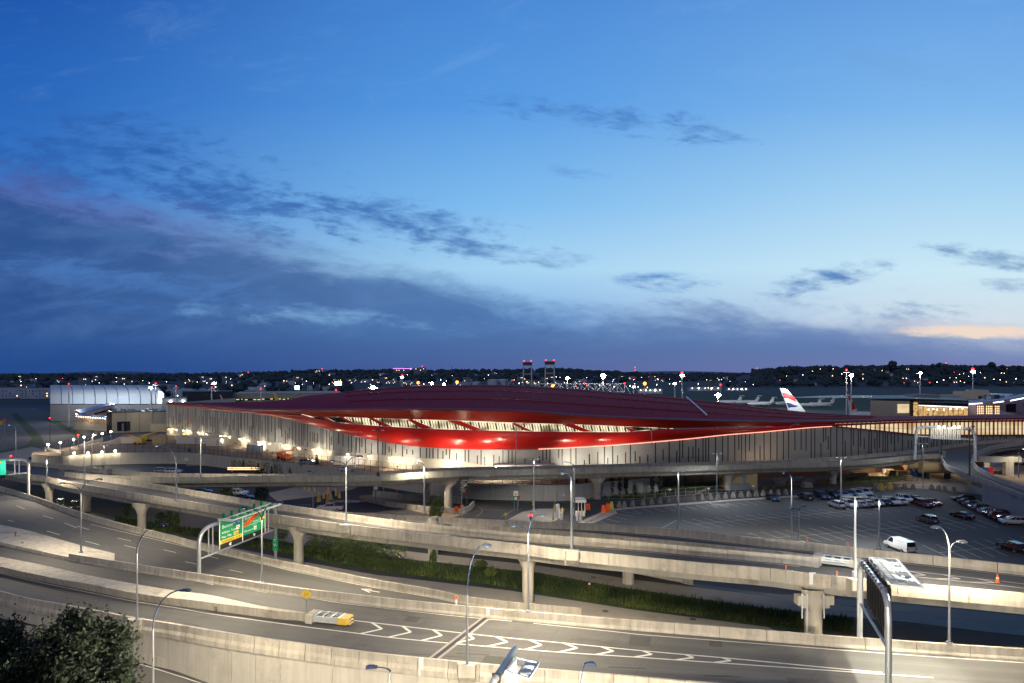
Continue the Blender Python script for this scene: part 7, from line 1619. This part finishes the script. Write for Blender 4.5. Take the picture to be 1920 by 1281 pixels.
for x in (1064, 1096, 1129, 1171): mb = MB(); mb.ball(PD(x, 718.8, d)+inv, .5); mb.build('beacon', 'lamp_red', e)
mb = MB(); mb.box(PX(1090, 568, 6)+inv, (60, 20, 12)); mb.build('hall', 'hangar_low', e)
# ================================================================ far hills
rh = random.Random(11)
def ridge(name, d, x0, x1, prof, m, jag=0.0, st=10):
    xs_ = span(x0, x1, st); top_ = []
    for x in xs_:
        y = smooth_lut(prof, x)+rh.uniform(-jag, jag); top_.append(PD(x, y, d))
    loft_rows = [[Vector((p.x*.75, p.y*.75, 0)) for p in top_], [Vector((p.x*.9, p.y*.9, p.z*.55)) for p in top_], top_, [Vector((p.x*1.1, p.y*1.1, 0)) for p in top_]]
    return tag(loft(name, loft_rows, m, smooth=False), kind='structure')
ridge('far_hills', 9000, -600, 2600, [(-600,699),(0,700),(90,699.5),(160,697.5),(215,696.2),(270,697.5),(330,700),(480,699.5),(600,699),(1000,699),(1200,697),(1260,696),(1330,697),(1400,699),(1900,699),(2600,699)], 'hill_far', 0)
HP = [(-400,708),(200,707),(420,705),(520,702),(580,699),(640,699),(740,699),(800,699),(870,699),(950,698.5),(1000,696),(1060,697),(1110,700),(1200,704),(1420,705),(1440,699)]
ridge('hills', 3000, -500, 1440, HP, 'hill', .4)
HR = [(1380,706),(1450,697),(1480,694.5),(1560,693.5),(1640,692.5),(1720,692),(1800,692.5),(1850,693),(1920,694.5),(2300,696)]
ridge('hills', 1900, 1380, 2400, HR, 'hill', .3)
# houses and trees of the town beyond, each one its own object
mat('house_a', (.30, .38, .50), .9, var=.2); mat('house_b', (.18, .22, .30), .9, var=.2); mat('house_c', (.48, .56, .70), .9, var=.15); mat('house_roof', (.07, .08, .10), .9, var=.2)
mat('win_dim', (.5, .4, .2), emit=(1, .72, .38), es=4.5, var=0); mat('win_cool', (.5, .5, .5), emit=(.8, .92, 1), es=5, var=0)
def house(kind, m):
    e = empty('house' if kind < 3 else 'town_building', (0, 0, -900)); w, dp, h = ((9, 8, 6), (12, 9, 8), (8, 9, 8.5), (34, 14, 8), (22, 16, 13), (16, 14, 20))[kind]
    mb = MB(); mb.box((0, 0, h/2), (w, dp, h)); mb.build('wall', m, e)
    mb = MB()
    if kind < 3: mb.prism([(-w/2-.4, -dp/2-.4, h), (w/2+.4, -dp/2-.4, h), (w/2+.4, 0, h+3.2), (-w/2-.4, 0, h+3.2)], (0, .05, 0)); mb.prism([(-w/2-.4, dp/2+.4, h), (w/2+.4, dp/2+.4, h), (w/2+.4, 0, h+3.2), (-w/2-.4, 0, h+3.2)], (0, -.05, 0)); mb.tri((-w/2, -dp/2, h), (-w/2, dp/2, h), (-w/2, 0, h+3))
    else: mb.box((0, 0, h+.4), (w+.6, dp+.6, .8)); mb.box((w*.2, 0, h+1.6), (w*.2, dp*.3, 1.8))
    mb.build('roof', 'house_roof' if kind != 3 else 'house_c', e)
    nx = max(2, int(w/3.2)); nz = max(1, int(h/3.2))
    for i in range(nx):
        for j in range(nz):
            q = rh.random()
            if q > .55: continue
            mb = MB(); mb.box((-w/2+(i+.5)*w/nx, -dp/2-.05, 1.9+j*3), (1.1, .12, 1.4)); mb.build('window', 'win_dim' if q < .10 else ('win_cool' if q < .13 else 'glass_dark'), e)
    return e
protos = [house(k, m) for k, m in ((0,'house_a'),(0,'house_c'),(1,'house_b'),(1,'house_a'),(2,'house_c'),(2,'house_b'),(3,'house_a'),(3,'house_c'),(4,'house_b'),(4,'house_a'),(5,'house_b'))]
CH2 = chmap(None)
def ridge_y(px):
    return smooth_lut(HP, px) if px < 1400 else smooth_lut(HR, px)
def ground_z(px, d):
    """height of the hillside at a distance d"""
    hd, prof = (3000, HP) if px < 1410 else (1900, HR)
    q = PD(px, smooth_lut(prof, px), hd).z; f = d/hd
    if f < .75: return 0.0
    if f < .9: return (f-.75)/.15*.55*q
    return q*(.55+.45*min(1, (f-.9)/.1))
used2 = set()
def place_house(i, px, d):
    z = ground_z(px, d)
    if i in used2: o = copy_tree(protos[i], CH2)
    else: o = protos[i]; used2.add(i)
    o.location = PX(px, d, z-.3); o.rotation_euler = (0, 0, rh.uniform(-.5, .5))
    side_ = 'left' if px < 700 else ('middle' if px < 1300 else 'right')
    big = i >= 6
    tag(o, {'left': 'dim %s in the far town on the left, behind hangar and garage', 'middle': 'dim %s in the far town behind the middle of the red roof', 'right': 'dim %s on the dark wooded hillside beyond the airfield at the right'}[side_] % ('flat-roofed block' if big else 'gabled house'), 'building' if big else 'house', ('far %s, %s part of the town' % ('blocks' if big else 'houses', side_)))
for k in range(215):
    if k < 95: px = rh.uniform(-60, 640); d = rh.choice([rh.uniform(620, 1100), rh.uniform(1000, 2300)])
    elif k < 150: px = rh.uniform(560, 1010); d = rh.uniform(1500, 2900)
    elif k < 175: px = rh.uniform(1000, 1420); d = rh.uniform(1500, 2600)
    else: px = rh.uniform(1430, 1960); d = rh.uniform(1440, 1880)
    if px < 120 and d < 800: d += 400
    i = rh.choice([0, 1, 2, 3, 4, 5, 0, 2, 6, 7, 8, 9, 10] if px < 1420 else [0, 1, 2, 4, 5, 8]); place_house(i, px, d)
# trees
def blobtree(seed, w, h):
    r = random.Random(seed); e = empty('tree', (0, 0, -900)); mb = MB(); mb.tube([(0, 0, 0), (0, 0, h*.5)], [.45, .25], 5); mb.build('trunk', 'bark', e)
    mb = MB()
    for _ in range(9):
        a = r.uniform(0, 6.28); q = r.uniform(0, w*.32); c = (math.cos(a)*q, math.sin(a)*q, h*r.uniform(.42, .85)); mb.ball(c, w*r.uniform(.18, .30), sq=.85, jit=.22, nu=7, nv=5)
    for _ in range(150):
        a = r.uniform(0, 6.28); q = w*.5*math.sqrt(r.random()); z = h*r.uniform(.35, 1.02); lim = w*.52*math.sqrt(max(.05, 1-((z/h-.62)/.42)**2)); q = min(q, lim)
        mb.leaf(Vector((math.cos(a)*q, math.sin(a)*q, z)), r.uniform(.4, 1.0))
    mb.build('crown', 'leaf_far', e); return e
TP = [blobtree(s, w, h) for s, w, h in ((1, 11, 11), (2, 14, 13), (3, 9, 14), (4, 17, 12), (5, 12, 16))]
CH3 = chmap(None); used3 = set()
def place_tree(i, loc, s, label, group, rz=None, cat='tree'):
    if i in used3: o = copy_tree(TP[i], CH3)
    else: o = TP[i]; used3.add(i)
    o.location = loc; o.scale = (s, s, s); o.rotation_euler = (0, 0, rh.uniform(0, 6)); return tag(o, label, cat, group)
for k in range(290):
    if k < 130: px = rh.uniform(-60, 660); d = rh.choice([rh.uniform(640, 1200), rh.uniform(1100, 2600)])
    elif k < 190: px = rh.uniform(560, 1420); d = rh.uniform(1300, 2950)
    else: px = rh.uniform(1420, 1990); d = rh.uniform(1380, 1890)
    if px < 120 and d < 800: d += 400
    s = rh.uniform(.7, 1.25)*(1 if d < 1500 else 1.3)
    side_ = 0 if px < 700 else (1 if px < 1400 else 2)
    place_tree(rh.randrange(5), PX(px, d, ground_z(px, d)-.5), s, ('dark tree among the far houses on the left', 'dark tree in the far town behind the middle of the roof', 'dark tree on the hillside beyond the airfield at the right')[side_], ('far trees on the left', 'far trees in the middle', 'far trees on the right hill')[side_])
# the wood that covers the hills as one mass
wd = MB()
for px0, px1, hd, pr, n in ((-100, 1440, 3000, HP, 1300), (1380, 2000, 1900, HR, 1100)):
    for _ in range(n):
        px = rh.uniform(px0, px1); f = rh.choice([1.0, rh.uniform(.76, 1.0)]); d = hd*f; z = ground_z(px, d); s = rh.uniform(6, 12)*(1.3 if hd == 3000 else .9)
        wd.ball(PX(px, d, z+s*.3), s, sq=rh.uniform(.6, .9), jit=.25, nu=6, nv=4)
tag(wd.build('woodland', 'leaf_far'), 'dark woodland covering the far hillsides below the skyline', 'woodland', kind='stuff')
# near belts of trees
for px, d, s, i in ((1462, 1750, 1.6, 1), (1490, 1760, 1.6, 3), (1530, 1770, 1.5, 0), (1590, 1780, 1.7, 1), (1673, 1800, 1.9, 4), (1730, 1800, 1.5, 3), (1860, 1790, 1.8, 4), (1900, 1800, 1.6, 1)):
    place_tree(i, PX(px, d, ground_z(px, d)), s, 'tall tree breaking the skyline of the right-hand hill', 'skyline trees on the right hill')
e = empty('hilltop_tower', PX(1771.5, 1850, ground_z(1771, 1850)), 'square tower block with a red lamp on the right-hand hilltop', 'tower'); mb = MB(); mb.box((0, 0, 7), (12, 12, 20)); mb.box((0, 0, 18), (9, 9, 3)); mb.build('tower_body', 'house_b', e); mb = MB(); mb.ball((0, -6, 20.5), .9); mb.build('beacon', 'lamp_red', e)
e = empty('hilltop_cross', PX(1457.5, 1800, ground_z(1457, 1800)+6), 'small glowing white cross on the right-hand ridge', 'monument'); mb = MB(); mb.bar((0, 0, 0), (0, 0, 8), 1.6); mb.bar((-2.4, 0, 5.5), (2.4, 0, 5.5), 1.4); mb.build('cross', 'win_cool', e)
mat('lamp_violet', (.2, .1, .8), emit=(.22, .08, 1), es=7, var=0)
for x0, x1, yt, yb, lab, vio in ((738,773,690.5,702,'hilltop block edged with violet light behind the roof',1),(776,799,690,702,'dark hilltop block with a red lamp right of the violet one',0),(592,610,694,702,'pair of dark blocks on the left-hand ridge',0),(447,475,701,707,'long pale hospital-like block with a bright end far left',0)):
    d = 2850; a, b = PX(x0, d), PX(x1, d); zt = HC-(yt-HY)*d/F; e = empty('hilltop_building', PX((x0+x1)/2, d), lab, 'building'); mb = MB(); w = b.x-a.x; mb.box((0, 0, zt/2), (w, 20, zt)); mb.box((w*.2, 0, zt+2), (w*.3, 12, 4)); mb.build('wall', 'house_b' if x0 != 447 else 'house_c', e)
    for i in range(8): mb = MB(); mb.box((-w/2+w*(i+.5)/8, -10.1, zt-rh.choice([4, 9])), (2.4, .3, 2)); mb.build('window', 'win_dim' if rh.random() < .5 else 'glass_dark', e)
    if vio: mb = MB(); mb.box((0, -10.3, zt-1.5), (w, .5, 2.2)); mb.build('violet_band', 'lamp_violet', e)
    else: mb = MB(); mb.ball((w*.2, -6, zt+5.5), 1.6); mb.build('beacon', 'lamp_red', e)
for x, yt, lab in ((847,686,'thin chimney on the ridge right of the violet block'),(330,693,'thin mast on the skyline above the hangar\'s right end')):
    d = 2900; mb = MB(); mb.tube([(0, 0, 0), (0, 0, HC-(yt-HY)*d/F)], [1.6, 1.0], 6); o = mb.build('chimney', 'house_b'); o.location = PX(x, d); tag(o, lab, 'chimney')
for i, (x, y) in enumerate(((1191,689),(1191,694),(1420,691))):
    if i == 1: continue
    d = 5000; e = empty('radio_mast', PX(x, d), ['far radio mast with red lamps right of the big floodlight', 'far radio mast with a red lamp above the white jets'][i//2], 'radio mast'); zt = HC-(y-HY)*d/F; mb = MB(); mb.tube([(0, 0, 0), (0, 0, zt)], 1.0, 5); mb.build('mast', 'dark_metal', e)
    for q in (0, 20): mb = MB(); mb.ball((0, 0, zt-q), 2.2); mb.build('beacon', 'lamp_red', e)
# tanks, billboard and low lit sheds in the middle distance
for i, (x, d, r, h) in enumerate(((925,1500,13,14),(942,1520,13,14),(893,1450,9,9))):
    e = empty('storage_tank', PX(x, d), ['left white storage tank far behind the roof top', 'right white storage tank far behind the roof top', 'small low storage tank left of the two white ones'][i], 'storage tank'); mb = MB(); mb.lathe((0, 0, 0), [(r, 0), (r, h), (r*.6, h+1.5), (0, h+2)], 20); mb.build('shell', 'house_c', e); mb = MB(); mb.bar((r*.7, -r*.75, 0), (r*.7, -r*.75, h), .8); mb.build('ladder', 'dark_metal', e)
e = empty('billboard', PX(634, 900), 'glowing white billboard at the left behind the roof shoulder', 'billboard'); zt = HC-(719-HY)*900/F; mb = MB(); mb.bar((0, 0, 0), (0, 0, zt-2), 1); mb.build('post', 'dark_metal', e); mb = MB(); mb.box((0, 0, zt), (9, .5, 5)); mb.build('panel', 'win_cool', e)
e = empty('billboard', PX(557, 950), 'smaller glowing white panel left of the billboard', 'billboard'); zt = HC-(727-HY)*950/F; mb = MB(); mb.bar((0, 0, 0), (0, 0, zt-2), 1); mb.build('post', 'dark_metal', e); mb = MB(); mb.box((0, 0, zt), (6, .5, 5.5)); mb.build('panel', 'win_cool', e)
for x0, x1, y, d, lab in ((1290,1350,726,1150,'long low lit shed beyond the airfield right of the mast'),(1360,1400,728,1150,'low lit shed beyond the airfield further right'),(770,830,722,900,'low pale hangar roof behind the roof ridge'),(1195,1240,729,1000,'low row of lit buildings behind the truss end')):
    a, b = PX(x0, d), PX(x1, d); w = b.x-a.x; h = HC-(y-HY)*d/F; e = empty('lit_shed', (a+b)/2, lab, 'shed'); mb = MB(); mb.box((0, 0, h/2), (w, 14, h)); mb.build('wall', 'house_c', e); mb = MB(); mb.box((0, 0, h+.3), (w+1, 15, .6)); mb.build('roof', 'hangar_low', e)
    for i in range(5): mb = MB(); mb.ball((-w/2+w*(i+.5)/5, -7.4, h*.7), .7); mb.build('wall_lamp', 'lamp_glow' if i % 2 else 'lamp_soft', e)
# scattered street lights of the town, each on its pole
mat('town_white', (1, 1, 1), emit=(.95, .97, 1), es=14, var=0); mat('town_warm', (1, 1, 1), emit=(1, .7, .36), es=12, var=0); mat('town_red', (1, 0, 0), emit=(1, .05, .05), es=12, var=0)
for m, nm in (('town_white', 'white'), ('town_warm', 'warm'), ('town_red', 'red')):
    base_ = None
    for k in range({'white': 75, 'warm': 85, 'red': 16}[nm]):
        px = rh.choice([rh.uniform(0, 660), rh.uniform(500, 1420), rh.uniform(880, 1420), rh.uniform(1430, 1915)]); d = rh.uniform(900, 2600) if px < 1420 else rh.uniform(1400, 1850)
        if base_ is None:
            e = empty('town_lamp', (0, 0, 0)); mb = MB(); mb.bar((0, 0, 0), (0, 0, 9), .2); p_ = mb.build('pole', 'dark_metal', e); mb = MB(); mb.ball((0, 0, 9), .75, nu=6, nv=4); l_ = mb.build('lamp', m, e); base_ = e; o = e
        else:
            o = base_.copy(); COL.objects.link(o)
            for q in (p_, l_): c = q.copy(); COL.objects.link(c); c.parent = o
        o.location = PX(px, d, ground_z(px, d)); s = rh.uniform(.3, .85)*d/1300; o.scale = (s, s, 1)
        tag(o, 'small %s street light twinkling in the far town' % nm, 'street light', '%s street lights of the far town' % nm)
# ================================================================ planting near the road
def leafy(name, p, parts, m, label, cat, group=None, stem=True):
    e = empty(name, p, label, cat, group)
    if stem: mb = MB(); mb.tube([(0, 0, -.2), (0, 0, stem if stem is not True else 1.2)], [.09, .05], 5); mb.build('stem', 'bark', e)
    mb = MB()
    for c, r, n, s in parts: mb.leaves(c, r, n, s, .2)
    mb.build('foliage', m, e); return e
def conifer(p, h, label, group, w=.32):
    e = empty('conifer', p, label, 'conifer', group); mb = MB(); mb.tube([(0, 0, 0), (0, 0, h*.9)], [.12, .03], 5); mb.build('trunk', 'bark', e); mb = MB()
    for i in range(260):
        z = h*(.08+.92*rnd.random()**1.2); q = (1-z/h)*h*w*math.sqrt(rnd.random())+.03; a = rnd.uniform(0, 6.28); mb.leaf(Vector((math.cos(a)*q, math.sin(a)*q, z)), h*.05)
    mb.build('foliage', 'leaf_conifer', e)
cn = [(531,890,3.2),(543,893,2.6),(561,893,5.0),(573,894,4.2),(581,893,2.2),(604,894,3.4),(457,882,3.4),(484,887,3.2),(509,890,2.5),(915,925,3.6),(905,921,2.6),(1043,929,3.8),(1066,931,3.8),(1081,932,4.6),(1099,932,5.2),(1190,931,3.2),(1026,929,1.8)]
for i, (x, y, h) in enumerate(cn): conifer(P(x, y), h, 'small dark conifer at the foot of the yard wall, %s' % ('left of the viaduct piers' if x < 800 else 'right of the viaduct piers'), 'young conifers, %s group' % ('left' if x < 800 else 'right'))
for i, (x, y, h) in enumerate(((355,866,4.6),(594,893,6.4),(1147,931,6.6),(1161,930,6.8),(1174,930,6.6),(1223,930,6.6),(1238,928,6.2),(1140,931,3))):
    e = empty('columnar_tree', P(x, y), 'slim column-shaped evergreen against the yard wall', 'columnar tree', 'column-shaped evergreens by the yard wall'); mb = MB(); mb.tube([(0, 0, 0), (0, 0, h*.8)], .08, 5); mb.build('trunk', 'bark', e); mb = MB(); mb.leaves((0, 0, h*.52), (.55, .55, h*.5), 240, .3, .1); mb.build('foliage', 'leaf_conifer', e)
for i, (x, y, h) in enumerate(((378,869,3.5),(395,871,4),(405,873,4.2),(416,875,4.4),(438,881,4.4),(450,883,4.6),(466,886,5),(472,887,5.2),(480,888,5.0),(490,890,5.6),(500,891,5.8),(515,892,6.2),(519,892,5.4),(871,925,3.4),(893,925,4),(938,928,4.2),(934,925,3.5),(1250,914,4.6),(1284,913,4.8),(1315,911,4.8),(1265,916,3.0),(1450,921,2.2),(1434,921,2.6))):
    leafy('young_tree', P(x, y), [((0, 0, h*.45), (h*.2, h*.2, h*.3), 80, .2)], 'leaf_light' if i % 3 else 'leaf_mid', 'young leafy tree with a thin stem by the yard wall, %s' % ('left group' if x < 800 else ('beside the direction board' if x < 1000 else 'before the brown fence')), 'young tree', 'young trees, %s' % ('left group' if x < 800 else ('middle' if x < 1000 else 'right group')), h*.5)
leafy('bush', P(819, 985, 0), [((0, 0, 3.4), (1.5, 1.3, 2.0), 700, .22), ((.3, 0, 4.7), (.9, .9, 1.2), 260, .2), ((-.8, 0, 2.8), (.8, .8, 1.2), 200, .2)], 'leaf_light', 'pale green leafy bush growing up between the two ramps in the middle', 'bush', None, 3)
leafy('bush', P(425, 937, 0), [((0, 0, 2.4), (1.5, 1.3, 2.2), 520, .25), ((.3, 0, 4.2), (.6, .6, 1.2), 120, .22)], 'leaf_mid', 'small round tree between the two ramps, left one of two', 'tree', None, 2)
leafy('bush', P(491, 946, 0), [((0, 0, 2.4), (1.8, 1.4, 2.2), 620, .25), ((.4, 0, 4.3), (.8, .8, 1.0), 160, .22)], 'leaf_mid', 'small round tree between the two ramps, right one of two', 'tree', None, 2)
leafy('bush', P(320, 925, 0), [((0, 0, 2.0), (1.6, 1.2, 1.6), 420, .25)], 'leaf_mid', 'bush below the viaduct between the ramps at the left', 'bush', None, 1)
# shrub bank under the elevated ramp
sb = [(592,1022,1.5,2.2),(606,1020,1.8,3.0),(622,1026,1.6,2.2),(640,1030,1.7,2.4),(655,1033,1.5,2.2),(668,1038,1.8,2.6),(682,1038,1.5,2.2),(698,1042,1.7,2.6),(703,1030,1.2,2.8),(718,1046,1.5,2.2),(747,1052,1.4,2.2),(612,1040,1.3,1.5),(640,1046,1.6,1.8),(665,1052,1.6,1.8),(690,1058,1.6,1.8),(715,1060,1.3,1.5),(585,1036,1.2,1.5),(478,1005,1.2,2.0),(530,1010,1.3,2.2),(318,985,1.0,3.0),(330,988,.9,2.6),(240,968,1.1,2.6),(262,975,.8,2.2),(300,982,1.2,2.2),(920,1082,1.0,1.5),(812,1062,.6,2.6),(900,1066,1.2,1.3)]
for i, (x, y, r, h) in enumerate(sb):
    if 560 < x < 800: h *= 1.35; r *= 1.15
    leafy('shrub', P(x, y), [((0, 0, h*.5), (r, r*.8, h*.52), 430, .17), ((r*.3, 0, h*.85), (r*.4, r*.4, h*.3), 90, .15)], 'leaf_mid' if i % 4 else 'leaf_light', 'shrub in the dense green bank under the elevated ramp' if 560 < x < 800 else ('straggly shrub in the grass under the left part of the ramp' if x < 560 else 'low shrub in the grass strip right of the green bank'), 'shrub', 'shrubs of the green bank' if 560 < x < 800 else ('shrubs under the left ramp' if x < 560 else 'shrubs in the grass strip'), .5)
gr = MB(); rg_ = random.Random(4)
poly_n = [(215,970),(330,988),(480,1010),(730,1050),(1010,1078),(1160,1104),(1440,1143),(1600,1162)]; poly_f = [(215,988),(330,1001),(480,1028),(705,1070),(960,1103),(1185,1140),(1440,1174),(1560,1186)]
for _ in range(15000):
    px = rg_.uniform(215, 1600); f = rg_.random(); y = lut(poly_n, px)*(1-f)+lut(poly_f, px)*f; p = P(px, y, .03); h = rg_.uniform(.15, .7)*(1.6 if rg_.random() < .12 else 1)
    a = rg_.uniform(0, 6.28); q = Vector((math.cos(a), math.sin(a), 0))*.10; t = Vector((rg_.uniform(-.2, .2), rg_.uniform(-.2, .2), h)); n = len(gr.v); gr.v += [tuple(p-q), tuple(p+q), tuple(p+t)]; gr.f.append((n, n+1, n+2)); k_ = math.sin(p.x*.31+p.y*.17)+math.sin(p.x*.83-p.y*.41)*.7+(f-.5)*1.6+rg_.uniform(-.8, .8); gr.m.append(0 if k_ < .35 else (1 if k_ < 1.5 else 2))
tag(gr.build('tall_grass', ['leaf_dark', 'leaf_mid', 'leaf_light']), 'rough grass and weeds growing in the strip beneath the elevated ramp', 'grass', kind='stuff')
gr = MB()
for poly, m_, hh in (([(480,884),(560,893),(700,902),(800,909),(880,917),(1000,932),(1100,934),(1245,931)], 0, .8), ([(1246,921),(1345,913)], 0, 1.2), ([(1565,902),(1700,898)], 1, .5), ([(370,868),(480,882)], 0, .6)):
    for _ in range(2600 if len(poly) > 3 else 900):
        px = rg_.uniform(poly[0][0], poly[-1][0]); y = lut(poly, px)-rg_.uniform(-1, 5); p = P(px, y, .03); h = rg_.uniform(.4, 1)*hh; a = rg_.uniform(0, 6.28); q = Vector((math.cos(a), math.sin(a), 0))*.25; n = len(gr.v); gr.v += [tuple(p-q), tuple(p+q), tuple(p+Vector((0, 0, h)))]; gr.f.append((n, n+1, n+2)); gr.m.append(1 if rg_.random() < .45 else 0)
tag(gr.build('ground_cover', ['leaf_mid', 'leaf_light']), 'low yellow-green ground cover along the foot of the yard wall', 'ground cover', kind='stuff')
# tar-sealed cracks and dark stains on the near roads
ck = MB(); rc = random.Random(9)
def crack(la, lb, x0, x1, f0, f1, w, zfun):
    pts = []
    for i in range(15):
        x = x0+(x1-x0)*i/14; f = f0+(f1-f0)*i/14+rc.uniform(-.02, .02); p = la(x).lerp(lb(x), f); p.z = zfun(x)+.006; pts.append(p)
    ribbon(ck, pts, w)
for i in range(13):
    x = rc.uniform(0, 1800); f = rc.uniform(.12, .85)
    if x < 620 and .3 < f < .6: f = .15
    crack(nearpar, med_top, x, x+rc.uniform(60, 220), f, f+rc.uniform(-.03, .03), .05, zR1 if x > 600 or f < .3 else zR2)
for x in (700, 1020, 1210, 1530): crack(nearpar, med_top, x-28, x+30, .06, .94, .06, zR1)
for i in range(6):
    x = rc.uniform(150, 700); f = rc.uniform(.15, .85); q = lambda x_: Vector((*(med_top(x_)+Vector((0, .5, 0))).xy, 0)) if x_ > 206 else r3n(x_)
    crack(q, b3_top, x, x+rc.uniform(60, 160), f, f+.02, .06, lambda x_: smooth_lut(z3, x_)+.01)
tag(ck.build('road_crack_seal', 'black'), kind='structure')
# black skid and oil marks, drain grates and repair patches on the decks
sk = MB(); pt = MB(); dr = MB()
for i in range(16):
    x = rc.uniform(20, 1850); f = rc.choice([.14, .2, .28, .7, .78, .86]); L_ = rc.uniform(25, 110); z_ = zR1 if x > 600 or f < .3 else zR2; pts = []
    for j in range(8): q = nearpar(x+L_*j/7).lerp(med_top(x+L_*j/7), f+.004*j); q.z = z_(x+L_*j/7)+.009; pts.append(q)
    ribbon(sk, pts, rc.uniform(.12, .3))
for x, f, w_, l_ in ((340, .16, 2.6, 30), (905, .22, 2.8, 46), (1180, .78, 2.6, 40), (1480, .25, 3.0, 60), (1330, .85, 1.6, 24), (760, .80, 1.8, 26)):
    pts = []
    for j in range(4): q = nearpar(x+l_*j/3).lerp(med_top(x+l_*j/3), f); q.z = zR1(x+l_*j/3)+.0045; pts.append(q)
    ribbon(pt, pts, w_)
for x in (120, 420, 740, 1060, 1380, 1700):
    q = nearpar(x).lerp(med_top(x), .05); q.z = zR1(x)+.02; dr.box(q, (.9, .45, .02), -.1)
mat('skid', (.045, .044, .042), .7, var=.2); mat('asphalt_patch', (.065, .064, .062), .9, var=.15, fine=.15)
tag(sk.build('skid_mark', 'skid'), kind='structure'); tag(pt.build('asphalt_patch', 'asphalt_patch'), kind='structure'); tag(dr.build('drain_grate', 'dark_metal'), kind='structure')
# weeds in the joints
for i, (x, y, z) in enumerate(((405,1147,2.3),(74,1083,2.0),(99,1089,2.0),(42,1023,3.0),(268,1126,2.2),(208,1116,2.1))):
    e = leafy('weed', P(x, y, z), [((0, 0, .3), (.22, .15, .35), 26, .11)], 'leaf_light', ['tallest weed sprouting on the concrete island left of the crash cushion', 'weed at a joint of the island near the left edge', 'second weed at a joint of the island near the left edge', 'weed on the left gore slab', 'weed at the island foot behind the tall curved lamp', 'weed at the island foot above the big tree'][i], 'weed', 'weeds in the concrete joints', .2)
# big dark trees at the bottom left
def bigtree(base, crown, label, seed, n):
    r = random.Random(seed); e = empty('maple_tree', base, label, 'tree'); cz = crown[0]-base
    mb = MB(); mb.tube([(0, 0, 0), (.1, 0, cz.z*.45), (cz.x*.5, cz.y*.5, cz.z*.75)], [.38, .28, .16], 8)
    lobes = []
    for i in range(34):
        a = r.uniform(0, 6.28); ph = math.acos(r.uniform(-.55, 1)); d = Vector((math.sin(ph)*math.cos(a)*crown[1][0], math.sin(ph)*math.sin(a)*crown[1][1], math.cos(ph)*crown[1][2]))
        q = cz+d*r.uniform(.55, .92); lobes.append((q, r.uniform(.55, 1.15))); s = Vector((.1, 0, cz.z*.45)).lerp(cz, r.uniform(.2, .7)); m1 = s.lerp(q, .5)+Vector((0, 0, .2)); mb.tube([s, m1, q], [.12, .07, .02], 5)
    mb.build('trunk', 'bark', e); mb = MB()
    for q, rad in lobes:
        out = (q-cz).normalized()
        for _ in range(n//34):
            d = Vector((r.gauss(0, .5), r.gauss(0, .5), r.gauss(0, .5)))*rad; mb.leaf(q+d+out*abs(r.gauss(0, .25)), r.uniform(.10, .18))
        for _ in range(4):   # twigs that stand out
            t = (out+Vector((r.gauss(0, .35), r.gauss(0, .35), abs(r.gauss(.35, .3))))).normalized(); L1 = rad*r.uniform(1.0, 1.9)
            for j in range(26): f = r.random(); mb.leaf(q+t*L1*f+Vector((r.gauss(0, .09), r.gauss(0, .09), r.gauss(0, .09))), r.uniform(.09, .15)*(1.2-.4*f))
    for _ in range(n//5):
        d = Vector((r.gauss(0, .36)*crown[1][0], r.gauss(0, .36)*crown[1][1], r.gauss(0, .36)*crown[1][2])); mb.leaf(cz+d, r.uniform(.10, .18))
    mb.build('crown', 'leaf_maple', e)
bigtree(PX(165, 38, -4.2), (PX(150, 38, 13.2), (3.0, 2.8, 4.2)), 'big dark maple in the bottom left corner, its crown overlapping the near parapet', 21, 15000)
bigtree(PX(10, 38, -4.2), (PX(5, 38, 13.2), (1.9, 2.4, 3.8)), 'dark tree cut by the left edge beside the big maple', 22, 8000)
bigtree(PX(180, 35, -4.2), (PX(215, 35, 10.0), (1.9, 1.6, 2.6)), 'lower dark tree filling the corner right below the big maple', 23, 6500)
for o in list(COL.objects):   # prototypes never placed
    if o.parent is None and o.type == 'EMPTY' and o.location.z < -400:
        for q in [c for c in COL.objects if c.parent == o]: 
            for w in [c for c in COL.objects if c.parent == q]: bpy.data.objects.remove(w)
            bpy.data.objects.remove(q)
        bpy.data.objects.remove(o)
